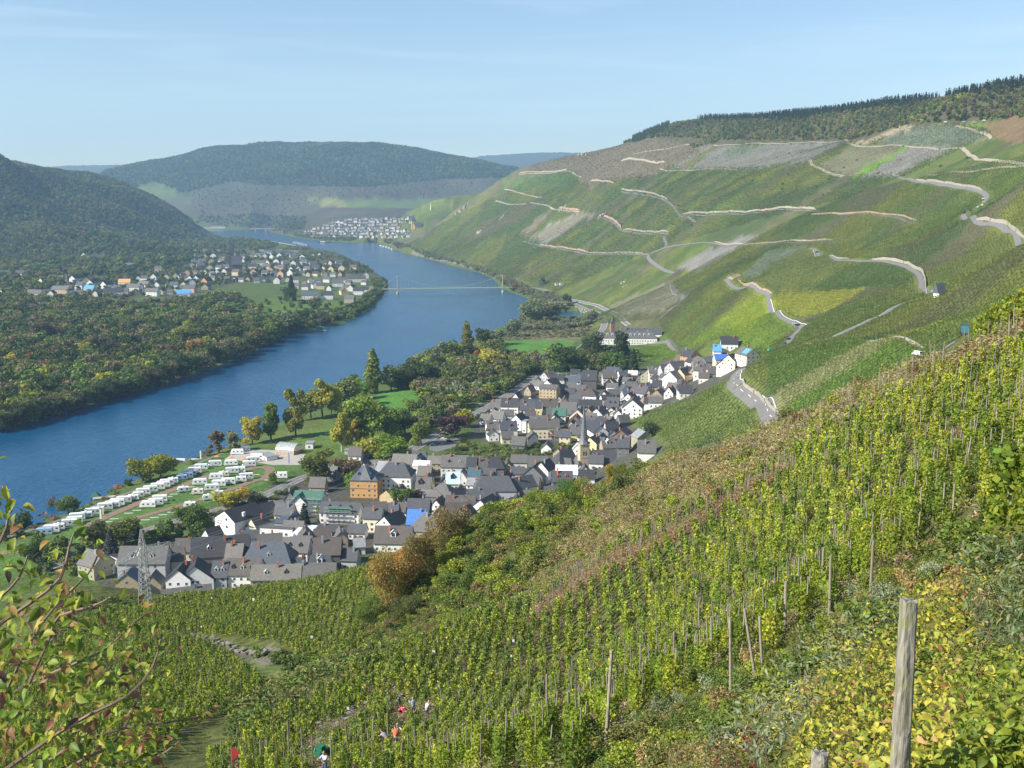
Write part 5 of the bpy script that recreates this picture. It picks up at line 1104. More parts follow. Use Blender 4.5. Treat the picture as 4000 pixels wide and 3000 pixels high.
for q in (-1, 1): g.add([(-.2, 0, 10.6), (8.0, 0, 10.6), (8.0, q * 4.3, 6.3), (-.2, q * 4.3, 6.3), (-.2, 0, 10.35), (8.0, 0, 10.35), (8.0, q * 4.3, 6.05), (-.2, q * 4.3, 6.05)], [(0, 1, 2, 3), (7, 6, 5, 4), (0, 4, 5, 1), (1, 5, 6, 2), (2, 6, 7, 3), (3, 7, 4, 0)])
g.link('gable_roof', [SLATE_M], h, loc=(-3.6, 0, 0), rot=(0, 0, s * math.pi / 2), color=ROOFC['green'])
h = S['LONGW']; s = fside(h); scaffold(h, s, 14, 9.2, STEEL, 5.0)
NET = simple('green_netting', (.08, .22, .15), .9, .2, 2); MB().box(-5, s * 5.5 - .05, 6.6, 6, s * 5.5 + .05, 9.0).link('netting', [NET], h)
h = S['REDSC']; s = fside(h); scaffold(h, s, 10, 8, simple('rusty_scaffold', (.30, .12, .07), .8, .3, 2), 4.5); MB().bar((-1, s * 5.8, 0), (-.6, s * 5.6, 7), .45, n=8).link('rubble_chute', [simple('orange_plastic', (.75, .16, .04), .5, .1)], h)
h = S['FLATS']; s = fside(h); sx = 1 if math.cos(h.rotation_euler.z) * s < 0 else -1
mb = MB(); x0, x1 = sorted((sx * 2.2, sx * 9.5)); mb.box(x0, s * 6.8 - .8, 2.6, x1, s * 6.8 + .8, 2.9); mb.box(x0, s * 7.5 - .08, 2.9, x1, s * 7.5 + .08, 3.9, 1); mb.box(x0, s * 6.8 - .9, 6.4, x1, s * 6.8 + .9, 6.65, 2)
for x in (x0 + .2, (x0 + x1) / 2, x1 - .2): mb.bar((x, s * 7.5, 2.9), (x, s * 7.5, 6.4), .1, 2)
mb.link('balcony', [PAVE, simple('red_balcony', (.33, .07, .05), .7, .15), simple('balcony_roof', (.30, .26, .14), .8, .2)], h)
h = S['PANEL']; s = fside(h); e = h['e']; r = h['r']; W = h['W']; sl = (r - e) / (W / 2)
mb = MB()
for k in range(3):
 x = -5.4 + k * 1.9; mb.add([(x, s * .7, r - .7 * sl + .1), (x + 1.6, s * .7, r - .7 * sl + .1), (x + 1.6, s * 4.3, r - 4.3 * sl + .1), (x, s * 4.3, r - 4.3 * sl + .1)], [(0, 1, 2, 3)])
mb.link('roof_panel', [simple('sky_blue_sheet', (.10, .38, .72), .5, .1)], h, kind='stuff')
for key in ('TIMBER',):
 h = S[key]; e_ = 1 if (Matrix.Rotation(h.rotation_euler.z, 3, 'Z') @ Vector((1, 0, 0))).dot(-h.location) > 0 else -1; x = e_ * (h['hl'] + .03); mb = MB()
 for y in (-4.2, -2.8, -1.4, 0, 1.4, 2.8, 4.2): mb.box(x - .06, y - .11, 0, x + .06, y + .11, 5 + (4 - abs(y)) * .85)
 for z in (.1, 2.5, 4.9): mb.box(x - .05, -4.3, z, x + .07, 4.3, z + .22)
 mb.link('timber_frame', [TIMB], h)
h = S['VILLA']; s = fside(h)
MB().extr([(-3.2, 0), (3.2, 0), (0, 8.2)], -.3, 6).link('steep_gable', [SLATE_M], h, loc=(1., s * 6.1, 9.9), rot=(0, 0, -s * math.pi / 2), color=ROOFC['light'])
MB().box(-7.55, s * 6.0 - .08, 5.0, 7.55, s * 6.0 + .12, 5.25).link('string_course', [TIMB], h)
def block(c, a, b_, depth, hgt, wall, roof, label, ymin=395, cat='building', name='annex', slope=0.):
 q1 = hit(*P(c, *a), h=hgt, ymin=ymin, ymax=1500); z = q1[2]; A = atz(*P(c, *a), z)[:2]; B = atz(*P(c, *b_), z)[:2]; d = B - A; L = np.linalg.norm(d); u = d / L; n = np.array([-u[1], u[0]]); n = n if n[1] > 0 else -n
 ctr = (A + B) / 2 + n * depth / 2; g = z - hgt; o = empty(name, (ctr[0], ctr[1], g), math.atan2(u[1], u[0]), label=label, cat=cat); sgn = 1 if (-u[1] * n[0] + u[0] * n[1]) > 0 else -1
 MB().extr([(-depth / 2, -2), (depth / 2, -2), (depth / 2, hgt + (slope if sgn > 0 else 0)), (-depth / 2, hgt + (slope if sgn < 0 else 0))], -L / 2, L / 2).link('wall', [PLAST], o, color=WALLC[wall])
 z1, z2 = (hgt + slope, hgt) if sgn < 0 else (hgt, hgt + slope)
 MB().extr([(-depth / 2 - .3, z1 + .02), (depth / 2 + .3, z2 + .02), (depth / 2 + .3, z2 + .32), (-depth / 2 - .3, z1 + .32)], -L / 2 - .3, L / 2 + .3).link('roof', [SLATE_M], o, color=ROOFC[roof])
 for k in range(max(1, int(L / 5))): link('window', WIN, o, loc=((k + .5) * L / max(1, int(L / 5)) - L / 2, -sgn * (depth / 2 - .01), .8), rot=(0, 0, math.pi if sgn > 0 else 0), scale=(1.5, 1, 1.3))
 return o
block('C', (820, 1130), (1390, 1162), 13, 4.2, 'white', 'grey', 'flat roofed white hotel annex with brown garage doors')
block('C', (1170, 1090), (1470, 1100), 12, 5.2, 'grey', 'blue', 'flat grey blue hall roof behind the hotel annex')
block('C', (1370, 1245), (1560, 1255), 16, 3.6, 'white', 'white', 'shed with a large pale metal roof behind the tall spruce', slope=.4)
block('N', (1660, 1000), (2200, 980), 8, 3.2, 'grey', 'slate', 'long low flat roof at the end of the vine edge houses', ymin=370)
block('C', (975, 225), (1080, 275), 7, 3.0, 'white', 'light', 'white flat roofed kiosk left of the glass hall')
block('C', (1555, 105), (1650, 105), 8, 3.6, 'white', 'light', 'white cabin behind the glass hall')
block('C', (2040, 190), (2150, 190), 5, 2.6, 'grey', 'light', 'small grey shelter on the lawn beside the yellow birch')
block('Q', (880, 1470), (965, 1470), 7, 6, 'white', 'dark', 'white cube shaped annex at the lower left of the conservatory house')
block('H', (440, 300), (490, 305), 6, 8, 'white', 'light', 'white stair block squeezed beside the slim white gable')
block('F', (1010, 925), (1145, 935), 8, 4, 'white', 'grey', 'low white garage row right of the wide hipped roof')
block('K', (870, 830), (980, 800), 6, 4, 'grey', 'black', 'dark lean-to left of the white end gable', ymin=380)
c1 = hit(*P('C', 1190, 240), h=0, ymin=420); c2 = hit(*P('C', 1410, 250), h=0, ymin=420)
A = np.array(c1[:2]); B = np.array(c2[:2]); u = (B - A) / np.linalg.norm(B - A); L = np.linalg.norm(B - A) * 1.02; n = np.array([-u[1], u[0]]); n = n if n[1] > 0 else -n
hall = empty('glass_hall', (*((A + B) / 2 + n * 6), float(hz(*((A + B) / 2)))), math.atan2(u[1], u[0]), label='barrel vaulted glass hall with pale ribs on the paved yard', cat='hall')
prof = [(-6, 0)] + [(-6 * math.cos(t), 2.2 + 4.6 * math.sin(t)) for t in np.linspace(0, math.pi, 13)] + [(6, 0)]
glz, gt, gb2 = new_mat('vault_sheet'); gn = noise(gt, 1.5, 3); gt.links.new(mulcol(gt, (.46, .50, .52), maprange(gt, gn.outputs[0], .3, .7, .8, 1.2)), gb2.inputs['Base Color']); gb2.inputs['Roughness'].default_value = .25; gb2.inputs['Alpha'].default_value = .62
mb = MB()
for i in range(len(prof) - 1): mb.add([(-L / 2, *prof[i]), (L / 2, *prof[i]), (L / 2, *prof[i + 1]), (-L / 2, *prof[i + 1])], [(0, 1, 2, 3)])
mb.link('vault', [glz], hall); RIBM = simple('pale_rib', (.62, .58, .48), .6, .1)
for k in range(6):
 x = -L / 2 + k * L / 5; mb = MB()
 for i in range(len(prof) - 1): mb.bar((x, *prof[i]), (x, *prof[i + 1]), .16)
 mb.link('rib', [RIBM], hall)
MB().box(-L / 2, -6.1, 0, L / 2, -5.95, 1.9).box(L / 2 - .1, -6, 0, L / 2 + .1, 6, 2.2).box(-L / 2, 5.95, 0, L / 2, 6.1, 1.9).link('plinth_wall', [simple('wood_cladding', (.42, .30, .19), .8, .25, 2)], hall)
TOW = simple('church_stone', (.46, .39, .27), .95, .35, 1.2, bump=.5)
tp = atY(*P('H', 1200, 700), 606); gzc = 13.0; ch = empty('village_church', (tp[0], 606, gzc), R(12), label='village church with a pale square tower, a needle spire and a long slate roof', cat='church')
def zat(c, y, Y): return atY(*P(c, 1200, y), Y)[2] - gzc
e1 = zat('H', 575, 606); tip = zat('H', 85, 606); tw = 2.75
MB().box(-tw, -tw, -4, tw, tw, e1).link('tower', [TOW], ch); MB().box(-tw - .12, -tw - .12, e1 * .55, tw + .12, tw + .12, e1 * .55 + .3).link('string_course', [TOW], ch)
prof = [(tw + .45, e1), (2.3, e1 + 1.6), (1.75, e1 + 3.6), (1.2, e1 + (tip - e1) * .45), (.55, e1 + (tip - e1) * .76), (.04, tip)]
V, F = [], []
for rr, z in prof:
 for k in range(8):
  a = R(22.5 + 45 * k); q = rr / math.cos(R(22.5)) if True else rr
  if z == e1: x, y = [( 1, .41), (.41, 1), (-.41, 1), (-1, .41), (-1, -.41), (-.41, -1), (.41, -1), (1, -.41)][k]; x, y = (math.copysign(1, x) * rr, math.copysign(1, y) * rr) if False else (x * rr, y * rr)
  else: x, y = q * math.cos(a), q * math.sin(a)
  V.append((x, y, z))
for i in range(5):
 for k in range(8): F.append((i * 8 + k, i * 8 + (k + 1) % 8, i * 8 + 8 + (k + 1) % 8, i * 8 + 8 + k))
F.append(tuple(range(7, -1, -1))); link('spire', mesh('spire', np.array(V), F, [SLATE_M]), ch, color=(.14, .15, .165))
MB().box(-tw - .4, -tw - .4, e1 - .15, tw + .4, tw + .4, e1 + .05).link('cornice', [TOW], ch)
MB().bar((0, 0, tip - .3), (0, 0, tip + 1.6), .05).bar((-.5, 0, tip + 1), (.5, 0, tip + 1), .05).link('cross', [DARKM], ch)
for q in (-.65, .65):
 for (rx, ry, rz) in ((q, -tw - .02, 0), (tw + .02, q, R(90))):
  mb = MB(); mb.add([(-.38, 0, 0), (.38, 0, 0), (.38, 0, 2), (0, 0, 2.7), (-.38, 0, 2), (-.38, .2, 0), (.38, .2, 0)], [(0, 1, 2, 3, 4)]); mb.link('belfry_opening', [GLASS], ch, loc=(rx, ry, e1 * .62), rot=(0, 0, rz))
MB().box(-.5, -.5, 0, .5, .5, 1.3).link('spire_dormer', [simple('red_shutter', (.30, .09, .06), .8, .2)], ch, loc=(0, -1.7, e1 + 2.6), scale=(.8, .8, .9))
A = atz(*P('H', 1300, 655), gzc + 15.5)[:2]; B = atz(*P('H', 1700, 642), gzc + 15.5)[:2]; d = B - A; an = math.atan2(d[1], d[0]); Ln = min(np.linalg.norm(d), 27); ctr = A + d / np.linalg.norm(d) * Ln / 2
def roofbox(parent, loc, ang, L, W, e, r, col, hipL=0, hipR=0, wallm=TOW):
 M = Matrix.Rotation(parent.rotation_euler.z, 3, 'Z').inverted(); l = M @ (Vector(loc) - parent.location); hl, hw = L / 2, W / 2
 MB().box(-hl, -hw, -4, hl, hw, e).link('nave_wall', [wallm], parent, loc=l, rot=(0, 0, ang - parent.rotation_euler.z)); o = .4
 mb = MB(); lo = [(-hl - o, -hw - o, e - .3), (hl + o, -hw - o, e - .3), (hl + o, hw + o, e - .3), (-hl - o, hw + o, e - .3)]; mb.add(lo + [(-hl + hipL, 0, r), (hl - hipR, 0, r)] + [(x, y, z - .2) for x, y, z in lo], [(0, 1, 5, 4), (2, 3, 4, 5), (1, 2, 5), (3, 0, 4), (9, 8, 7, 6), (6, 7, 1, 0), (7, 8, 2, 1), (8, 9, 3, 2), (9, 6, 0, 3)])
 return mb.link('nave_roof', [SLATE_M], parent, loc=l, rot=(0, 0, ang - parent.rotation_euler.z), color=col)
roofbox(ch, (ctr[0], ctr[1], gzc), an, Ln, 13, 6.5, 15.5, ROOFC['slate'], 1, 4)
A = atz(*P('H', 850, 690), gzc + 10)[:2]; B = atz(*P('H', 1080, 660), gzc + 10)[:2]; d = B - A; ctr = (A + B) / 2; roofbox(ch, (ctr[0], ctr[1], gzc), math.atan2(d[1], d[0]), max(9, np.linalg.norm(d)), 10, 4.5, 10.5, ROOFC['dark'], 3, 1)
cv = house('F', (1080, 147), (1790, 152), 13, 7.5, 13, 'white', 'grey', 'long white convent with ten white dormers in a grey roof', L=62, dorm=10, hip=5, chim=2, ymin=900, name='convent', cat='building', dcol=(.8, .8, .78), dsc=1.5)
house('F', (1420, 96), (1850, 102), 12, 7, 12.5, 'white', 'slate', 'slate roofed rear wing behind the long white convent', L=38, chim=1, ymin=900, dorm=1, cat='building')
house('F', (1290, 100), (1420, 110), 10, 5, 10, 'white', 'dark', 'dark roof beside the red convent tower', ymin=900, cat='building')
q = atY(*P('G', 868, 650), 1196); g = 9.; ct = empty('convent_tower', (q[0], 1196, g), R(10), label='slim red brown tower with a pointed slate spire behind the convent', cat='tower')
z1 = atY(*P('G', 868, 588), 1196)[2] - g; z2 = atY(*P('G', 868, 498), 1196)[2] - g
MB().box(-2.6, -2.6, -2, 2.6, 2.6, z1).link('tower', [simple('red_sandstone', (.30, .17, .13), .95, .3, 1)], ct)
MB().bar((0, 0, z1), (0, 0, z1 + (z2 - z1) * .3), 3.6, n=4, r2=2.0).bar((0, 0, z1 + (z2 - z1) * .3), (0, 0, z2), 2.0, n=8, r2=.05).link('spire', [SLATE_M], ct, color=ROOFC['slate'])
for q in ((0, -2.62, 0), (2.62, 0, R(90))): MB().add([(-.5, 0, 0), (.5, 0, 0), (.5, 0, 2), (0, 0, 2.8), (-.5, 0, 2)], [(0, 1, 2, 3, 4)]).link('belfry_opening', [GLASS], ct, loc=(q[0], q[1], z1 - 4), rot=(0, 0, q[2]))
p = hitg(*P('M4', 1480, 562), ymin=400); hut = empty('vineyard_hut', p, R(20), label='tiny white hut with a very steep slate roof at the end of the curved wall', cat='hut')
MB().box(-2.2, -2.2, -2, 2.2, 2.2, 1.8).link('wall', [PLAST], hut, color=WALLC['white']); MB().extr([(-2.6, 1.6), (2.6, 1.6), (0, 7)], -2.9, 2.9).link('roof', [SLATE_M], hut, color=ROOFC['blue'])
for (x, y, lb) in ((1204, 616, 'concrete shed under the slope beside the river road'), (1214, 615.5, 'smaller shed right of the concrete shed by the river road')):
 p = hitg(x, y, ymin=900); o = empty('shed', p, R(8), label=lb, cat='shed'); MB().box(-4, -3, -1, 4, 3, 3.5).link('wall', [PLAST], o, color=WALLC['offwhite']); MB().box(-4.4, -3.4, 3.5, 4.4, 3.4, 3.8).link('roof', [SLATE_M], o, color=ROOFC['light'])
# ------------------------------------------------------------------ villages across the river
def far_house(px, py, w, wall, roof, label, group, hh=None, gable=None, rs=random, name='house', h=None, win=False, ymin=1200):
 p = hitg(px, py, ymin=ymin, ymax=5600); L = w * p[1] / FD; r = h or L * rs.uniform(.72, .9); r = min(max(r, 6), 13); e = r * .55
 ang = (R(90) + rs.uniform(-.35, .35)) if (gable if gable is not None else rs.random() < .42) else rs.uniform(-.4, .4)
 if abs(ang) > .8: Lx, W = L * 1.15, L * .85
 else: Lx, W = L, L * .75
 return house_at((p[0], p[1], p[2] - .2), ang, Lx, min(W, 12), e, r, wall, roof, label, chim=0, near=win, over=.3, group=group, base=3, name=name)
WV = [(45, 1465, 90, 'white', 'dark', 1, 'white gabled house with a dark roof at the left edge of the far village'), (310, 1465, 150, 'offwhite', 'brown', 0, 'brown roofed bungalow at the left end of the far village'), (530, 1430, 150, 'peach', 'grey', 0, 'grey roofed house with an orange end wall in the far village'), (45, 1285, 80, 'white', 'dark', 0, 'white house uphill at the left edge across the river'), (180, 1285, 80, 'offwhite', 'dark', 0, 'dark roof among trees above the left end of the far village'), (380, 1350, 75, 'yellow', 'dark', 1, 'yellow gable among dark trees on the left across the river'), (520, 1330, 110, 'offwhite', 'grey', 0, 'pale grey roof above the orange walled house'),
(650, 1330, 80, 'white', 'dark', 1, 'white gable left of the tall yellow gable across the river'), (748, 1345, 75, 'yellow', 'dark', 1, 'tall yellow gable across the river'), (795, 1370, 75, 'white', 'dark', 1, 'white gable under the tall yellow gable'), (700, 1390, 75, 'offwhite', 'dark', 0, 'dark roof left of the blue sheet roof across the river'), (780, 1425, 90, 'cream', 'skytarp', 0, 'cream house with a bright blue sheet roof across the river'), (930, 1385, 105, 'white', 'dark', 1, 'broad white gable across the river with a dark roof'), (985, 1450, 170, 'white', 'dark', 0, 'long dark roof over white walls nearest the far wood'), (1080, 1365, 100, 'white', 'orange', 0, 'orange roofed white house across the river'), (1160, 1410, 110, 'white', 'grey', 0, 'white house with two gabled dormers right of the orange roof'), (1250, 1385, 100, 'offwhite', 'grey', 0, 'grey roofed house right of the orange roof row'), (1320, 1450, 120, 'white', 'grey', 0, 'white bungalow partly hidden by trees across the river'),
(1130, 1215, 90, 'white', 'blue', 0, 'pale blue roof alone on the slope above the far village'), (1370, 1240, 60, 'peach', 'blue', 0, 'tiny orange walled house on the slope above the far village'), (740, 1120, 60, 'offwhite', 'grey', 1, 'small grey house high among trees across the river'), (860, 1145, 100, 'offwhite', 'dark', 0, 'low dark roofs high among trees across the river'), (1530, 1305, 90, 'tan', 'brown', 1, 'tan gabled house at the left end of the dense far village'), (1660, 1365, 80, 'white', 'dark', 1, 'white gable left of the pink house'), (1640, 1420, 110, 'pink', 'slate', 0, 'pink house in the far village'), (1790, 1350, 90, 'orange', 'dark', 1, 'orange gable right of the pink house'), (1590, 1465, 110, 'white', 'skytarp', 0, 'white hall with a blue roof below the pink house'), (1780, 1395, 70, 'olive', 'dark', 1, 'olive gable below the orange gable'),
(2680 - 0, 1480, 140, 'white', 'blue', 0, 'long house with a pale blue roof and dormers by the far meadow'), (2830, 1478, 100, 'white', 'dark', 0, 'dark roofed hall beside the pale blue roofed house'), (3025, 1510, 85, 'olive', 'grey', 0, 'square olive house with a hipped roof nearest the river bend'), (3155, 1420, 60, 'white', 'dark', 0, 'tall white house at the river bend trees'), (3100, 1440, 90, 'white', 'dark', 0, 'steep dark roof with white gable near the river bend'), (2970, 1440, 110, 'peach', 'grey', 1, 'peach and white gables near the river bend'), (2920, 1370, 95, 'white', 'grey', 0, 'white walled grey roof above the peach gables'), (3080, 1330, 160, 'offwhite', 'brown', 0, 'large brown grey roof close to the river bend'), (2725, 1385, 80, 'white', 'black', 1, 'white gable with black roof in the middle of the far village'), (2350, 1245, 50, 'brick', 'red', 1, 'red roofed gable among grey roofs in the far village')]
for x, y, w, wl, rf, gb_, lb in WV:
 far_house(x * .25, 276.5 + .25 * y, w * .25, wl, rf, lb, 'houses of the village across the river', gable=bool(gb_), win=y > 1340 and w > 70)
rs = random.Random(11); ORD = ['first', 'second', 'third', 'fourth', 'fifth', 'sixth', 'seventh', 'eighth', 'ninth', 'tenth', 'eleventh', 'twelfth', 'thirteenth', 'fourteenth', 'fifteenth', 'sixteenth', 'seventeenth', 'eighteenth', 'nineteenth', 'twentieth', 'twenty-first', 'twenty-second', 'twenty-third', 'twenty-fourth', 'twenty-fifth', 'twenty-sixth', 'twenty-seventh', 'twenty-eighth', 'twenty-ninth', 'thirtieth']
AV = [(x * .25, 276.5 + .25 * y) for x, y, *_ in WV] + [(501, 584), (501, 575)]
tw_v, tw_f, tw_c = [], [], []
def town_house(px, py, w):
 q = hitg(px, py, ymin=1400, ymax=5600); L = w * q[1] / FD; W = L * .8; r = min(13, max(7, L * .85)); e = r * .58; an = rs.choice((0, R(90))) + rs.uniform(-.4, .4); ca, sa = math.cos(an), math.sin(an); n = len(tw_v)
 for x, y, z in [(-L/2,-W/2,-3),(L/2,-W/2,-3),(L/2,W/2,-3),(-L/2,W/2,-3),(-L/2,-W/2,e),(L/2,-W/2,e),(L/2,W/2,e),(-L/2,W/2,e),(-L/2,0,r-.3),(L/2,0,r-.3), (-L/2-.4,-W/2-.4,e-.3),(L/2+.4,-W/2-.4,e-.3),(L/2+.4,0,r),(-L/2-.4,0,r),(L/2+.4,W/2+.4,e-.3),(-L/2-.4,W/2+.4,e-.3),(-L/2-.4,0,r),(L/2+.4,0,r)]:
  tw_v.append((q[0] + x * ca - y * sa, q[1] + x * sa + y * ca, q[2] + z))
 tw_f.extend([tuple(n + i for i in f) for f in ((0,1,5,4),(2,3,7,6),(1,2,6,9,5),(3,0,4,8,7),(10,11,12,13),(17,14,15,16))])
 wc = WALLC[rs.choice(['white'] * 5 + ['offwhite', 'cream', 'peach', 'yellow', 'tan'])]; rc = ROOFC[rs.choice(['slate', 'grey', 'grey', 'dark', 'blue', 'brown'])]; wc = tuple(.75 * v for v in wc); tw_c.extend([wc] * 10 + [rc] * 8)
for x0, x1, y0, y1 in ((672, 885, 513, 513), (655, 890, 507, 506), (660, 890, 501, 499), (680, 870, 495, 493), (700, 860, 488, 487), (712, 900, 482, 480), (740, 890, 477, 474), (850, 884, 508, 512), (425, 645, 548, 549), (425, 705, 559, 558), (420, 745, 570, 574), (415, 775, 581, 587), (405, 800, 593, 600), (395, 800, 606, 614), (640, 815, 624, 630), (60, 420, 642, 633), (150, 420, 626, 620), (300, 430, 608, 604)):
 x = x0
 while x < x1:
  big = y0 > 540 and x0 < 650; w = rs.uniform(11.5, 17.5) if big else rs.uniform(4.5, 8.5); y = y0 + (y1 - y0) * (x - x0) / (x1 - x0) + rs.uniform(-1.5, 1.5) * (1.6 if big else 1)
  if not any(abs(x - a) < 8 and abs(y - b_) < 9 for a, b_ in AV): town_house(x, y, w)
  x += w * rs.uniform(.95, 1.5)
tm, tnt, tb = new_mat('town_house'); ta = nd(tnt, 'ShaderNodeAttribute', attribute_name='Col'); tn_ = noise(tnt, .3, 3); tnt.links.new(mulcol(tnt, ta.outputs['Color'], maprange(tnt, tn_.outputs[0], .3, .7, .85, 1.15)), tb.inputs['Base Color']); tb.inputs['Roughness'].default_value = .8
link('town_houses', mesh('town_houses', np.array(tw_v), tw_f, [tm], cols=np.array(tw_c)), kind='stuff', label='small houses of the far village and of the distant town at the river bend')
for x, y, w, wl, rf, lb in ((441, 485, 24, 'cream', 'brown', 'cream building with a brown roof on the distant meadow'), (470, 489, 30, 'white', 'light', 'long white hall on the distant meadow'), (622, 693, 20, 'white', 'red', 'house with a bright red roof on the far bank'), (610, 683, 15, 'white', 'light', 'white caravan like hut left of the red roof'), (343, 727, 26, 'tan', 'lichen', 'pale shed roof alone in the far bank wood')):
 far_house(x, y, w, wl, rf, lb, None, gable=False, ymin=700, h=7 if w < 26 else 9)
def steeple(px, py, tyD, topD, wD, wallc, roofc, label, nave=None, ymin=1300):
 p = hitg(px, py, ymin=ymin); Y = p[1]; k = Y / FD; o = empty('church', p, R(15), label=label, cat='church'); hw = wD * k / 2; h1 = (py - tyD) * k; h2 = (py - topD) * k
 MB().box(-hw, -hw, -3, hw, hw, h1).link('tower', [simple('tower_' + label[:6], wallc, .9, .25, .3)], o); MB().bar((0, 0, h1), (0, 0, h2), hw * 1.45, n=4, r2=.1).link('spire', [SLATE_M], o, color=roofc)
 L = nave * k; MB().extr([(-hw * 1.6, -3), (hw * 1.6, -3), (hw * 1.6, h1 * .45), (0, h1 * .8), (-hw * 1.6, h1 * .45)], 0, L).link('nave', [simple('nave_' + label[:6], wallc, .9, .25, .3)], o, loc=(0, -hw * 2, 0)); MB().extr([(-hw * 1.8, h1 * .42), (0, h1 * .83), (hw * 1.8, h1 * .42), (0, h1 * .78)], -.5, L + .5).link('nave_roof', [SLATE_M], o, loc=(0, -hw * 2, 0), color=roofc)
steeple(501, 590, 545, 518, 11, (.13, .10, .085), (.07, .075, .085), 'dark church with a tall pointed tower in the village across the river', 22)
steeple(893, 494, 478, 462, 7, (.55, .38, .14), (.07, .08, .10), 'yellow church with a dark pointed spire at the distant town', 16, 3000)
p = hitg(930.5, 453, ymin=3000); k = p[1] / FD; MB().bar((0, 0, -2), (0, 0, 14 * k), 2.6, n=6, r2=.6).link('white_pylon', [simple('white_concrete', (.75, .75, .74), .8, .05)], loc=p, label='slim white monument pointing up above the distant vines', cat='monument')
# ------------------------------------------------------------------ bridges and boats
BRG = simple('bridge_green', (.36, .40, .26), .6, .12, 1); PIER = simple('bridge_pier', (.38, .33, .22), .9, .2, .5)
a = atz(858.5, 634, 0); b_ = atz(1085.5, 631, 0); dv = Vector(b_ - a); L = dv.length; br = empty('suspension_bridge', a, math.atan2(dv.y, dv.x), label='green suspension bridge with two slender towers crossing the river', cat='bridge')
zt = 31.; zd = 8.6; x0, x1 = -27., L + 16
for x in (0, L):
 mb = MB()
 for y in (-3.2, 3.2): mb.bar((x, y, 0), (x, y * .8, zt), .75, n=4, r2=.6)
 for z in (zd - 1, 18, zt - 1): mb.box(x - .5, -3, z - .5, x + .5, 3, z + .5)
 mb.bar((x, -3, 18), (x, 2.6, zt - 1), .25).bar((x, 3, 18), (x, -2.6, zt - 1), .25).bar((x, -3, zd), (x, 3, 18), .25).bar((x, 3, zd), (x, -3, 18), .25).link('pylon', [BRG], br)
 MB().prism([(x - 2.2, -6), (x, -8), (x + 2.2, -6), (x + 2.2, 6), (x, 8), (x - 2.2, 6)], -2, 3.2).link('pier', [PIER], br)
mb = MB().box(x0, -2.6, zd - .25, x1, 2.6, zd).box(x0, -2.9, zd - 1.1, x1, -2.5, zd + .1).box(x0, 2.5, zd - 1.1, x1, 2.9, zd + .1); mb.link('deck', [BRG], br)
mb = MB()
for k in range(32): x = x0 + (x1 - x0) * k / 31; mb.box(x - .5, -3.6, zd - 1.2, x + .5, 3.6, zd - .5)
mb.link('cross_beam', [BRG], br, kind='stuff')
for y in (-2.7, 2.7):
 mb = MB(); hg = MB(); f = lambda x: (zd + 2 + (zt - zd - 2) * ((2 * x / L - 1) ** 2)); xs = np.linspace(0, L, 29)
 for i in range(28): mb.bar((xs[i], y, f(xs[i])), (xs[i + 1], y, f(xs[i + 1])), .17)
 mb.bar((0, y, zt), (x0, y, zd), .17).bar((L, y, zt), (x1, y, zd), .17).link('cable', [BRG], br)
 for x in xs[1:-1]: hg.bar((x, y, zd), (x, y, f(x)), .06)
 hg.link('hanger', [BRG], br, kind='stuff')
mb = MB()
for x in np.linspace(x0, x1, 60): mb.bar((x, -2.8, zd), (x, -2.8, zd + 1.1), .05)
mb.bar((x0, -2.8, zd + 1.1), (x1, -2.8, zd + 1.1), .07).bar((x0, -2.8, zd + .6), (x1, -2.8, zd + .6), .05).link('railing', [BRG], br)
p1 = atY(540, 489, 5250); p2 = atY(655, 490, 5250); o = empty('road_bridge', (p1[0], 5250, 0), 0, label='long low road bridge far upstream', cat='bridge'); L = p2[0] - p1[0]; MB().box(0, -5, 13, L, 5, 16).link('deck', [simple('tan_concrete', (.42, .35, .24), .9, .1)], o)
for k in range(5): MB().box(L * (k + .5) / 5 - 2, -5, -3, L * (k + .5) / 5 + 2, 5, 13).link('pier', [PAVE], o)
def hull(L, W, H_, col, cab, label, px, py, ang, name='boat', cat='boat'):
 p = atz(px, py, .1); o = empty(name, p, ang, label=label, cat=cat); t = [(-L / 2, -W / 2), (L * .3, -W / 2), (L / 2, 0), (L * .3, W / 2), (-L / 2, W / 2)]
 mb = MB(); mb.add([(x * .94, y * .8, -.3) for x, y in t] + [(x, y, H_) for x, y in t], [(i, (i + 1) % 5, 5 + (i + 1) % 5, 5 + i) for i in range(5)] + [(4, 3, 2, 1, 0), (5, 6, 7, 8, 9)]); mb.link('hull', [simple('hull_' + cat, (.8, .8, .78), .5, .06, objcol=True)], o, color=col)
 if cab: MB().extr([(-W * .35, H_), (W * .35, H_), (W * .28, H_ + cab), (-W * .28, H_ + cab)], -L * .3, L * .08).link('cabin', [simple('cabin_white', (.78, .78, .76), .5, .06)], o)
hull(46, 8, 1.6, (.10, .11, .12), 2.6, 'long dark barge lying before the distant town', 700, 524, R(4), 'barge', 'barge'); hull(6, 2.4, 1.0, (.85, .85, .85), .8, 'lone white motor boat by the far bank below the red roof', 702.5, 715, R(30))
for i, (x, y, lb) in enumerate(((822, 531, 'first'), (828, 532.5, 'second'), (834, 534, 'middle'), (840, 536, 'fourth'), (846, 538.5, 'last'))): hull(9, 3, 1.2, (.82, .82, .82), 1.2, f'{lb} of five white boats moored under the right bank from the left', x, y, R(150), 'boat')
for i, (x, y) in enumerate(((672, 527), (732, 527), (762, 527.5), (793, 527.5))):
 MB().bar((0, 0, -.5), (0, 0, 1.6), 1.1, n=8, r2=.5).link('buoy', [simple('buoy_pink', (.72, .40, .34), .5, .1)], loc=atz(x, y, 0), label=f"pale pink buoy {['farthest left, near the marina', 'left of mid river', 'right of mid river', 'farthest right before the town'][i]}", cat='buoy')
pp = [atz(*q, .4) for q in ((566, 520), (600, 524), (640, 531), (672, 540))]
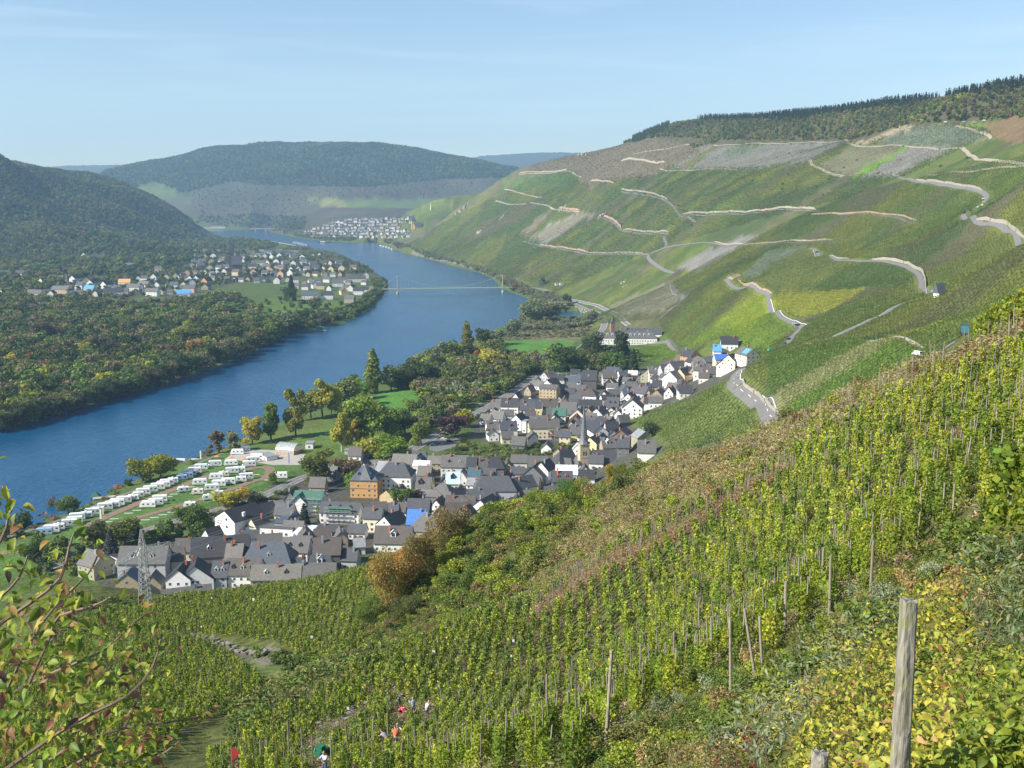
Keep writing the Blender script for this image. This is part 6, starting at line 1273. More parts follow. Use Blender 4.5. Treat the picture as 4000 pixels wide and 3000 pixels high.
mb = MB()
for i in range(3): mb.bar(pp[i], pp[i + 1], 2.2, n=4)
mb.link('marina_mole', [PAVE], label='pale mole of the small marina behind the far village', cat='mole')
rs2 = random.Random(4)
for i in range(14):
 row = i // 7; hull(9, 3, 1.3, (.8, .8, .8), 1.3, f"{ORD[i % 7]} white boat from the left in the {['outer', 'inner'][row]} row of the marina", 634 + 4.4 * (i % 7) + 2 * row, 524.5 + 1.1 * (i % 7) - 2.4 * row, R(80) + rs2.uniform(-.2, .2))
# ------------------------------------------------------------------ camper vans, cars
GELW = simple('gelcoat', (.80, .80, .79), .4, .04, 1, objcol=True); TYRE = simple('tyre', (.03, .03, .03), .9, .1); PAINT = simple('car_paint', (1, 1, 1), .3, .03, 1, objcol=True); STRIPE = simple('grey_stripe', (.30, .32, .35), .5, .1); LAMP = simple('lamp_glass', (.6, .58, .5), .2, .05)
def wheel_m():
 return MB().bar((0, -.11, 0), (0, .11, 0), .34, n=12).mesh('wheel', [TYRE])
WH = wheel_m()
def camper_parts(kind):
 L = []
 if kind == 'alcove':
  pr = [(-3.2, .45), (-3.2, 2.75), (-2.9, 3.0), (2.6, 3.0), (3.15, 2.75), (3.2, 2.2), (2.3, 1.75), (2.1, .45)]; b_ = MB(); b_.add([(x, -1.12, z) for x, z in pr] + [(x, 1.12, z) for x, z in pr], [(i, (i + 1) % 8, 8 + (i + 1) % 8, 8 + i) for i in range(8)] + [tuple(range(7, -1, -1)), tuple(range(8, 16))]); L.append(('body', b_.mesh('body', [GELW])))
  c = MB(); pr = [(2.12, .4), (2.12, 1.72), (2.35, 1.72), (2.95, 1.2), (3.65, 1.0), (3.75, .4)]; c.add([(x, -.98, z) for x, z in pr] + [(x, .98, z) for x, z in pr], [(i, (i + 1) % 6, 6 + (i + 1) % 6, 6 + i) for i in range(6)] + [tuple(range(5, -1, -1)), tuple(range(6, 12))]); L.append(('cab', c.mesh('cab', [GELW])))
  L.append(('windscreen', MB().add([(2.38, -.85, 1.72), (2.38, .85, 1.72), (2.99, .88, 1.22), (2.99, -.88, 1.22)], [(0, 3, 2, 1)]).mesh('windscreen', [GLASS])))
  wz = [(-2.2, 1.6), (-.3, 1.6)]
 elif kind == 'integrated':
  pr = [(-3.3, .45), (-3.3, 2.6), (-3.0, 2.9), (2.6, 2.9), (3.1, 2.5), (3.5, 1.3), (3.55, .45)]; b_ = MB(); n = 7; b_.add([(x, -1.12, z) for x, z in pr] + [(x, 1.12, z) for x, z in pr], [(i, (i + 1) % n, n + (i + 1) % n, n + i) for i in range(n)] + [tuple(range(n - 1, -1, -1)), tuple(range(n, 2 * n))]); L.append(('body', b_.mesh('body', [GELW])))
  L.append(('windscreen', MB().add([(3.14, -.98, 2.42), (3.14, .98, 2.42), (3.51, .98, 1.36), (3.51, -.98, 1.36)], [(0, 3, 2, 1)]).mesh('windscreen', [GLASS]))); wz = [(-2.4, 1.5), (-.2, 1.5), (1.8, 1.5)]
 else:
  pr = [(-2.6, .5), (-2.75, 1.3), (-2.45, 2.55), (2.1, 2.6), (2.6, 1.5), (2.4, .5)]; b_ = MB(); n = 6; b_.add([(x, -1.1, z) for x, z in pr] + [(x, 1.1, z) for x, z in pr], [(i, (i + 1) % n, n + (i + 1) % n, n + i) for i in range(n)] + [tuple(range(n - 1, -1, -1)), tuple(range(n, 2 * n))]); b_.bar((2.4, 0, .55), (3.6, 0, .5), .07); L.append(('body', b_.mesh('body', [GELW]))); wz = [(-1.6, 1.5), (.8, 1.5)]
 L.append(('side_stripe', MB().box(-2.3, -1.14, .85, 1.9, 1.14, 1.0).mesh('side_stripe', [STRIPE])))
 L.append(('roof_hatch', MB().box(-.4, -.35, 2.85, .4, .35, 3.12).mesh('roof_hatch', [GELW])))
 w = MB(); w.box(-.45, -.02, 0, .45, .02, .6); return L, wz, w.mesh('window', [GLASS])
CP = {k: camper_parts(k) for k in ('alcove', 'integrated', 'caravan')}
def camper(px, py, ang, kind, label, col=(.82, .82, .81), group='motorhomes on the riverside camp site'):
 p = hit(px, py, h=1.5, ymin=420, ymax=900); g = float(hz(p[0], p[1])); o = empty('caravan' if kind == 'caravan' else 'motorhome', (p[0], p[1], g), ang, label=label, cat='caravan' if kind == 'caravan' else 'motorhome', group=group); o.scale = (1.22, 1.22, 1.22)
 parts, wz, w = CP[kind]
 for nm, me in parts: link(nm, me, o, color=col)
 for x, z in wz:
  for s in (-1, 1): link('window', w, o, loc=(x, s * 1.12, z))
 link('window', w, o, loc=(-3.2 if kind != 'caravan' else -2.7, 0, 1.6), rot=(0, 0, R(90)))
 for x in ((-1.9, 2.6) if kind != 'caravan' else (0,)):
  for s in (-1, 1): link('wheel', WH, o, loc=(x, s * 1.0, .34))
 return o
rs = random.Random(3)
ROW1 = [('B', x, y) for x, y in ((545, 1195), (640, 1160), (720, 1130), (860, 1085), (925, 1055), (955, 1010), (1060, 985), (1140, 950), (1210, 925), (1300, 885), (1390, 862), (1450, 832), (1530, 798), (1640, 770), (1705, 735), (1770, 702), (1860, 670), (1950, 638), (2015, 610), (2060, 588), (2130, 560))] + [('C', x, y) for x, y in ((30, 525), (90, 500), (125, 470), (195, 440), (270, 395))]
for k, (c, x, y) in enumerate(ROW1):
 col = (.30, .42, .55) if k in (0, 21, 22) else tuple(q * rs.uniform(.9, 1.02) for q in (.84, .84, .83))
 camper(*P(c, x, y), R(180 + 12) + rs.uniform(-.08, .08), rs.choice(('alcove', 'integrated', 'alcove', 'caravan')), f"{'blue grey' if k in (0, 21, 22) else 'white'} camper, {ORD[k]} from the lower left along the river path", col)
ROW2 = [('B', 1830, 858, 'integrated', 'lower left of three motorhomes on the grass between the gravel lanes'), ('B', 1920, 828, 'integrated', 'middle of three motorhomes between the gravel lanes, red lower edge'), ('B', 1975, 788, 'alcove', 'upper right of three motorhomes between the gravel lanes'), ('C', 445, 355, 'alcove', 'motorhome with open door at the top end of the river row'), ('C', 640, 345, 'integrated', 'long caravan near orange parasols beside the paved yard'), ('C', 865, 358, 'alcove', 'motorhome at the lower edge of the paved yard'), ('C', 910, 305, 'integrated', 'lowest of the tightly parked motorhomes beside the kiosk'), ('C', 960, 272, 'alcove', 'upper of the tightly parked motorhomes beside the kiosk'), ('C', 720, 210, 'integrated', 'nearer motorhome on the upper end of the yard by the river'), ('C', 795, 170, 'integrated', 'farther motorhome on the upper end of the yard by the river'),
('C', 50, 672, 'caravan', 'white caravan at the left of the second gravel lane'), ('C', 228, 697, 'caravan', 'cream caravan below the single white van on the lawn'), ('C', 255, 580, 'integrated', 'small white camper alone between lanes'), ('C', 405, 648, 'integrated', 'sleek camper at the lower front of the middle group'), ('C', 460, 512, 'integrated', 'white camper at the left of the upper middle pair'), ('C', 545, 482, 'caravan', 'beige caravan right of the upper middle camper'), ('C', 490, 598, 'alcove', 'long camper in the middle group above the yellow tree'), ('C', 610, 573, 'alcove', 'rightmost camper of the middle group above the yellow tree'), ('C', 655, 440, 'alcove', 'big camper with awning facing the ring lane'), ('C', 735, 430, 'integrated', 'coach like camper right of the one with awning'), ('C', 760, 545, 'caravan', 'pale caravan left of the pair by the ring lane'), ('C', 830, 512, 'alcove', 'large motorhome at the ring lane with a grey rear'), ('C', 1255, 500, 'alcove', 'lone motorhome half hidden by a small tree near the road'), ('C', 475, 722, 'caravan', 'caravan peeping over the yellow tree'), ('C', 360, 768, 'caravan', 'caravan half hidden behind the yellow tree'), ('C', 130, 862, 'caravan', 'caravan glimpsed between the lower left trees of the camp')]
for c, x, y, k, lb in ROW2: camper(*P(c, x, y), R(180 + 10) + rs.uniform(-.15, .15), k, lb, (.74, .70, .6) if 'beige' in lb or 'cream' in lb else (.84, .84, .83))
def car_parts(kind):
 pr = {'car': [(-2.1, .3), (-2.15, .85), (-1.3, .95), (.9, .95), (2.0, .75), (2.1, .3)], 'van': [(-2.4, .35), (-2.45, 1.0), (-2.35, 1.05), (1.3, 1.05), (2.2, .9), (2.4, .35)]}[kind]; top = {'car': [(-1.9, .9), (-1.3, 1.42), (.2, 1.45), (1.1, .95)], 'van': [(-2.38, 1.05), (-2.25, 1.95), (1.0, 1.95), (1.75, 1.02)]}[kind]; n = 6
 b_ = MB(); b_.add([(x, -.87, z) for x, z in pr] + [(x, .87, z) for x, z in pr], [(i, (i + 1) % n, n + (i + 1) % n, n + i) for i in range(n)] + [tuple(range(n - 1, -1, -1)), tuple(range(n, 2 * n))])
 c = MB(); w = MB(); n = 4; ins = .1
 c.add([(x, -.80 + ins * (z > 1.2), z) for x, z in top] + [(x, .80 - ins * (z > 1.2), z) for x, z in top], [(i, (i + 1) % n, n + (i + 1) % n, n + i) for i in range(n)] + [(3, 2, 1, 0), (4, 5, 6, 7)])
 t = top; mid = lambda a, b_, f: tuple(a[i] + (b_[i] - a[i]) * f for i in (0, 1))
 for s in (-1, 1):
  q = [mid(t[0], t[1], .25), mid(t[0], t[1], .85), mid(t[3], t[2], .85), mid(t[3], t[2], .25)]; w.add([(x, s * (.815 - ins * (z > 1.2)), z) for x, z in q], [(0, 1, 2, 3) if s < 0 else (3, 2, 1, 0)])
 a, b2 = mid(t[3], t[2], .12), mid(t[3], t[2], .9); w.add([(a[0] + .02, -.7, a[1] + .02), (a[0] + .02, .7, a[1] + .02), (b2[0] + .02, .62, b2[1] + .02), (b2[0] + .02, -.62, b2[1] + .02)], [(0, 1, 2, 3)]); a, b2 = mid(t[0], t[1], .15), mid(t[0], t[1], .9); w.add([(a[0] - .02, -.7, a[1]), (a[0] - .02, .7, a[1]), (b2[0] - .02, .62, b2[1]), (b2[0] - .02, -.62, b2[1])], [(3, 2, 1, 0)])
 return b_.mesh('body', [PAINT]), c.mesh('cabin', [PAINT]), w.mesh('glazing', [GLASS])
CAR = {k: car_parts(k) for k in ('car', 'van')}; HLM = MB().box(-.03, -.16, -.08, .03, .16, .08).mesh('headlight', [LAMP])
def car(px, py, ang, col, label, kind='car', ymin=330, s=1., group=None):
 p = hit(px, py, h=.7, ymin=ymin, ymax=4200); o = empty('parked_car' if kind == 'car' else 'parked_van', (p[0], p[1], float(hz(p[0], p[1])) + .2), R(ang), label=label, cat=kind, group=group); o.scale = (s, s, s); b_, c, w = CAR[kind]
 link('body', b_, o, color=col); link('cabin', c, o, color=col); link('glazing', w, o)
 for x in (-1.35, 1.4):
  for y in (-.8, .8): link('wheel', WH, o, loc=(x, y, .32))
 for y in (-.6, .6): link('headlight', HLM, o, loc=(2.1 if kind == 'car' else 2.38, y, .62))
 return o
SIL, DKB, BLK, WHT, REDC = (.45, .48, .52), (.05, .09, .17), (.025, .027, .03), (.8, .8, .8), (.5, .04, .03)
for c, x, y, a, col, lb, kd in [('Q', 785, 1028, 40, SIL, 'silver van driving on the river road', 'van'), ('Q', 640, 1108, 40, BLK, 'dark car following the silver van on the river road', 'car'), ('Q', 838, 1255, 15, SIL, 'silver estate car at the lower end of the parking yard row', 'car'), ('Q', 905, 1215, 15, DKB, 'blue car next to the silver estate in the parking yard', 'car'), ('Q', 960, 1182, 15, DKB, 'second blue car up the parking yard row', 'car'), ('Q', 1010, 1165, 15, BLK, 'black car in the parking yard row', 'car'), ('Q', 1055, 1145, 15, BLK, 'topmost dark car in the parking yard row', 'car'), ('Q', 150, 1612, 0, WHT, 'white car in the shaded car park below the purple beech', 'car'), ('Q', 1430, 873, 25, WHT, 'white car roof behind the three storey white house', 'car'), ('Q', 1470, 912, 100, WHT, 'white van beside the blue shed roof', 'van'), ('Q', 1695, 705, 60, REDC, 'red car behind the tall stone gable', 'car'), ('Q', 1555, 810, 40, DKB, 'dark blue car under the trees by the river road', 'car'),
('E', 1240, 120, 20, DKB, 'dark blue car at the left of the shaded car park', 'car'), ('E', 1300, 95, 20, DKB, 'blue car in the middle of the shaded car park', 'car'), ('E', 1440, 72, 20, BLK, 'black car right of the white car in the shaded car park', 'car'), ('U', 365, 1035, 110, WHT, 'white van parked on the lane under the curved pale wall', 'van'), ('M4', 425, 187, -20, BLK, 'dark car on the upper lane left of the curved wall', 'car'), ('M4', 262, 822, -20, BLK, 'dark vehicle at the lane fork in the vines', 'van'), ('M4', 180, 937, 60, BLK, 'black car on the lane below the fork', 'car'), ('M4', 238, 805, -20, SIL, 'pale car just above the lane fork', 'car'), ('M4', 145, 975, 60, DKB, 'dark car at the end of the lane below the fork', 'car'),
('A4', 1858, 1163, 80, WHT, 'topmost white car on the hill road bend', 'car'), ('A4', 1862, 1193, 80, SIL, 'second car down on the hill road bend', 'car'), ('A4', 1853, 1220, 60, WHT, 'white van in the middle of the hill road bend', 'van'), ('A4', 1820, 1237, 40, WHT, 'fourth car down on the hill road bend', 'car'), ('A4', 1755, 1265, 30, BLK, 'dark car low on the hill road bend', 'car'), ('A4', 1695, 1287, 40, BLK, 'lowest dark car on the hill road bend', 'van'), ('A4', 1085, 960, -10, WHT, 'white car at the top of the terraced plot', 'car'), ('A4', 1120, 966, -10, WHT, 'white car right of the terraced plot top', 'car'), ('A4', 1487, 520, 0, WHT, 'white car at the forest edge, left one', 'car'), ('A4', 1535, 503, 0, WHT, 'white van at the forest edge', 'van'), ('A4', 1692, 500, 0, WHT, 'first car of the row below the dark hedge high on the right', 'car'), ('A4', 1740, 502, 0, SIL, 'second car of the row below the dark hedge high on the right', 'car'), ('A4', 1785, 503, 0, WHT, 'third car of the row below the dark hedge high on the right', 'car'), ('A4', 1870, 490, 0, WHT, 'big white van below the dark hedge high on the right', 'van'), ('A4', 1935, 487, 0, REDC, 'reddish car right of the big white van high on the right', 'car'), ('A4', 800, 693, 0, BLK, 'dark car on the upper dirt road', 'car'), ('A3', 1385, 905, 0, WHT, 'white car alone on the long upper lane', 'car'), ('O', 1705, 432, 25, (.12, .5, .3), 'green vehicle at the vineyard edge above the hairpin', 'van'), ('A3', 2180, 1280, 0, REDC, 'red vehicle under the longest hill wall', 'van')]:
 car(*P(c, x, y), a, col, lb, kd)
YELP = simple('yellow_paint', (.70, .36, .04), .5, .1); GRNP = simple('green_paint', (.02, .13, .07), .5, .1); TEALP = simple('teal_sheet', (.03, .17, .21), .7, .15, 2); MINT = simple('mint_plastic', (.16, .52, .38), .5, .1)
p = hitg(*P('A3', 1040, 1458), ymin=900); d = empty('digger', p, R(10), label='small yellow digger below the straight pale wall', cat='digger'); MB().box(-2.2, -1.3, 0, 2.2, -.7, .9).box(-2.2, .7, 0, 2.2, 1.3, .9).link('track', [TYRE], d); MB().box(-1.8, -1.2, 1, 1.2, 1.2, 2.2).link('body', [YELP], d); MB().box(0, -1, 2.2, 1.2, .2, 3.4).link('cab', [GLASS], d); MB().bar((1.2, .6, 1.8), (3.6, .6, 4), .25).bar((3.6, .6, 4), (5.2, .6, 1.4), .2).box(4.8, 0, .6, 5.6, 1.2, 1.5).link('arm', [YELP], d)
p = hitg(*P('U', 1195, 700), ymin=160, ymax=330); t = empty('lorry', p, R(70), label='lorry with a teal tarpaulin on the lane behind the right hand bank', cat='lorry')
MB().box(-3.2, -1.2, .9, 1.6, 1.2, 3.6).link('tarpaulin', [TEALP], t, scale=(.55, .55, .42)); MB().box(1.8, -1.1, .5, 3.4, 1.1, 2.6).link('cab', [simple('dark_cab', (.03, .05, .09), .4, .1)], t, scale=(.62, .62, .62)); MB().box(-3.2, -1.1, .5, 3.2, 1.1, .9).link('chassis', [DARKM], t, scale=(.62, .62, .62))
for x in (-1.5, 1.5):
 for y in (-.65, .65): link('wheel', WH, t, loc=(x, y, .3))
ribbon('hill_lane', path3(PL('U', (790, 1000), (820, 850), (960, 740), (1120, 690), (1240, 660)), 3, ymin=150, ymax=330), 4, ASPH, lift=.15)
pg = path3(PL('U', (785, 1000), (790, 830), (850, 760), (980, 705), (1130, 640)), 2.5, ymin=150, ymax=330); gr = MB()
for q in range(len(pg)):
 z = float(hz(*pg[q])); gr.bar((pg[q][0], pg[q][1], z - .3), (pg[q][0], pg[q][1], z + 1.05), .06)
 if q: gr.bar((pg[q - 1][0], pg[q - 1][1], float(hz(*pg[q - 1])) + .85), (pg[q][0], pg[q][1], z + .85), .13).bar((pg[q - 1][0], pg[q - 1][1], float(hz(*pg[q - 1])) + .45), (pg[q][0], pg[q][1], z + .45), .09)
gr.link('guard_rail', [DARKM], label='dark guard rail along the lane below the teal lorry', cat='guard rail')
pg = path3(PL('B', (1690, 1150), (1900, 1080), (2212, 985)) + PL('C', (900, 670), (1150, 600), (1500, 490)), 4, ymin=420); gr = MB()
for q in range(len(pg)):
 z = float(hz(*pg[q])); gr.bar((pg[q][0], pg[q][1], z - .3), (pg[q][0], pg[q][1], z + .75), .07)
 if q: gr.bar((pg[q - 1][0], pg[q - 1][1], float(hz(*pg[q - 1])) + .7), (pg[q][0], pg[q][1], z + .7), .16)
gr.link('guard_rail', [simple('green_rail', (.10, .17, .14), .6, .1)], label='green guard rail between the camp site and the river road', cat='guard rail')
SIGN = simple('white_sign', (.80, .80, .79), .5, .04); REDF = simple('red_cloth', (.42, .035, .035), .7, .1)
def board(c, x, y, wD, label, name='plot_sign', ymin=20, ymax=330, mat=None):
 px, py = P(c, x, y); g = hit(px, py, h=1.7, ymin=ymin, ymax=ymax); z = float(hz(g[0], g[1])); w_ = wD * g[1] / FD; o = empty(name, (g[0], g[1], z), label=label, cat='sign'); MB().bar((0, .05, -.3), (0, .05, 1.7), .025).link('stake', [WOOD], o); MB().box(-w_ / 2, -.02, 1.7 - w_ * .6, w_ / 2, .02, 1.7 + w_ * .6).link('board', [mat or SIGN], o)
for c, x, y, w_, lb in (('W1', 482, 528, 5, 'white plot sign in the vines left of the big autumn bush'), ('W1', 1535, 656, 6, 'white plot sign among bare stakes in mid slope'), ('W1', 795, 1143, 5, 'small white sign beside the stony track'), ('W1', 2205, 690, 4, 'white plot sign at the top of the middle vines'), ('W1', 508, 805, 3, 'tiny white sign at the hedge above the track'), ('W2', 118, 255, 4, 'white sign in the dry brush of the slope'), ('W2', 1005, 312, 4, 'pale sign among yellowing vines of the slope'), ('W2', 12, 560, 5, 'white sign left of the middle vines'), ('W0', 2190, 203, 5, 'white sign near the top right of the lower left vines'), ('W0', 2030, 90, 3, 'thin white marker at the upper edge of the lower left vines'), ('W0', 1740, 437, 3, 'small white marker in the middle of the lower left vines'), ('W0', 1830, 190, 3, 'left of two white markers high in the lower left vines')): board(c, x, y, w_, lb)
px, py = P('W0', 2000, 1600); g = hit(px, py, h=.6, ymin=30, ymax=200); k = g[1] / FD; o = empty('warning_sign', (g[0], g[1], float(hz(g[0], g[1]))), label='red triangular flag like sign on a post at the bottom of the vines', cat='sign'); hh = 36 * k
MB().bar((0, .04, -.3), (0, .04, .6 + hh + 2 * k), .035, n=6).link('post', [WOOD], o); MB().add([(0, 0, .6 + hh), (0, 0, .6), (24 * k, 0, .6 + hh * .55), (0, .03, .6 + hh), (0, .03, .6), (24 * k, .03, .6 + hh * .55)], [(0, 1, 2), (5, 4, 3), (0, 3, 4, 1), (1, 4, 5, 2), (2, 5, 3, 0)]).link('flag', [REDF], o)
for c, x, y, lb in (('W1', 972, 985, 'red tag on a stake above the pickers'), ('W1', 2195, 1045, 'red tag at the left edge of the middle vines'), ('W2', 760, 755, 'dark red tag in the middle vines')):
 px, py = P(c, x, y); g = hit(px, py, h=1.6, ymin=30, ymax=200); o = empty('ribbon_stake', (g[0], g[1], float(hz(g[0], g[1]))), label=lb, cat='marker'); MB().bar((0, 0, -.2), (0, 0, 1.8), .02).link('stake', [WOOD], o); MB().add([(-.1, -.03, 1.35), (.12, -.05, 1.3), (.1, -.03, 1.7), (-.08, -.03, 1.72)], [(0, 1, 2, 3)]).link('ribbon', [REDF], o)
def pole_lamp(c, x, y, hD, label, kind='lamp'):
 px, py = P(c, x, y); g = hitg(px, py, ymin=420, ymax=1200); h = hD * g[1] / FD; o = empty('street_lamp' if kind == 'lamp' else 'banner', g, label=label, cat='street lamp' if kind == 'lamp' else 'banner'); MB().bar((0, 0, -.3), (0, 0, h), .07, n=6, r2=.05).link('pole', [STEEL], o)
 if kind == 'lamp': MB().box(-.1, -.1, h - .05, .9, .1, h + .1).link('lamp_head', [STEEL], o)
 else: MB().box(.1, -.02, h * .25, .9, .02, h * .98).link('cloth', [kind], o)
for a in (('B', 2110, 920, 22, 'lamp post by the second gravel lane of the camp'), ('B', 1775, 640, 13, 'curved lamp post on the river path'), ('C', 43, 640, 22, 'lamp post behind the white caravan'), ('C', 730, 500, 22, 'lamp post beside the camper with awning'), ('C', 1165, 460, 12, 'lamp post on the ring lane'), ('Q', 790, 1490, 20, 'lamp post at the corner of the parking yard'), ('Q', 205, 1560, 20, 'lamp post under the purple beech'), ('C', 440, 460, 10, 'short lamp post in the camp row')): pole_lamp(*a)
BN = lambda n, c: simple(n, c, .7, .05)
for a in (('B', 1235, 1080, 32, 'white banner beside the yellow one in the camp', BN('white_banner', (.75, .75, .78))), ('B', 1262, 1005, 20, 'yellow banner in the camp row', BN('yellow_banner', (.75, .45, .08))), ('C', 1350, 390, 33, 'blue red banner in front of the glass hall', BN('blue_banner', (.28, .30, .45))), ('C', 258, 330, 26, 'tall white column at the landing stage', BN('white_column', (.78, .76, .72))), ('C', 415, 1100, 20, 'white hanging banner beside the hotel', BN('hotel_banner', (.75, .70, .68)))): pole_lamp(*a)
ORG = simple('orange_parasol', (.62, .24, .10), .7, .1)
for c, x, y, lb in (('C', 470, 285, 'orange parasol at the landing stage'), ('C', 640, 300, 'brown orange parasol on the yard terrace'), ('C', 790, 325, 'orange sunshade right of the long caravan'), ('C', 1210, 275, 'orange sunshade before the glass hall')):
 p = hitg(*P(c, x, y + 12), ymin=420); o = empty('parasol', p, label=lb, cat='parasol'); MB().bar((0, 0, 0), (0, 0, 2.3), .04).link('pole', [STEEL], o); MB().bar((0, 0, 1.9), (0, 0, 2.6), 1.9, n=8, r2=.05).link('canopy', [ORG], o)
p = hitg(*P('B', 1180, 790), ymin=420); o = empty('pavilion', p, R(10), label='green tent pavilion at the river edge', cat='tent'); MB().bar((0, 0, 2), (0, 0, 4.6), 3.6, n=4, r2=.1).link('roof', [GRNP], o)
for x in (-2.4, 2.4):
 for y in (-2.4, 2.4): MB().bar((x, y, -.3), (x, y, 2.1), .08).link('pole', [STEEL], o)
MB().box(-2.3, 2.3, 0, 2.3, 2.4, 1.6).link('rear_cloth', [simple('pale_cloth', (.5, .6, .52), .7, .1)], o)
p = hitg(*P('B', 1290, 775), ymin=420); MB().box(-6, -2.2, -.5, 6, 2.2, .5).link('landing_slab', [PAVE], loc=p, rot=(0, 0, R(25)), label='pale concrete landing slab beside the green pavilion', cat='slab')
p = atz(*P('C', 100, 310), 0); MB().box(-12, -2, -.5, 12, 2, .8).link('landing_stage', [simple('pale_deck', (.62, .66, .68), .6, .05)], loc=p, rot=(0, 0, R(-4)), label='pale floating landing stage on the river behind the twin trees', cat='landing stage')
g = hitg(315, 1314, ymin=200, ymax=400); k = g[1] / FD; Hp = 183 * k * 1.02; o = empty('lattice_pylon', g, R(0), label='grey lattice power pylon in front of the lower left houses', cat='pylon')
def wdt(z): return np.interp(z / Hp, [0, .3, .66, .8, 1], [1.25, .95, .68, .62, .12])
leg = [MB() for _ in range(4)]; brc = MB(); zs = np.linspace(0, Hp, 17)
for i in range(16):
 for c_, (sx, sy) in enumerate(((-1, -1), (1, -1), (1, 1), (-1, 1))):
  a, b_ = wdt(zs[i]), wdt(zs[i + 1]); leg[c_].bar((sx * a, sy * a, zs[i] - (.5 if i == 0 else 0)), (sx * b_, sy * b_, zs[i + 1]), .085); s2 = ((1, -1), (1, 1), (-1, 1), (-1, -1))[c_]; brc.bar((sx * a, sy * a, zs[i]), (s2[0] * b_, s2[1] * b_, zs[i + 1]), .05); brc.bar((s2[0] * a, s2[1] * a, zs[i]), (sx * b_, sy * b_, zs[i + 1]), .05); brc.bar((sx * b_, sy * b_, zs[i + 1]), (s2[0] * b_, s2[1] * b_, zs[i + 1]), .04)
for m_ in leg: m_.link('leg', [STEEL], o)
brc.link('bracing', [STEEL], o)
za = Hp * .69; rt_ = atz(383, 1163, g[2] + za); ud = Vector((rt_[0] - g[0], rt_[1] - g[1], 0)); Lh = min(ud.length, 9.5); ud.normalize(); ends = []
for s in (-1, 1):
 arm = MB(); e = ud * s * Lh; nrm = Vector((-ud.y, ud.x, 0)) * .5
 for q in (-1, 1):
  arm.bar(ud * s * .6 + nrm * q + Vector((0, 0, za)), e + Vector((0, 0, za)), .07); arm.bar(ud * s * .6 + nrm * q + Vector((0, 0, za + 1.6)), e + Vector((0, 0, za + .1)), .06)
 for j in range(7):
  f0, f1 = j / 7, (j + 1) / 7; a = (ud * s * .6).lerp(e, f0); b_ = (ud * s * .6).lerp(e, f1); arm.bar(a + nrm * (1 - f0) + Vector((0, 0, za)), b_ - nrm * (1 - f1) + Vector((0, 0, za)), .04).bar(a + Vector((0, 0, za + 1.6 * (1 - f0))), b_ + Vector((0, 0, za)), .04)
 for f in (.55, 1.): arm.bar((ud * s * .6).lerp(e, f) + Vector((0, 0, za)), (ud * s * .6).lerp(e, f) + Vector((0, 0, za - 1.5)), .07); ends.append(Vector(g) + (ud * s * .6).lerp(e, f) + Vector((0, 0, za - 1.5)))
 arm.link('crossarm', [STEEL], o)
WIRE = simple('wire', (.34, .35, .35), .4, .1)
for k2, (e0, tgt, lb) in enumerate(((ends[3], (1000, 902, 760, 40), 'upper power cable rising over the village to the right'), (ends[2], (1010, 915, 740, 38), 'second power cable over the village roofs'), (ends[1], (980, 940, 700, 34), 'third power cable over the village roofs'), (ends[0], (960, 955, 690, 30), 'lowest power cable over the village roofs'))):
 t1 = Vector(atY(tgt[0], tgt[1], tgt[2])); mb = MB(); n = 24; pts = [e0.lerp(t1, i / n) - Vector((0, 0, 22 * (i / n) * (1 - i / n))) for i in range(n + 1)]
 for i in range(n): mb.bar(pts[i], pts[i + 1], .055, n=3)
 mb.link('power_cable', [WIRE], label=lb, cat='cable')
ribbon('vineyard_track', path3(PL('W1', (300, 1640), (380, 1500), (500, 1380), (620, 1290), (760, 1210), (900, 1150)), 1.5, ymin=40, ymax=200), 3.0, simple('stony_track', (.25, .24, .20), .95, .35, 1.5, bump=.6), lift=.06)
def stones(poly, n, size, label, name='stone_edge', ymin=40, ymax=330, hh=.35):
 p = path3(poly, .8, ymin, ymax); L = len(p); o = empty(name, (p[L // 2][0], p[L // 2][1], float(hz(*p[L // 2]))), label=label, cat='wall'); base = o.location
 for i in range(n):
  q = p[min(L - 1, int(i / n * L))]; r_ = random.Random(i); s = size * r_.uniform(.7, 1.3); me = STN[i % 4]
  link('stone', me, o, loc=(q[0] - base.x + r_.uniform(-.15, .15), q[1] - base.y + r_.uniform(-.15, .15), float(hz(*q)) - base.z + r_.uniform(0, hh)), rot=(r_.uniform(-.3, .3), r_.uniform(-.3, .3), r_.uniform(0, 6)), scale=(s * 1.5, s, s * .7))
STN = []
for i in range(4):
 r = np.random.default_rng(i); bm = bmesh.new(); bmesh.ops.create_icosphere(bm, subdivisions=1, radius=.5)
 for v in bm.verts: v.co *= r.uniform(.8, 1.15)
 me = bpy.data.meshes.new('stone'); bm.to_mesh(me); bm.free(); me.materials.append(SLATEW); STN.append(me)
stones(PL('W1', (310, 1560), (400, 1420), (500, 1320), (600, 1260), (660, 1210), (760, 1180), (930, 1120)), 70, .55, 'rough stone edging along the upper side of the stony track')
stones(PL('W0', (1600, 545), (1750, 560), (1900, 600), (2040, 650)) + PL('W1', (0, 690), (120, 690)), 60, .9, 'dry stone wall below the upper left vines', hh=1.0)
stones(PL('W1', (150, 985), (220, 930), (320, 880)), 24, .6, 'small stone wall in the grassy gap left of the hedge')
KERB = MB().box(-2.2, -.25, 0, 2.2, .25, .22).mesh('parking_kerb', [WHITE])
for c, x, y in [('B', *q) for q in ((1410, 1035), (1330, 1072), (1590, 965), (1690, 930), (2120, 953), (2010, 985), (1905, 1018), (1795, 1048), (1690, 1088), (2145, 730), (2080, 760))] + [('C', *q) for q in ((145, 640), (950, 488), (1100, 555), (750, 678))]:
 link('parking_kerb', KERB, loc=hitg(*P(c, x, y), ymin=420), rot=(0, 0, R(8)), label='low white kerb marking an empty pitch on the camp grass', cat='kerb', group='white pitch kerbs on the camp site')
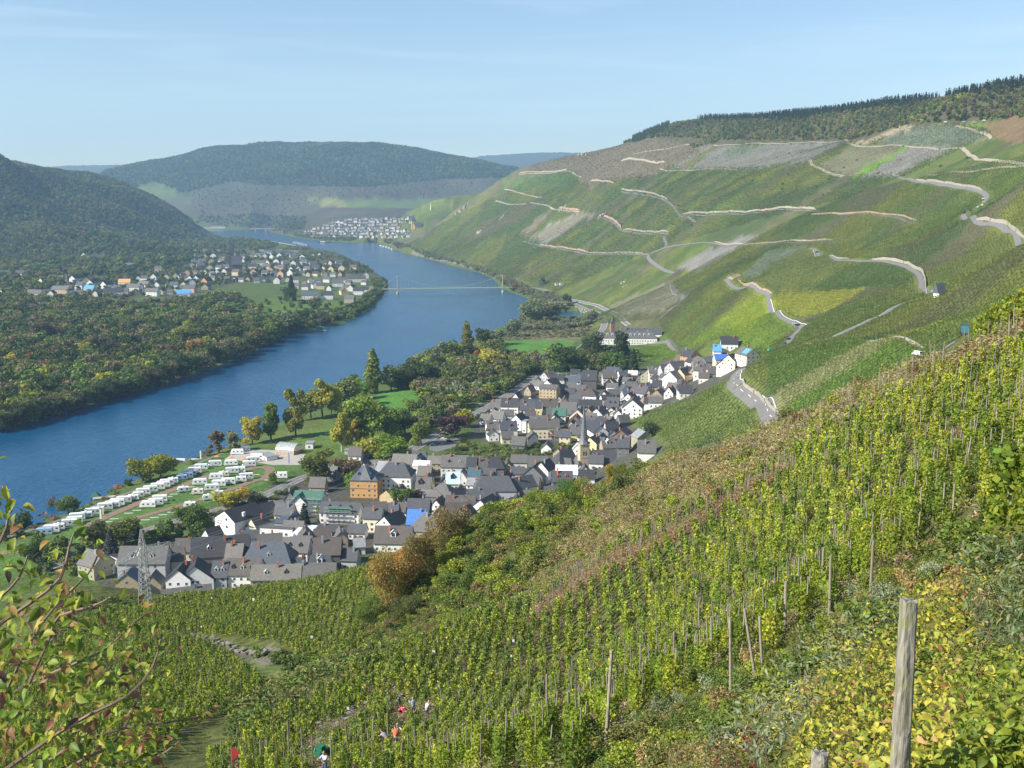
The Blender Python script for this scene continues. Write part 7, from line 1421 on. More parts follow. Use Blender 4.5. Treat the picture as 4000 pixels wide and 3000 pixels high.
px, py = P('W1', 585, 1560); g = hitg(px, py, ymin=40, ymax=200); o = empty('tractor', g, R(60), label='dark green tractor on the stony track at the bottom', cat='tractor'); o.scale = (.55, .55, .55); MB().box(-1.3, -.5, .5, 1.2, .5, 1.2).link('body', [GRNP], o); MB().box(-1.1, -.55, 1.2, -.1, .55, 2.1).link('cab', [GRNP], o); MB().box(-1.6, -.6, .5, -1.3, .6, 1.3).link('rear_box', [GRNP], o)
for x, s in ((-.8, 1.5), (.9, 1.)):
 for y in (-.65, .65): link('wheel', WH, o, loc=(x, y, .34 * s), scale=(s, 1.2, s))
for x, y, lb in ((550, 1560, 'mint green harvest bin left of the tractor'),):
 g = hitg(*P('W1', x, y), ymin=40, ymax=200); MB().add([(-.6, -.5, 0), (.6, -.5, 0), (.6, .5, 0), (-.6, .5, 0), (-.75, -.6, 1), (.75, -.6, 1), (.75, .6, 1), (-.75, .6, 1), (-.68, -.53, 1), (.68, -.53, 1), (.68, .53, 1), (-.68, .53, 1), (-.55, -.45, .1), (.55, -.45, .1), (.55, .45, .1), (-.55, .45, .1)], [(3, 2, 1, 0), (0, 1, 5, 4), (1, 2, 6, 5), (2, 3, 7, 6), (3, 0, 4, 7), (4, 5, 9, 8), (5, 6, 10, 9), (6, 7, 11, 10), (7, 4, 8, 11), (8, 9, 13, 12), (9, 10, 14, 13), (10, 11, 15, 14), (11, 8, 12, 15), (12, 13, 14, 15)]).link('harvest_bin', [MINT], loc=g, scale=(.6, .6, .6), label=lb, cat='bin')
# ------------------------------------------------------------------ people picking grapes
def skin_mesh(name, verts, edges, rad, mat, root=0, sub=1):
 me = bpy.data.meshes.new(name); me.from_pydata([tuple(v) for v in verts], edges, []); o = bpy.data.objects.new(name, me); C.objects.link(o); o.modifiers.new('s', 'SKIN'); lay = me.skin_vertices[0].data
 for i, r_ in enumerate(rad): lay[i].radius = (r_, r_) if not isinstance(r_, tuple) else r_; lay[i].use_root = (i == root)
 m_ = o.modifiers.new('u', 'SUBSURF'); m_.levels = sub; m_.render_levels = sub
 dg = bpy.context.evaluated_depsgraph_get(); out = bpy.data.meshes.new_from_object(o.evaluated_get(dg)); bpy.data.objects.remove(o); out.materials.clear(); out.materials.append(mat); out.name = name
 out.polygons.foreach_set('use_smooth', np.ones(len(out.polygons), bool)); return out
SKIN = simple('skin', (.52, .30, .21), .6, .08, 4)
def person(px, py, hb, facing, bend, shirt, trousers, hair, label, ymin=40, ymax=200, reach=.5):
 """px,py = head in the photograph; bend = forward lean of the trunk in radians; hb = head height above ground"""
 g = hit(px, py, h=hb, ymin=ymin, ymax=ymax); z = float(hz(g[0], g[1])); o = None
 hip = Vector((0, 0, .92)); T = Vector((math.sin(bend), 0, math.cos(bend))); ch = hip + T * .32; nk = hip + T * .54; hd = nk + (T * .6 + Vector((.25, 0, .5))).normalized() * .2
 sh = lambda s: nk - T * .06 + Vector((0, s * .19, 0)); el = lambda s: sh(s) + Vector((.16 + .1 * reach, s * .07, -.22)); wr = lambda s: el(s) + Vector((.22, -s * .06, .02 + .18 * reach)); kn = lambda s: Vector((.06 + .12 * bend, s * .11, .48)); an = lambda s: Vector((-.02, s * .12, .07)); ft = lambda s: Vector((.17, s * .13, .03))
 V = [hip, ch, nk, hd, hd + Vector((.02, 0, .12))]; E = [(0, 1), (1, 2), (2, 3), (3, 4)]; Rr = [(.15, .12), (.16, .12), .065, .1, .075]
 for s in (-1, 1):
  n = len(V); V += [sh(s), el(s), wr(s), wr(s) + Vector((.09, 0, .0))]; E += [(1, n), (n, n + 1), (n + 1, n + 2), (n + 2, n + 3)]; Rr += [.07, .048, .035, .04]
  m_ = n + 3
  for f in range(4): V.append(wr(s) + Vector((.17 - .012 * abs(f - 1.5), (f - 1.5) * .022, -.03))); E.append((m_, len(V) - 1)); Rr.append(.009)
  V.append(wr(s) + Vector((.1, -s * .06, .03))); E.append((n + 2, len(V) - 1)); Rr.append(.011)
  n = len(V); V += [Vector((0, s * .1, .86)), kn(s), an(s), ft(s)]; E += [(0, n), (n, n + 1), (n + 1, n + 2), (n + 2, n + 3)]; Rr += [.095, .062, .045, .035]
 body = skin_mesh('person', V, E, Rr, SKIN)
 o = link('person', body, loc=(g[0], g[1], z), rot=(0, 0, R(facing)), label=label, cat='person')
 Vs = [hip + T * -.02, ch, nk - T * .02]; Es = [(0, 1), (1, 2)]; Rs = [(.175, .15), (.19, .15), .1]
 for s in (-1, 1): n = len(Vs); Vs += [sh(s), el(s), wr(s) * .85 + el(s) * .15]; Es += [(1, n), (n, n + 1), (n + 1, n + 2)]; Rs += [.09, .068, .055]
 link('jacket', skin_mesh('jacket', Vs, Es, Rs, simple('cloth_' + label[:24], shirt, .8, .15, 6)), o)
 Vs = [hip + Vector((0, 0, .04))]; Es = []; Rs = [(.17, .15)]
 for s in (-1, 1): n = len(Vs); Vs += [Vector((0, s * .1, .82)), kn(s), an(s) + Vector((0, 0, .06))]; Es += [(0, n), (n, n + 1), (n + 1, n + 2)]; Rs += [.115, .08, .065]
 link('trousers', skin_mesh('trousers', Vs, Es, Rs, simple('trousers_' + label[:20], trousers, .85, .15, 6)), o)
 hm = MB(); bm = bmesh.new(); bmesh.ops.create_uvsphere(bm, u_segments=12, v_segments=8, radius=.108)
 bmesh.ops.delete(bm, geom=[v for v in bm.verts if v.co.z < -.03 or (v.co.x > .05 and v.co.z < .05)], context='VERTS'); me = bpy.data.meshes.new('hair'); bm.to_mesh(me); bm.free(); me.materials.append(simple('hair_' + label[:20], hair, .8, .2, 9))
 if hair[0] < .5: link('hair', me, o, loc=hd + Vector((-.015, 0, .05)))
 for s in (-1, 1): link('eye', MB().bar((0, 0, 0), (.012, 0, 0), .014, n=6).mesh('eye', [DARKM]), o, loc=hd + Vector((.09, s * .035, .04)))
 link('nose', MB().bar((0, 0, .03), (.02, 0, -.015), .012, n=4).mesh('nose', [SKIN]), o, loc=hd + Vector((.095, 0, .02)))
 return o
person(*P('T', 1135, 475), 1.45, -20, .75, (.06, .065, .08), (.07, .08, .12), (.06, .045, .035), 'picker in a dark grey jacket bending over the vines')
person(*P('T', 1390, 575), 1.62, 120, .15, (.34, .45, .60), (.08, .10, .18), (.55, .50, .42), 'grey haired picker in a light blue shirt seen from behind')
person(*P('T', 1150, 712), 1.15, -30, 1.15, (.72, .03, .06), (.05, .05, .06), (.08, .05, .03), 'picker in a bright red shirt stooping deeply')
person(*P('T', 1108, 1010), 1.6, -60, .1, (.50, .52, .42), (.30, .30, .32), (.6, .4, .3), 'bald picker in a pale olive shirt standing by the tall posts')
person(*P('T', 1085, 1145), 1.3, 100, .7, (.62, .16, .07), (.1, .1, .12), (.10, .07, .05), 'picker with orange clothing crouching before the bald picker')
person(*P('T', 1615, 630), 1.6, 40, .4, (.40, .42, .46), (.1, .1, .15), (.6, .55, .5), 'picker in grey half hidden behind a post on the right')
person(*P('T', 930, 1190), 1.2, 150, .9, (.36, .33, .42), (.1, .1, .12), (.1, .07, .05), 'picker in mauve bent over beside a post on the left')
person(*P('W1', 592, 1530), 1.6, -120, .1, (.42, .52, .68), (.10, .13, .25), (.35, .24, .14), 'person in a light blue top beside the tractor')
# ------------------------------------------------------------------ vineyards with real vines
def vine_proto(n, size, seed, h=1.85, rad=.30):
 r = np.random.default_rng(seed); z = r.uniform(.12, 1, n) ** .8; a = r.uniform(0, 6.28, n); q = rad * np.sqrt(r.uniform(.1, 1, n)) * (1.12 - .55 * np.abs(z - .5))
 p = np.stack([q * np.cos(a), q * np.sin(a), z * h], -1); out = np.stack([np.cos(a), np.sin(a), np.full(n, .25)], -1)
 return leafcloud(p, size, r, out=out * .9, cvar=.38, warm=.2, elong=1.05)
def row_proto(n, size, seed, L=3.3, h=1.5, wd=.38):
 r = np.random.default_rng(seed); p = np.stack([r.uniform(-L / 2, L / 2, n), r.normal(0, wd * .55, n), r.uniform(.1, 1, n) ** .7 * h], -1)
 out = np.stack([np.zeros(n), np.sign(p[:, 1]), np.full(n, .5)], -1); return leafcloud(p, size, r, out=out * .6, cvar=.35, warm=.12)
V0 = [mesh('foliage', *vine_proto(480, .115, 40 + i)[:2], [FOL_O], cols=vine_proto(480, .115, 40 + i)[2]) for i in range(4)]
def pm(name, fn, args, k, mat=FOL_I):
 L = []
 for i in range(k):
  V, F, c = fn(*args, 50 + i); L.append(mesh(name, V, F, [mat], cols=c))
 return L
V1 = proto_coll('vine_leaves_near', pm('foliage', vine_proto, (230, .155), 4)); V2 = proto_coll('vine_leaves_far', pm('foliage', vine_proto, (90, .25), 4)); ROWP = proto_coll('vine_row_piece', pm('foliage', row_proto, (34, .5), 4))
def at_grid(x, y):
 return np.clip(np.searchsorted(ys, y) - 1, 0, nR - 2), np.clip(np.searchsorted(us, x / np.maximum(y, 2.2)) - 1, 0, nC - 2)
BAND = [(1150, 1330), (1290, 1220), (1480, 1130), (1700, 1010), (1720, 1030), (1480, 1160), (1290, 1260), (1160, 1350)]
TRACK = [(620, 1659), (640, 1625), (700, 1572), (790, 1530), (805, 1545), (735, 1600), (700, 1659)]
GRASSY = [(400, 1372), (480, 1378), (580, 1392), (650, 1425), (700, 1440), (670, 1460), (560, 1480), (505, 1415)]
TERR = [(480, 1540), (700, 1455), (760, 1460), (520, 1590)]
VN_A = [(350, 1303), (600, 1240), (800, 1190), (862, 1195), (800, 1290), (780, 1400), (700, 1440), (580, 1388), (420, 1372), (250, 1362), (140, 1395), (150, 1345)]
VN_B = [(120, 1400), (250, 1370), (420, 1385), (500, 1420), (575, 1490), (480, 1545), (380, 1600), (300, 1680), (-60, 1680), (-60, 1450)]
VN_C = [(430, 1690), (520, 1595), (600, 1500), (780, 1445), (860, 1415), (960, 1370), (1030, 1320), (1150, 1300), (1300, 1205), (1480, 1115), (1700, 990), (1900, 885), (2060, 822), (2250, 750), (2250, 1260), (2000, 1200), (1840, 1290), (1740, 1390), (1560, 1450), (1330, 1600), (1250, 1690), (700, 1690)]
def tint_vine(p):
 n = len(p); f = .5 + .5 * fbm(p[:, 0], p[:, 1], 38, 71) + .25 * rng.normal(size=n); g = np.clip(.14 + .42 * sstep(0, 60, p[:, 0]) + .25 * (f - .5), 0, 1)
 a = np.array((.195, .265, .034)); b_ = np.array((.40, .40, .055)); c = np.array((.125, .19, .032))
 k = np.clip(g + .22 * rng.normal(size=n), 0, 1)[:, None]; t = a * (1 - k) + b_ * k; d = (rng.random(n) < .22)[:, None]
 return np.where(d, c, t) * rng.uniform(.8, 1.2, (n, 1))
allp = []
for poly, ex, gr in ((VN_A, [], (1.5, 1.15, .05)), (VN_B, [TERR], (1.45, 1.2, .1)), (VN_C, [BAND, TRACK, GRASSY, TERR], (1.3, 1.2, -.05))):
 allp.append(sample(poly, 1.3, (4, 1), (9, 330), .22, grid=gr, excl=ex))
allp = np.concatenate(allp)
PEOPLE_AT = [P('T', 1135, 520), P('T', 1390, 620), P('T', 1140, 770), P('T', 1108, 1060), P('T', 1085, 1170), P('T', 1610, 660), P('T', 930, 1210), P('W1', 592, 1560), P('W1', 540, 1560), P('W0', 2010, 1540)]
_q = proj(allp[:, 0], allp[:, 1], allp[:, 2] + .9); _k = np.ones(len(allp), bool)
for a, b_ in PEOPLE_AT: _k &= ~((np.abs(_q[0] - a) < 17) & (_q[1] > b_ - 14) & (_q[1] < b_ + 32))
allp = allp[_k]; allp = allp[rng.random(len(allp)) < .93]; order = np.argsort(allp[:, 1]); allp = allp[order]
tv = tint_vine(allp); nn_ = len(allp); hs = rng.uniform(.72, 1.08, nn_)
STAKE = MB().bar((0, 0, -.3), (0, 0, 2.25), .035, n=6, r2=.03).mesh('vine_stake', [WOOD]); STEM = MB().bar((0, 0, -.2), (.06, .02, .5), .035, n=6, r2=.025).bar((.06, .02, .5), (.0, .0, 1.2), .025, n=5, r2=.012).mesh('grapevine', [BARK])
NI = 290
GV = 'staked grapevines on the near slope'
for i in range(NI):
 x, y, z = allp[i]
 t = link('grapevine', STEM, loc=(x, y, z), rot=(0, 0, rng.uniform(0, 6.28)), label=('yellowing' if tv[i][0] > .3 else 'dark green' if tv[i][1] < .17 else 'fresh green') + ' grapevine tied to its own stake on the near slope', cat='grapevine', group=GV)
 link('foliage', V0[i % 4], t, scale=(hs[i] * 1.1, hs[i] * 1.1, hs[i]), color=tuple(tv[i]))
 a_, b2 = .05 * rng.normal(), .05 * rng.normal()
 link('vine_stake', STAKE, loc=(x + .08, y - .1, z), rot=(a_, b2, 0), scale=(1, 1, rng.uniform(.85, 1.12)), label='thin grey wooden stake holding up a grapevine on the near slope', cat='stake', group='wooden vine stakes on the near slope')
rest = allp[NI:]; rt = tv[NI:]; rh = hs[NI:]; nearm = rest[:, 1] < 95
for nm, co, k in (('vine_rows_near', V1, nearm), ('vine_rows_far', V2, ~nearm)):
 q = rest[k]; s = np.stack([rh[k] * 1.05, rh[k] * 1.05, rh[k] * 1.05], -1); scatter(nm, co, 4, q, s, rng.uniform(0, 6.28, len(q)), rt[k], label='rows of staked vines covering the near slope')
SP = proto_coll('stake_piece', [STAKE]); k = rng.random(len(rest)) < np.where(nearm, .95, .75); q = rest[k] + np.array([.1, -.12, 0])
scatter('vine_stakes_far', SP, 1, q, np.stack([np.ones(len(q)) * .9, np.ones(len(q)) * .9, rng.uniform(.85, 1.1, len(q))], -1), np.zeros(len(q)), np.ones((len(q), 3)), tilt=rng.normal(0, .05, (len(q), 2)), label='wooden stakes standing among the near vines')
q = sample(BAND, 1.25, (4, 1), (20, 330), .35); q = np.concatenate([q, sample([(1300, 1080), (1700, 930), (2000, 800), (2200, 720), (2220, 760), (1900, 870), (1700, 965), (1400, 1110)], 2.2, (4, 1), (20, 330), .4)])
scatter('bare_stakes', SP, 1, q, np.stack([np.ones(len(q)), np.ones(len(q)), rng.uniform(.95, 1.25, len(q))], -1), np.zeros(len(q)), np.ones((len(q), 3)), tilt=rng.normal(0, .06, (len(q), 2)), label='bare stakes of a grubbed up vineyard strip')
def tuft(n, s, sd):
 r = np.random.default_rng(sd); return leafcloud(np.stack([r.normal(0, .33, n), r.normal(0, .33, n), r.uniform(.03, 1, n)], -1), s, r, elong=2.2, cvar=.4, warm=.2)
FINE = proto_coll('fine_tuft', pm('tuft', tuft, (220, .11), 3)); MIDT = proto_coll('mid_tuft', pm('tuft', tuft, (130, .16), 3)); BUSHN = proto_coll('fine_bush', [tree_protos('bush', 1300, .065, k=4, mat=FOL_I, cvar=.4)[i][0] for i in range(4)])
GRASSP = MIDT
def cover(name, poly, sp, h, cols, coll, npr, wr, yr, regs=(4, 1), excl=(), label=None):
 p = sample(poly, sp, regs, yr, .48, excl=excl); n = len(p)
 if n == 0: print('empty', name); return
 hh = rng.uniform(h[0], h[1], n); ww = hh * wr * rng.uniform(.8, 1.25, n); p[:, 2] -= hh * .06
 scatter(name, coll, npr, p, np.stack([ww, ww, hh], -1), rng.uniform(0, 6.28, n), pickcol(n, cols, .25) * 1.3, label=label)
SCRUB = [(2240, 700), (2100, 752), (1980, 797), (1800, 848), (1690, 915), (1560, 968), (1440, 992), (1330, 1056), (1250, 1120), (1180, 1220), (1130, 1310), (1160, 1320), (1300, 1205), (1480, 1115), (1700, 990), (1900, 885), (2060, 822), (2240, 752)]
cover('dry_scrub', SCRUB, 1.1, (.5, 1.25), [((.25, .215, .11), 4), ((.29, .24, .115), 2), ((.19, .19, .075), 3), (YG, 1.2), ((.21, .16, .10), 1.5)], FINE, 3, 1.3, (25, 300))
cover('scrub_bushes', SCRUB, 6, (1.2, 2.6), [((.22, .17, .08), 2), (OL, 2.5), (YG, 1), ((.26, .17, .07), .7)], BUSHN, 4, 1.3, (30, 300))
THICK = [(1440, 990), (1330, 1056), (1150, 1092), (1000, 1128), (960, 1190), (930, 1260), (1000, 1340), (1060, 1340), (1180, 1220), (1260, 1130), (1360, 1060)]
cover('thicket', THICK, 2.5, (1.5, 3.6), [(MG, 2), (YG, 2.4), (OL, 1.6), (DG, .6), ((.22, .17, .08), 1.2)], BUSHN, 4, 1.25, (60, 260))
cover('slope_brush', [(780, 1440), (790, 1300), (870, 1190), (960, 1190), (1000, 1340), (1060, 1345), (1150, 1300), (1030, 1320), (960, 1368), (860, 1415)], 1.9, (.8, 2.0), [(MG, 3), (OL, 2), (YG, 1.5), (DG, 1), ((.2, .15, .07), 1)], BUSHN, 4, 1.3, (60, 260))
cover('slope_grass', [(780, 1440), (790, 1300), (870, 1190), (1000, 1128), (1330, 1056), (1440, 990), (1360, 1060), (1180, 1240), (1060, 1350), (960, 1380), (860, 1420)], 1.3, (.4, .9), [(MG, 2), (YG, 1.5), (OL, 2)], MIDT, 3, 1.5, (60, 260))
cover('band_grass', BAND, .9, (.4, 1.0), [((.26, .17, .10), 3), ((.22, .18, .07), 2), (OL, 1)], FINE, 3, 1.4, (20, 300))
cover('under_vines', VN_C, 1.2, (.25, .6), [((.18, .19, .06), 2), ((.22, .17, .11), 2), (MG, 1)], FINE, 3, 1.7, (12, 130))
cover('track_verge', [(480, 1545), (560, 1490), (700, 1440), (860, 1400), (840, 1430), (700, 1475), (520, 1600)], 1.5, (.5, 1.4), [(OL, 2), (MG, 2), (DG, 1)], GRASSP, 3, 1.6, (60, 220))
cover('hedge_line', [(520, 1400), (660, 1460), (780, 1440), (770, 1425), (680, 1430)], 2.2, (1.2, 2.4), [(DG, 2), (MG, 2)], BUSHP, 4, 1.4, (100, 260))
cover('left_corner_shrubs', [(90, 1400), (130, 1300), (300, 1290), (360, 1300), (240, 1345), (140, 1390)], 3, (1, 2.2), [(MG, 2), (OL, 2), (DG, 1)], BUSHP, 4, 1.4, (150, 360))
HILLV = [(1320, 920), (1380, 800), (1300, 700), (1180, 640), (1400, 540), (1640, 470), (2000, 380), (2240, 330), (2240, 640), (2180, 650), (2110, 690), (2040, 760), (1990, 800), (1700, 910), (1450, 990), (1400, 940)]
q = sample(HILLV, 3, (1, 0), (300, 1500), .1, grid=(3.2, 2.5, ga)); i, j = at_grid(q[:, 0], q[:, 1]); cc = COL[i, j]; rw = ROWS[i, j]
RD_ = [hp for hp in (HP, r3, r4, r5)]
far = np.ones(len(q), bool)
for hp, w_ in ((HP, 6.5), (r3, 5), (r4, 5), (r5, 5), ([(1771, 738), (1814, 723), (1854, 705), (1884, 690), (1904, 683), (1924, 670), (1946, 658), (1979, 648)], 5), ([(1736, 706), (1722, 716), (1706, 736), (1694, 746)], 5)):
 pp = path3(hp, 12, ymin=330, ymax=2500); far &= pdist(q[:, 0], q[:, 1], pp, False) > w_
for hq in HOUSES: far &= (np.abs(q[:, 0] - hq.location.x) + np.abs(q[:, 1] - hq.location.y)) > 13
px_, py_ = proj(q[:, 0], q[:, 1], q[:, 2])
vil = inpoly(px_, py_, np.array([(250, 1320), (180, 1200), (460, 1150), (760, 985), (1000, 985), (1040, 880), (1090, 830), (1230, 820), (1300, 700), (1420, 690), (1450, 745), (1480, 780), (1540, 735), (1600, 745), (1640, 770), (1560, 830), (1345, 905), (1440, 950), (1300, 1060), (600, 1260)]))
vil &= ~inpoly(px_, py_, np.array([(1372, 755), (1430, 745), (1466, 765), (1455, 778), (1383, 783)]))
far &= (rw > .5) & ~vil; q, cc = q[far], cc[far]; grey = cc[:, 1] / cc[:, 0] < 1.02
hh = np.where(grey, .65, 1.) * rng.uniform(.8, 1.2, len(q)); tn = np.where(grey[:, None], np.array((.19, .205, .11)), cc * 1.6)
print('hill rows', len(q), 'near vines', len(allp))
scatter('hill_vine_rows', ROWP, 4, q, np.stack([np.ones(len(q)) * 1.02, hh * 1.1, hh], -1), np.full(len(q), ga), tn * rng.uniform(.82, 1.18, (len(q), 1)), label='rows of vines on the far vineyard hill')
HV2 = [(860, 530), (1150, 385), (1400, 330), (1680, 300), (1980, 262), (2110, 270), (2240, 330), (2000, 385), (1640, 475), (1400, 545), (1180, 640), (1120, 615)]
q = sample(HV2, 5, (1,), (1450, 3400), .15, grid=(6.5, 4.6, ga)); i, j = at_grid(q[:, 0], q[:, 1]); k = ROWS[i, j] > .5; q = q[k]; cc = COL[i, j][k]; grey = cc[:, 1] / cc[:, 0] < 1.02; f_ = np.where(grey, .6, 1.)
scatter('far_vine_rows', ROWP, 4, q, np.stack([np.full(len(q), 2.), 1.7 * f_, 1.25 * f_], -1), np.full(len(q), ga), np.where(grey[:, None], np.array((.16, .18, .10)), cc * 1.25) * rng.uniform(.75, 1.22, (len(q), 1)), label='rows of vines high on the vineyard hill')
print('far rows', len(q))
q = sample([(2095, 702), (2125, 692), (2178, 652), (2250, 642), (2250, 705), (2110, 748)], 1.4, (4,), (70, 330), .25)
scatter('vines_by_lane', V2, 4, q, np.ones((len(q), 3)) * rng.uniform(.8, 1.1, (len(q), 1)), rng.uniform(0, 6.28, len(q)), tint_vine(q) * .85, label='vines beside the lorry lane')
q = sample(HILLV[4:8] + [(2240, 330), (1980, 275), (1400, 330), (1120, 400), (1000, 520)], 62, (1,), (700, 3200), .5); hh = rng.uniform(1.5, 3.6, len(q))
scatter('hill_shrubs', BUSHP, 4, q, np.stack([hh * 1.3, hh * 1.3, hh], -1), rng.uniform(0, 6.28, len(q)), pickcol(len(q), [(MG, 2), (DG, 1), (OL, 2), (YG, .6)]), label='lone shrubs dotted over the vineyard hill')
POSTS = [('W1', (940, 1100), (985, 1580)), ('W1', (900, 1200), (935, 1659)), ('W1', (775, 1270), (805, 1595)), ('W1', (640, 1360), (655, 1659)), ('W1', (485, 1380), (490, 1659)), ('W1', (1300, 1115), (1325, 1659)), ('W1', (1465, 1095), (1495, 1659)), ('W1', (1710, 1020), (1715, 1659)),
('W1', (1015, 1210), (1000, 1480)), ('W1', (1135, 1220), (1140, 1420)), ('W1', (95, 1475), (100, 1659)), ('W1', (38, 1480), (45, 1659)), ('W1', (1585, 910), (1620, 1200)), ('W1', (395, 1425), (400, 1540)), ('W2', (20, 1060), (40, 1390)), ('W2', (300, 850), (300, 1470)), ('W2', (485, 1000), (495, 1500)), ('W2', (862, 640), (808, 1510)), ('W2', (870, 860), (850, 1350)),
('W2', (1110, 590), (1115, 1100)), ('W2', (1395, 570), (1390, 900)), ('W2', (1885, 360), (1890, 1090)), ('W2', (2010, 290), (2110, 930)), ('W2', (2140, 350), (2165, 900)), ('W2', (1715, 440), (1730, 850)), ('W2', (1250, 440), (1255, 700)), ('W2', (680, 890), (685, 1250)), ('W2', (1610, 390), (1610, 520)), ('W2', (1480, 490), (1485, 700)), ('W3', (140, 250), (145, 560)), ('W3', (520, 150), (530, 340)), ('W3', (455, 140), (460, 240)), ('W3', (250, 140), (260, 290)), ('W3', (885, 0), (880, 240)),
('W0', (1915, 1460), (1925, 1659)), ('W1', (215 + 60, 1260), (290, 1640)), ('T', (215, 990), (290, 1659)), ('T', (440, 1080), (450, 1600))]
PL_ = ['weathered post leaning right beside the track', 'tall post left of the picker in red', 'slim post at the bottom edge of the track', 'short thick post right of the green tractor', 'short thick post left of the green tractor', 'tall straight post right of the picker in red', 'post with a pale top right of the picker in blue', 'thick post with red leaves at its top', 'short post among the pickers', 'broken post near the bald picker', 'post near the lower left corner of the vines', 'leaning post at the lower left of the vines', 'long post leaning over the yellow vines', 'little post beside the track edge', 'short post with a bent rod on top', 'dark thin post in the left of the middle vines', 'stout grey post in front of the leafy vines', 'long pole leaning left across the middle vines', 'post half hidden by the leaning pole', 'tall post between dry gaps in the middle vines', 'short thick post beside the brown weed gap', 'tall post before the yellowing vines on the right', 'dark post leaning strongly right', 'pair post next to the strongly leaning one', 'post over bare soil right of the middle', 'post at the top of the middle vines', 'thin post by the dense green vines', 'bundle like post top among the upper vines', 'slim post above the weeds', 'twin jointed post left of the silver shrub', 'short post above the silver shrub', 'shorter of two posts above the silver shrub', 'grey stub in the yellow vines on the right', 'dark post at the upper edge of the shrubs', 'post beside the red triangular sign', 'leaning post left of the track', 'post left of the pickers near the track', 'low dark post left of the pickers']
for (c, t_, b_), lb in zip(POSTS, PL_):
 bx, by = P(c, *b_); tx, ty = P(c, *t_); g = hitg(bx, min(by, 1662), ymin=4, ymax=330); top = atY(tx, ty, g[1] + .1); h = top[2] - g[2]
 if h < 2.1 or h > 3.8: top = g + np.array([(top[0] - g[0]) * min(1, 2.5 / max(h, .1)), 0, 2.5])
 r_ = .05 + .02 * random.random(); d = top - g; mb = MB(); a = Vector(g - g) - Vector(d) * .2; b2 = Vector(d); n = 4
 for i in range(n): mb.bar(a + (b2 - a) * i / n, a + (b2 - a) * (i + 1) / n, r_ * (1 - .04 * i), n=8, r2=r_ * (1 - .04 * (i + 1)))
 mb.link('vine_post', [WOOD], loc=tuple(g), label=lb, cat='post')
# ------------------------------------------------------------------ close foreground plants
def leaf_mat(name, transl=.4):
 m, nt, b = new_mat(name); oi = nd(nt, 'ShaderNodeObjectInfo'); ca = nd(nt, 'ShaderNodeAttribute', attribute_name='Col')
 n = noise(nt, 9, 4, .6); f = maprange(nt, n.outputs[0], .3, .7, .72, 1.28)
 c = mulcol(nt, mulcol(nt, oi.outputs['Color'], ca.outputs['Color']), f); nt.links.new(c, b.inputs['Base Color']); b.inputs['Roughness'].default_value = .5; b.inputs['Specular IOR Level'].default_value = .35
 tr = nd(nt, 'ShaderNodeBsdfTranslucent'); nt.links.new(c, tr.inputs['Color']); mx = nd(nt, 'ShaderNodeMixShader'); mx.inputs[0].default_value = transl
 nt.links.new(b.outputs[0], mx.inputs[1]); nt.links.new(tr.outputs[0], mx.inputs[2]); nt.links.new(mx.outputs[0], nt.nodes['Material Output'].inputs['Surface']); return m
LEAF = leaf_mat('leaf'); TWIG = simple('twig_bark', (.17, .12, .085), .85, .3, 8)
def leaf_geo(wd, fold, curl, tip=.0, n=6):
 xs = np.linspace(0, 1, n); V = []; F = []
 for i, x in enumerate(xs):
  w_ = wd * (np.sin(np.pi * min(1, x ** .8)) ** .8 if 0 < x < 1 else .03) * (1 - tip * x); z = -curl * (x - .3) ** 2
  V += [(x, -w_, z + fold * w_), (x, 0, z), (x, w_, z + fold * w_)]
 for i in range(n - 1):
  a = 3 * i; F += [(a, a + 3, a + 4, a + 1), (a + 1, a + 4, a + 5, a + 2)]
 return np.array(V, float), np.array(F)
def leaf_meshes(tag_, wd, k=4, tip=0.):
 out = []
 for i in range(k):
  r = np.random.default_rng(900 + i); V, F = leaf_geo(wd * r.uniform(.85, 1.15), r.uniform(.15, .6), r.uniform(.1, .6), tip); c = 1 + .12 * r.normal(size=(len(V), 3)); out.append((V, F, mesh(tag_, V, F, [LEAF], cols=np.clip(c, .6, 1.4), smooth=True)))
 return out
LM = {'oval': leaf_meshes('leaf', .25), 'narrow': leaf_meshes('leaf', .13), 'heart': leaf_meshes('leaf', .33, tip=.35)}
from mathutils import Euler
def leafy(parent, pts, size, kind, cols, seed, nind=300, ups=.4, droop=0.):
 """the first nind leaves are parts of their own, the others one mass part"""
 r = np.random.default_rng(seed); V, F, Cc, off = [], [], [], 0; cw = np.array([c[1] for c in cols], float); cw /= cw.sum()
 d = np.array([np.hypot(p[0], p[1]) for p in pts]); pts = [pts[i] for i in np.argsort(d)]
 base = parent.location
 for i, p in enumerate(pts):
  s = size * r.uniform(.65, 1.25); k = r.integers(0, 4); e = Euler((r.normal(0, .7), r.normal(.15 + droop, .55), r.uniform(0, 6.28))); col = np.array(cols[r.choice(len(cols), p=cw)][0]) * r.uniform(.78, 1.25)
  if i < nind:
   link('leaf', LM[kind][k][2], parent, loc=(p[0] - base.x, p[1] - base.y, p[2] - base.z), rot=e, scale=(s, s, s), color=tuple(col))
  else:
   v, f, _ = LM[kind][k]; M = np.array(e.to_matrix()); V.append((v * s) @ M.T + np.array(p) - np.array(base)); F.append(f + off); off += len(v); Cc.append(np.tile(np.clip(col * r.uniform(.9, 1.1), .01, 1), (len(v), 1)))
 if V:
  link('leaf_mass', mesh('leaf_mass', np.concatenate(V), np.concatenate(F), [LEAF], cols=np.concatenate(Cc), smooth=True), parent, kind='stuff', color=(1, 1, 1))
def inpix(poly, n, r):
 p = np.array(poly, float); out = []
 while len(out) < n:
  q = r.uniform(p.min(0), p.max(0), (n, 2)); q = q[inpoly(q[:, 0], q[:, 1], p)]; out += list(q)
 return out[:n]
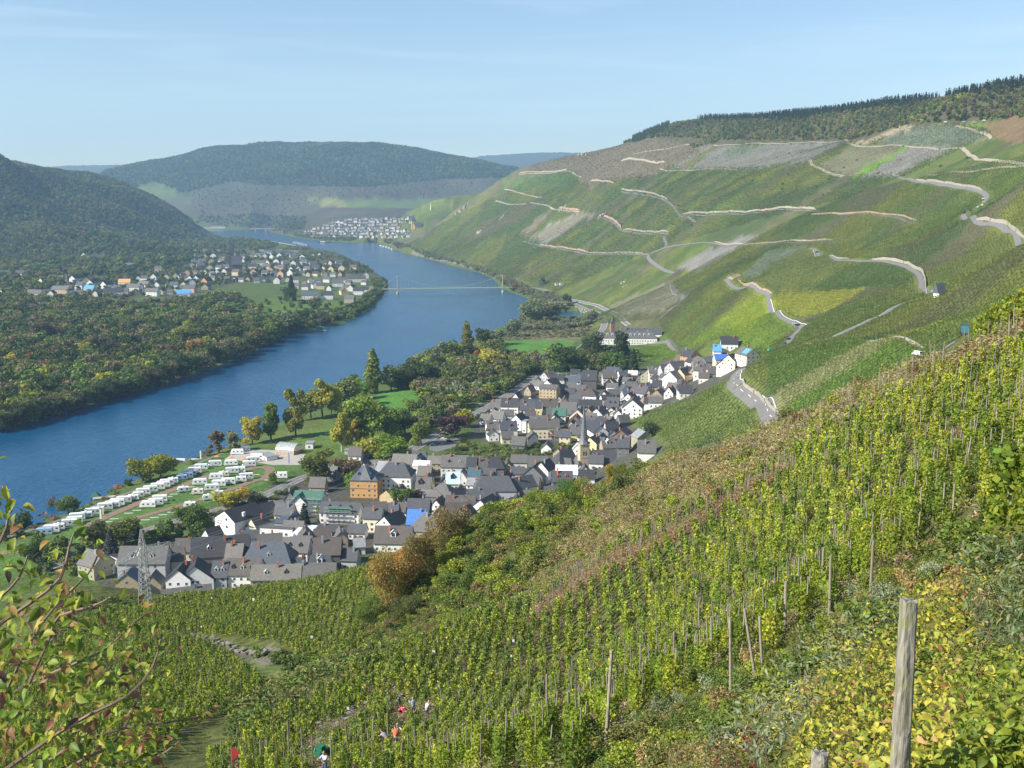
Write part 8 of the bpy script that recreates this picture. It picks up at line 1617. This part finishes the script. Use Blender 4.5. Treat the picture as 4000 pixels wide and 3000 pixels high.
r = np.random.default_rng(5); T0 = Vector((-2.6, 4.6, float(hz(-2.6, 4.6))))
sap = empty('sapling', T0, label='leafy sapling with green, yellow and brown leaves filling the lower left corner', cat='sapling')
BR_ = [[(-60, 1640), (20, 1480), (70, 1380), (120, 1310), (190, 1240), (215, 1190)], [(-60, 1560), (40, 1490), (100, 1460), (170, 1430), (230, 1400), (290, 1345), (320, 1325)], [(-40, 1700), (100, 1600), (200, 1540), (280, 1500), (330, 1440), (350, 1370)], [(40, 1690), (140, 1620), (260, 1575), (360, 1560), (430, 1550)], [(-60, 1400), (10, 1340), (70, 1300), (130, 1250), (150, 1180), (160, 1150)], [(-60, 1330), (0, 1290), (40, 1250), (60, 1200)], [(100, 1690), (180, 1640), (250, 1600), (300, 1500), (305, 1450), (300, 1420)], [(160, 1700), (240, 1650), (330, 1640), (390, 1600)], [(-60, 1220), (0, 1170), (20, 1100), (5, 1050)], [(60, 1480), (110, 1370), (130, 1330), (200, 1310), (240, 1290)], [(200, 1480), (250, 1470), (300, 1440), (345, 1430)]]
tipsP = []
mb = MB()
for k, b_ in enumerate(BR_):
 Y0 = r.uniform(4.0, 5.8); q = catmull([atY(x, y, Y0 + .25 * i * r.uniform(-.3, .5)) for i, (x, y) in enumerate(b_)], .12); n = len(q)
 mb2 = MB()
 for i in range(n - 1): mb2.bar(Vector(q[i]) - T0, Vector(q[i + 1]) - T0, .0075 * (1 - .8 * i / n) + .002, n=5, r2=.0075 * (1 - .8 * (i + 1) / n) + .002)
 mb2.link('branch', [TWIG], sap)
 for i in range(n):
  for _ in range(3 if i > n * .25 else 2): tipsP.append(q[i] + r.normal(0, .07, 3))
mb.bar((0, 0, -.3), (.1, -.1, 1.2), .05, n=8, r2=.03).link('trunk', [TWIG], sap)
dense = [(-30, 1330), (60, 1290), (110, 1320), (150, 1400), (240, 1440), (300, 1500), (330, 1560), (340, 1690), (-30, 1690)]
for x, y in inpix(dense, 760, r): tipsP.append(atY(x, y, r.uniform(3.9, 6.3)))
for x, y in inpix([(-20, 1180), (90, 1200), (200, 1330), (260, 1400), (380, 1500), (400, 1600), (300, 1600), (100, 1350), (-20, 1300)], 120, r): tipsP.append(atY(x, y, r.uniform(4.2, 5.8)))
for x, y in inpix([(-10, 1050), (25, 1040), (55, 1110), (30, 1180), (-10, 1170)], 16, r): tipsP.append(atY(x, y, 4.6))
leafy(sap, tipsP, .063, 'oval', [((.23, .30, .035), 4), ((.13, .20, .03), 4), ((.36, .36, .05), 2), ((.40, .26, .08), 1.3), ((.26, .13, .07), 1.5), ((.10, .06, .05), .5)], 6, droop=.3)
def drape(poly, n, r, hmin, hmax, ymin=5.6, ymax=60):
 out = []
 for x, y in inpix(poly, n, r):
  g = hit(x, y, h=r.uniform(hmin, hmax), ymin=ymin, ymax=ymax); out.append(g)
 return out
def shrub(name, label, poly, n, size, kind, cols, seed, hmin, hmax, nind, cat='shrub', twigs=30, ymax=60, **k):
 r = np.random.default_rng(seed); pts = drape(poly, n, r, hmin, hmax, ymax=ymax); c = np.mean(pts, 0); base = (float(c[0]), float(c[1]), float(hz(c[0], c[1]))); o = empty(name, base, label=label, cat=cat)
 mb = MB()
 for i in range(twigs):
  p = Vector(pts[r.integers(0, n)]) - Vector(base); g = Vector((p.x + r.normal(0, .2), p.y + .3 + r.normal(0, .2), float(hz(p.x + base[0], p.y + .3 + base[1])) - base[2] - .1)); mb.bar(g, p, .008, n=4, r2=.003)
 mb.link('twig', [TWIG], o, kind='stuff'); leafy(o, pts, size, kind, cols, seed, nind, **k); return o
YL = [((.46, .41, .06), 4), ((.36, .38, .05), 3), ((.20, .26, .035), 2), ((.45, .30, .12), .8), ((.36, .15, .06), .3)]
shrub('climbing_weed', 'yellow leaved climber spreading over the bank behind the thick post', [(1690, 1690), (1720, 1560), (1690, 1490), (1790, 1420), (1880, 1300), (1960, 1240), (2060, 1270), (2120, 1340), (2060, 1450), (2080, 1560), (2000, 1690)], 3600, .078, 'heart', YL, 21, .2, 1.0, 290)
shrub('climbing_weed', 'greener leafy climber right of the thick post at the bottom right corner', [(2000, 1690), (2080, 1560), (2060, 1450), (2120, 1400), (2240, 1380), (2240, 1690)], 2200, .078, 'heart', [((.24, .30, .035), 4), ((.14, .20, .03), 3), ((.36, .34, .05), 2)], 22, .15, .9, 200)
shrub('silver_shrub', 'grey green shrub with long silvery leaves left of the yellow climber', [(1600, 1470), (1720, 1380), (1760, 1260), (1900, 1225), (1960, 1290), (1880, 1400), (1780, 1470), (1740, 1560), (1640, 1640), (1560, 1600)], 1700, .12, 'narrow', [((.20, .235, .14), 4), ((.14, .18, .08), 3), ((.28, .30, .20), 2)], 23, .1, 1.3, 200)
shrub('silver_shrub', 'silvery shrub at the right edge above the green climber', [(2080, 1290), (2080, 1190), (2160, 1140), (2240, 1130), (2240, 1400), (2130, 1380)], 1000, .12, 'narrow', [((.17, .21, .10), 4), ((.10, .15, .05), 3), ((.30, .22, .10), 1)], 24, .1, 1.2, 120)
shrub('bramble', 'orange tinged brambles behind the top of the thick post', [(1900, 1240), (1920, 1190), (2080, 1170), (2110, 1250), (2080, 1300), (1980, 1260)], 700, .08, 'heart', [((.34, .24, .08), 3), ((.30, .30, .05), 2), ((.34, .14, .06), 1)], 25, .1, .8, 60)
shrub('wild_vine', 'small dark red creeper near the bottom edge', [(1540, 1600), (1620, 1565), (1665, 1600), (1640, 1670), (1540, 1680)], 170, .08, 'heart', [((.20, .035, .04), 3), ((.13, .03, .035), 2)], 26, .05, .6, 100, twigs=8)
UND = [(1240, 1690), (1300, 1600), (1420, 1520), (1560, 1450), (1640, 1440), (1600, 1500), (1560, 1600), (1660, 1690)]
shrub('weed_patch', 'tangle of small leaved weeds along the bottom edge', UND, 3400, .055, 'oval', [((.14, .18, .045), 4), ((.20, .22, .06), 3), ((.24, .17, .09), 2), ((.10, .13, .04), 2)], 27, .0, .8, 0, cat='weeds', twigs=140)
shrub('weed_patch', 'brown dead weeds in front of the pickers', [(880, 1690), (900, 1640), (1010, 1560), (1110, 1600), (1120, 1690)], 900, .06, 'narrow', [((.24, .16, .11), 4), ((.18, .13, .08), 2), ((.16, .18, .05), 1)], 28, .0, .9, 0, cat='weeds', twigs=120)
shrub('weed_patch', 'green and yellow weeds left of the pickers along the bottom edge', [(420, 1690), (520, 1640), (640, 1650), (700, 1640), (880, 1640), (880, 1690)], 1500, .075, 'oval', [((.17, .22, .04), 4), ((.28, .28, .05), 2), ((.22, .16, .09), 1)], 29, .0, .7, 0, cat='weeds', twigs=40, ymax=90)
cover('weed_bushes', [(1240, 1690), (1330, 1600), (1560, 1440), (1740, 1380), (1840, 1280), (2000, 1190), (2240, 1100), (2240, 1260), (2050, 1300), (1900, 1400), (1740, 1500), (1600, 1600), (1500, 1690)], .95, (.5, 1.15), [(MG, 2.5), (OL, 2), (YG, 1.6), ((.26, .20, .09), 1), ((.18, .21, .12), 1)], BUSHN, 4, 1.15, (8, 45))
cover('right_undergrowth', [(1240, 1690), (1330, 1600), (1560, 1440), (1740, 1380), (1840, 1280), (2000, 1190), (2240, 1100), (2240, 1700)], .45, (.12, .3), [((.18, .20, .05), 3), ((.26, .20, .09), 1.5), (MG, 2), ((.32, .30, .06), 1.5)], FINE, 3, 1.2, (6.5, 45))
def thick_post(tp, bt, Y, rad, label, split=True):
 t_ = atY(*tp, Y); b_ = atY(*bt, Y - .12); d = Vector(t_ - b_); n = 14; rings = 26; V, F = [], []; r = np.random.default_rng(3)
 ph = r.uniform(0, 6.28, 5)
 for i in range(rings + 1):
  f = -.25 + 1.25 * i / rings; c = d * f
  for k in range(n):
   a = 2 * math.pi * k / n; rr = rad * (1 + .05 * math.sin(3 * a + ph[0]) + .035 * math.sin(7 * a + ph[1] + f) + .03 * r.normal()) * (1.04 - .08 * max(f, 0))
   if split and k in (10, 11) and f > .25: rr *= .86 - .10 * f
   zt = .03 * r.normal() * rad * 8 if i == rings else 0
   V.append((c.x + rr * math.cos(a), c.y + rr * math.sin(a), c.z + zt))
 for i in range(rings):
  for k in range(n): F.append((i * n + k, i * n + (k + 1) % n, (i + 1) * n + (k + 1) % n, (i + 1) * n + k))
 V.append(tuple(d)); top = len(V) - 1
 for k in range(n): F.append((rings * n + k, rings * n + (k + 1) % n, top))
 m, nt, b = new_mat('post_wood'); tc = nd(nt, 'ShaderNodeTexCoord'); mp = nd(nt, 'ShaderNodeMapping'); mp.inputs['Scale'].default_value = (38, 38, 2.2); nt.links.new(tc.outputs['Object'], mp.inputs[0])
 g = noise(nt, 1.2, 6, .65, mp.outputs[0]); l = noise(nt, 7, 4, .6, tc.outputs['Object']); mx = nd(nt, 'ShaderNodeMix', data_type='RGBA'); nt.links.new(maprange(nt, l.outputs[0], .45, .62, 0, .8), mx.inputs[0]); mx.inputs[6].default_value = (.27, .25, .21, 1); mx.inputs[7].default_value = (.25, .26, .12, 1)
 nt.links.new(mulcol(nt, mx.outputs[2], maprange(nt, g.outputs[0], .32, .68, .35, 1.3)), b.inputs['Base Color']); b.inputs['Roughness'].default_value = .9; bp = nd(nt, 'ShaderNodeBump'); bp.inputs['Strength'].default_value = .9; bp.inputs['Distance'].default_value = .012; nt.links.new(g.outputs[0], bp.inputs['Height']); nt.links.new(bp.outputs[0], b.inputs['Normal'])
 return link('fence_post', mesh('fence_post', np.array(V), F, [m]), loc=tuple(b_), label=label, cat='post')
thick_post((1964, 1297), (1944, 1672), 5.6, .047, 'thick weathered wooden post with a long crack standing in the lower right')
MATS.pop('post_wood')
thick_post((1772, 1626), (1766, 1720), 5.4, .045, 'short weathered post stump at the bottom edge left of the thick post', split=False)
# ------------------------------------------------------------------ single trees
TR = [
(308, 1042, 58, 50, 'round', YG, 'left of the twin yellow green trees on the river edge'), (347, 1036, 64, 55, 'round', YG, 'right and taller of the twin yellow green trees on the river edge'), (148, 1108, 46, 42, 'round', MG, 'bushy tree on the bank above the lower end of the camp'), (118, 1102, 36, 30, 'bush', BR, 'brownish bush left of the bushy bank tree'), (42, 1146, 46, 46, 'round', DG, 'dark round tree at the left edge of the river bank'), (14, 1165, 40, 40, 'round', MG, 'tree at the far left edge under the branches'), (240, 1066, 14, 22, 'bush', MG, 'round clipped bush beside the green pavilion'), (277, 1050, 20, 20, 'bush', DG, 'dark bush right of the landing slab'), (258, 1056, 11, 26, 'bush', OR, 'low orange brown bush below the dark bush'),
(473, 978, 46, 38, 'loose', BR, 'thin half bare tree on the river edge by the landing stage'), (448, 985, 20, 24, 'bush', BR, 'brownish bush left of the half bare tree'), (506, 977, 45, 36, 'loose', GRY, 'grey green tree right of the half bare tree'), (545, 960, 68, 46, 'round', (.30, .25, .04), 'golden green tree at the upper end of the paved yard'), (586, 950, 80, 40, 'tall', MG, 'tall dark green tree right of the golden green tree'), (639, 945, 108, 50, 'loose', (.17, .20, .04), 'tall airy willow on the lawn'), (672, 906, 72, 46, 'round', (.24, .23, .045), 'left tree of the yellowing riverside group'), (697, 903, 84, 50, 'loose', YE, 'brightest yellow tree of the riverside group'), (716, 898, 78, 42, 'round', YE, 'yellow tree with a white trunk in the riverside group'), (745, 882, 72, 56, 'round', (.17, .165, .06), 'brownish right tree of the yellowing riverside group'),
(768, 848, 42, 26, 'tall', MG, 'small green tree left of the tall poplar'), (780, 864, 50, 34, 'round', (.17, .24, .03), 'bright green tree in front of the tall poplar'), (804, 850, 93, 29, 'poplar', (.16, .19, .045), 'tall pointed poplar in the middle of the river bank'), (1010, 775, 78, 22, 'poplar', (.17, .19, .045), 'second pointed poplar farther up the river bank'), (790, 955, 112, 76, 'round', (.17, .215, .032), 'largest light green tree on the lawn'), (836, 952, 90, 54, 'round', (.15, .20, .032), 'right companion of the largest light green tree'), (760, 962, 88, 44, 'loose', (.18, .21, .035), 'left companion of the largest light green tree'), (738, 975, 90, 40, 'loose', YE, 'slender yellow birch with a pale trunk on the lawn'), (765, 968, 62, 26, 'loose', (.32, .27, .05), 'small yellow birch right of the slender one'),
(795, 988, 46, 54, 'round', (.26, .26, .035), 'low yellow topped tree by the road below the birches'), (850, 988, 56, 64, 'round', (.17, .23, .03), 'bright green roadside tree above the grey roofs'), (910, 962, 64, 44, 'round', (.15, .19, .035), 'leafy tree left of the purple beech'), (875, 938, 54, 46, 'round', DG, 'dark tree in front of the second lawn'), (975, 945, 58, 58, 'round', PU, 'purple leaved beech beside the car park'), (1003, 922, 46, 40, 'round', (.25, .26, .035), 'yellow green tree right of the purple beech'), (845, 843, 58, 46, 'round', (.15, .16, .06), 'olive tree right of the tall poplar'), (871, 840, 48, 40, 'round', DG, 'dark tree beside the olive tree on the lawn edge'), (900, 832, 58, 62, 'round', (.06, .095, .03), 'broad dark green tree on the river side of the thicket'), (926, 826, 46, 36, 'round', OL, 'olive tree right of the broad dark green tree'), (1062, 792, 42, 48, 'round', YE, 'strikingly yellow round tree before the bright meadow'), (978, 780, 46, 38, 'round', MG, 'dark green tree left of the second poplar'), (953, 782, 44, 34, 'loose', GRY, 'pale grey tree on the bank left of the second poplar'), (948, 800, 34, 32, 'round', DG, 'round dark tree on the lawn below the pale grey tree'), (1043, 748, 42, 32, 'round', DG, 'dark tree right of the second poplar'), (1030, 775, 26, 20, 'bush', OR, 'orange brown bush at the foot of the second poplar'),
(1070, 745, 36, 40, 'round', GRY, 'pale willow on the bank right of the second poplar'), (1104, 728, 40, 34, 'round', GRY, 'grey willow farther up the bank'), (1180, 690, 50, 60, 'round', (.18, .19, .11), 'big silvery willow on the spit'), (1150, 700, 55, 44, 'round', (.17, .175, .10), 'left silvery willow on the spit'), (1276, 698, 28, 24, 'round', GRY, 'willow beside the pond and the river road'), (1226, 656, 24, 20, 'round', DG, 'small dark tree between the two roads'), (1170, 616, 18, 18, 'round', (.12, .15, .10), 'grey round tree by the small sheds'), (1278, 765, 52, 48, 'round', (.06, .085, .03), 'dark tree left of the convent'), (1223, 800, 60, 58, 'round', DG, 'largest dark tree beside the river road below the meadow'), (1262, 792, 40, 40, 'round', (.08, .105, .03), 'dark tree between the road and the convent'), (1341, 775, 58, 32, 'tall', DG, 'tall dark tree standing before the convent wall'), (1288, 797, 34, 36, 'round', OL, 'olive tree below the convent'), (1322, 798, 42, 46, 'round', MG, 'green tree below the convent middle'), (1368, 800, 46, 24, 'conifer', DG, 'dark pointed tree at the right end of the convent grove'), (1195, 815, 44, 36, 'round', OL, 'olive tree on the far side of the river road'),
(868, 1094, 46, 46, 'round', MG, 'leafy tree between the orange villa and the slate roofs'), (888, 1092, 38, 34, 'round', (.12, .09, .07), 'purplish tree right of the leafy village tree'), (686, 1052, 88, 60, 'round', (.10, .135, .035), 'big dark green tree left of the orange villa'), (745, 1030, 50, 54, 'round', (.17, .11, .06), 'reddish brown tree behind the orange villa'), (755, 1055, 42, 26, 'round', (.16, .21, .03), 'light green tree at the left wall of the orange villa'), (487, 1098, 42, 46, 'round', YE, 'yellow leaved tree at the camp exit'), (516, 1092, 40, 40, 'round', (.32, .27, .04), 'yellow green tree right of the one at the camp exit'), (428, 1137, 58, 44, 'round', (.10, .15, .03), 'green tree left of the hotel gable'), (394, 1134, 46, 36, 'round', MG, 'smaller green tree on the lawn left of the hotel'), (553, 1084, 30, 36, 'round', (.18, .19, .12), 'whitish leaved tree beside the river road'), (590, 1046, 30, 20, 'round', MG, 'small tree before the lone motorhome'), (658, 1148, 64, 34, 'conifer', (.045, .065, .04), 'big dark spruce right of the hotel annex'), (688, 1147, 28, 20, 'conifer', (.10, .13, .12), 'blue spruce right of the big spruce'), (703, 1152, 26, 18, 'conifer', DG, 'dark little spruce by the long white house'), (545, 1150, 26, 16, 'conifer', DG, 'small spruce in front of the hotel annex'), (271, 1178, 66, 58, 'round', (.10, .135, .03), 'broad green tree above the lattice pylon'), (240, 1202, 64, 40, 'conifer', (.085, .105, .085), 'blue grey cedar left of the broad green tree'), (199, 1178, 54, 52, 'round', (.07, .10, .03), 'dark round tree left of the cedar'), (176, 1232, 54, 32, 'conifer', (.07, .075, .05), 'brownish spruce behind the left branches'), (66, 1215, 50, 44, 'round', DG, 'dark tree behind the left branches'), (120, 1205, 44, 40, 'round', MG, 'green tree between camp and branches'),
(1410, 942, 34, 34, 'round', (.06, .08, .035), 'round dark bush on the vineyard tongue'), (330, 1158, 20, 40, 'bush', OL, 'olive bush beside the river road by the pylon'), (705, 1115, 30, 30, 'round', MG, 'green tree beside the scaffolded house')]
for x, y, h, w, k, c, lb in TR: tree(x, y, h, w, k, c, lb, pale='birch' in lb or 'white trunk' in lb, dense=1.15 if h > 60 else 1.)
NB = [(845, 1410, 165, 112, 'bush', (.27, .185, .06), 'big orange topped bush in the middle of the near slope', 172), (915, 1370, 150, 100, 'bush', (.16, .13, .065), 'olive brown bush right of the orange topped bush', 176), (975, 1330, 130, 90, 'bush', (.19, .135, .07), 'dry brown bush behind the olive brown bush', 185), (880, 1400, 70, 80, 'bush', (.09, .125, .045), 'dark green bush at the foot of the autumn bushes', 165), (800, 1420, 60, 70, 'bush', (.12, .17, .035), 'green shrub left below the orange topped bush', 168), (880, 1335, 90, 80, 'bush', (.33, .19, .065), 'orange crown right of the big orange topped bush', 180),
(1230, 1135, 62, 84, 'bush', (.085, .13, .03), 'dark green bush on the crest above the village edge', 178), (1150, 1120, 50, 70, 'bush', (.15, .19, .035), 'light green bush on the crest', 190), (1070, 1140, 50, 60, 'bush', (.13, .17, .03), 'green bush at the left end of the crest thicket', 196), (1318, 1045, 72, 30, 'loose', (.26, .25, .05), 'slender birch in front of the church nave', 180), (1385, 1035, 64, 34, 'loose', (.33, .20, .06), 'orange tinted birch right of the slender one', 176), (1350, 1045, 60, 34, 'loose', (.16, .20, .035), 'green birch between the two birches', 178), (1420, 1020, 56, 40, 'bush', (.19, .22, .035), 'yellow green bush right of the birches', 172), (1260, 1075, 50, 54, 'bush', (.20, .22, .04), 'yellow green bush below the house with red dormers', 178), (1340, 1075, 50, 44, 'bush', (.12, .15, .035), 'ivy green bush under the birches', 170),
(1480, 1005, 74, 70, 'bush', (.24, .23, .04), 'left of the yellow bushes on the crest below the hairpin', 175), (1545, 985, 84, 84, 'bush', (.29, .25, .04), 'middle yellow bush on the crest below the hairpin', 172), (1600, 965, 84, 78, 'bush', (.22, .225, .035), 'right of the yellow bushes on the crest below the hairpin', 170), (1510, 1005, 60, 60, 'bush', (.15, .18, .035), 'green bush in front of the yellow crest bushes', 168), (1635, 945, 50, 50, 'bush', (.19, .21, .035), 'small green bush at the hairpin road edge', 165), (2012, 768, 62, 50, 'bush', (.17, .205, .035), 'round green bush between the white van and the lorry lane', 170), (2110, 735, 40, 40, 'bush', (.12, .18, .03), 'dark green shrub at the end of the lorry lane', 128), (2000, 790, 26, 40, 'bush', (.36, .19, .06), 'orange brown shrub before the white van', 140), (1030, 1345, 24, 20, 'bush', (.06, .07, .04), 'dark stump like bush in the mid slope', 148)]
for x, y, h, w, k, c, lb, Y in NB:
 tree(x, y, h, w, k, c, lb, Y=Y, name='birch' if 'birch' in lb else 'shrub', cat='birch' if 'birch' in lb else 'shrub', pale='birch' in lb, fine=True)
FB = [(-20, 950), (20, 938), (60, 928), (100, 918), (150, 902), (190, 890), (235, 875), (280, 862), (325, 848), (370, 834), (410, 820), (450, 806), (490, 794), (530, 778), (560, 762), (590, 748), (620, 732)]
FC = [DG, (.06, .075, .03), MG, OL, (.13, .14, .07), DG, (.08, .105, .04), (.11, .09, .05)]; CN = ['dark', 'very dark', 'green', 'olive', 'greyish', 'dark', 'dull green', 'brownish']
rs = random.Random(8); xs = np.linspace(-15, 640, 34)
for i, x in enumerate(xs):
 y = np.interp(x, [p[0] for p in FB], [p[1] for p in FB]) - 14; j = rs.randrange(8); tree(x, y, rs.uniform(42, 66) * (1 - .25 * i / 34), rs.uniform(36, 52) * (1 - .2 * i / 34), 'round', FC[j], f"{CN[j]} tree, {ORD[i] if i < 30 else ['thirty-first', 'thirty-second', 'thirty-third', 'thirty-fourth'][i - 30]} from the left along the far water edge", group='trees along the far water edge', ymin=600, rs=rs)
AC = [(26, 795, 34, 26, YE, 'yellow tree left of a red one at the left edge of the far wood'), (58, 795, 34, 24, (.34, .10, .05), 'red tree at the left edge of the far wood'), (112, 800, 26, 20, (.36, .15, .06), 'orange red tree right of the red one in the far wood'), (235, 765, 26, 22, RD, 'small red tree in the middle of the far wood'), (180, 775, 36, 36, (.24, .22, .04), 'yellow tree in the far wood right of the red trees'), (225, 840, 40, 40, (.30, .27, .03), 'yellow tree near the water in the far wood'), (420, 770, 40, 40, (.28, .18, .05), 'orange brown tree in the far wood'), (450, 765, 44, 40, (.22, .21, .05), 'yellow olive tree right of the orange brown one'), (490, 765, 36, 30, (.30, .17, .05), 'second orange tree in the far wood'), (515, 755, 30, 24, (.24, .23, .05), 'yellow tree at the right of the far wood'), (70, 885, 44, 40, (.20, .22, .04), 'yellow green tree near the left water edge'), (330, 800, 40, 40, (.13, .17, .035), 'bright green tree in the far wood'), (400, 745, 50, 50, (.17, .18, .05), 'large pale olive tree in the far wood'), (560, 735, 44, 40, (.06, .085, .03), 'dark oak at the right end of the far wood'), (655, 700, 34, 28, DG, 'dark fir by the red roofed house'), (625, 650, 30, 28, DG, 'dark tree at the meadow edge of the far village'), (680, 668, 30, 28, (.08, .10, .03), 'tree on the far meadow'), (690, 700, 32, 34, (.09, .10, .04), 'tree below the far meadow'), (630, 640, 46, 22, 'c', 'tall dark conifer in the far village'), (210, 760, 40, 44, (.12, .10, .06), 'brown crowned tree in the far wood'), (100, 740, 50, 60, (.11, .095, .06), 'broad brown tree at the upper left of the far wood'), (480, 690, 44, 44, (.13, .15, .06), 'pale tree at the upper right of the far wood')]
for x, y, h, w, c, lb in AC:
 k = 'conifer' if c == 'c' else 'round'; tree(x, y, h, w, k, (.03, .045, .025) if c == 'c' else c, lb, ymin=600)
build_haze()
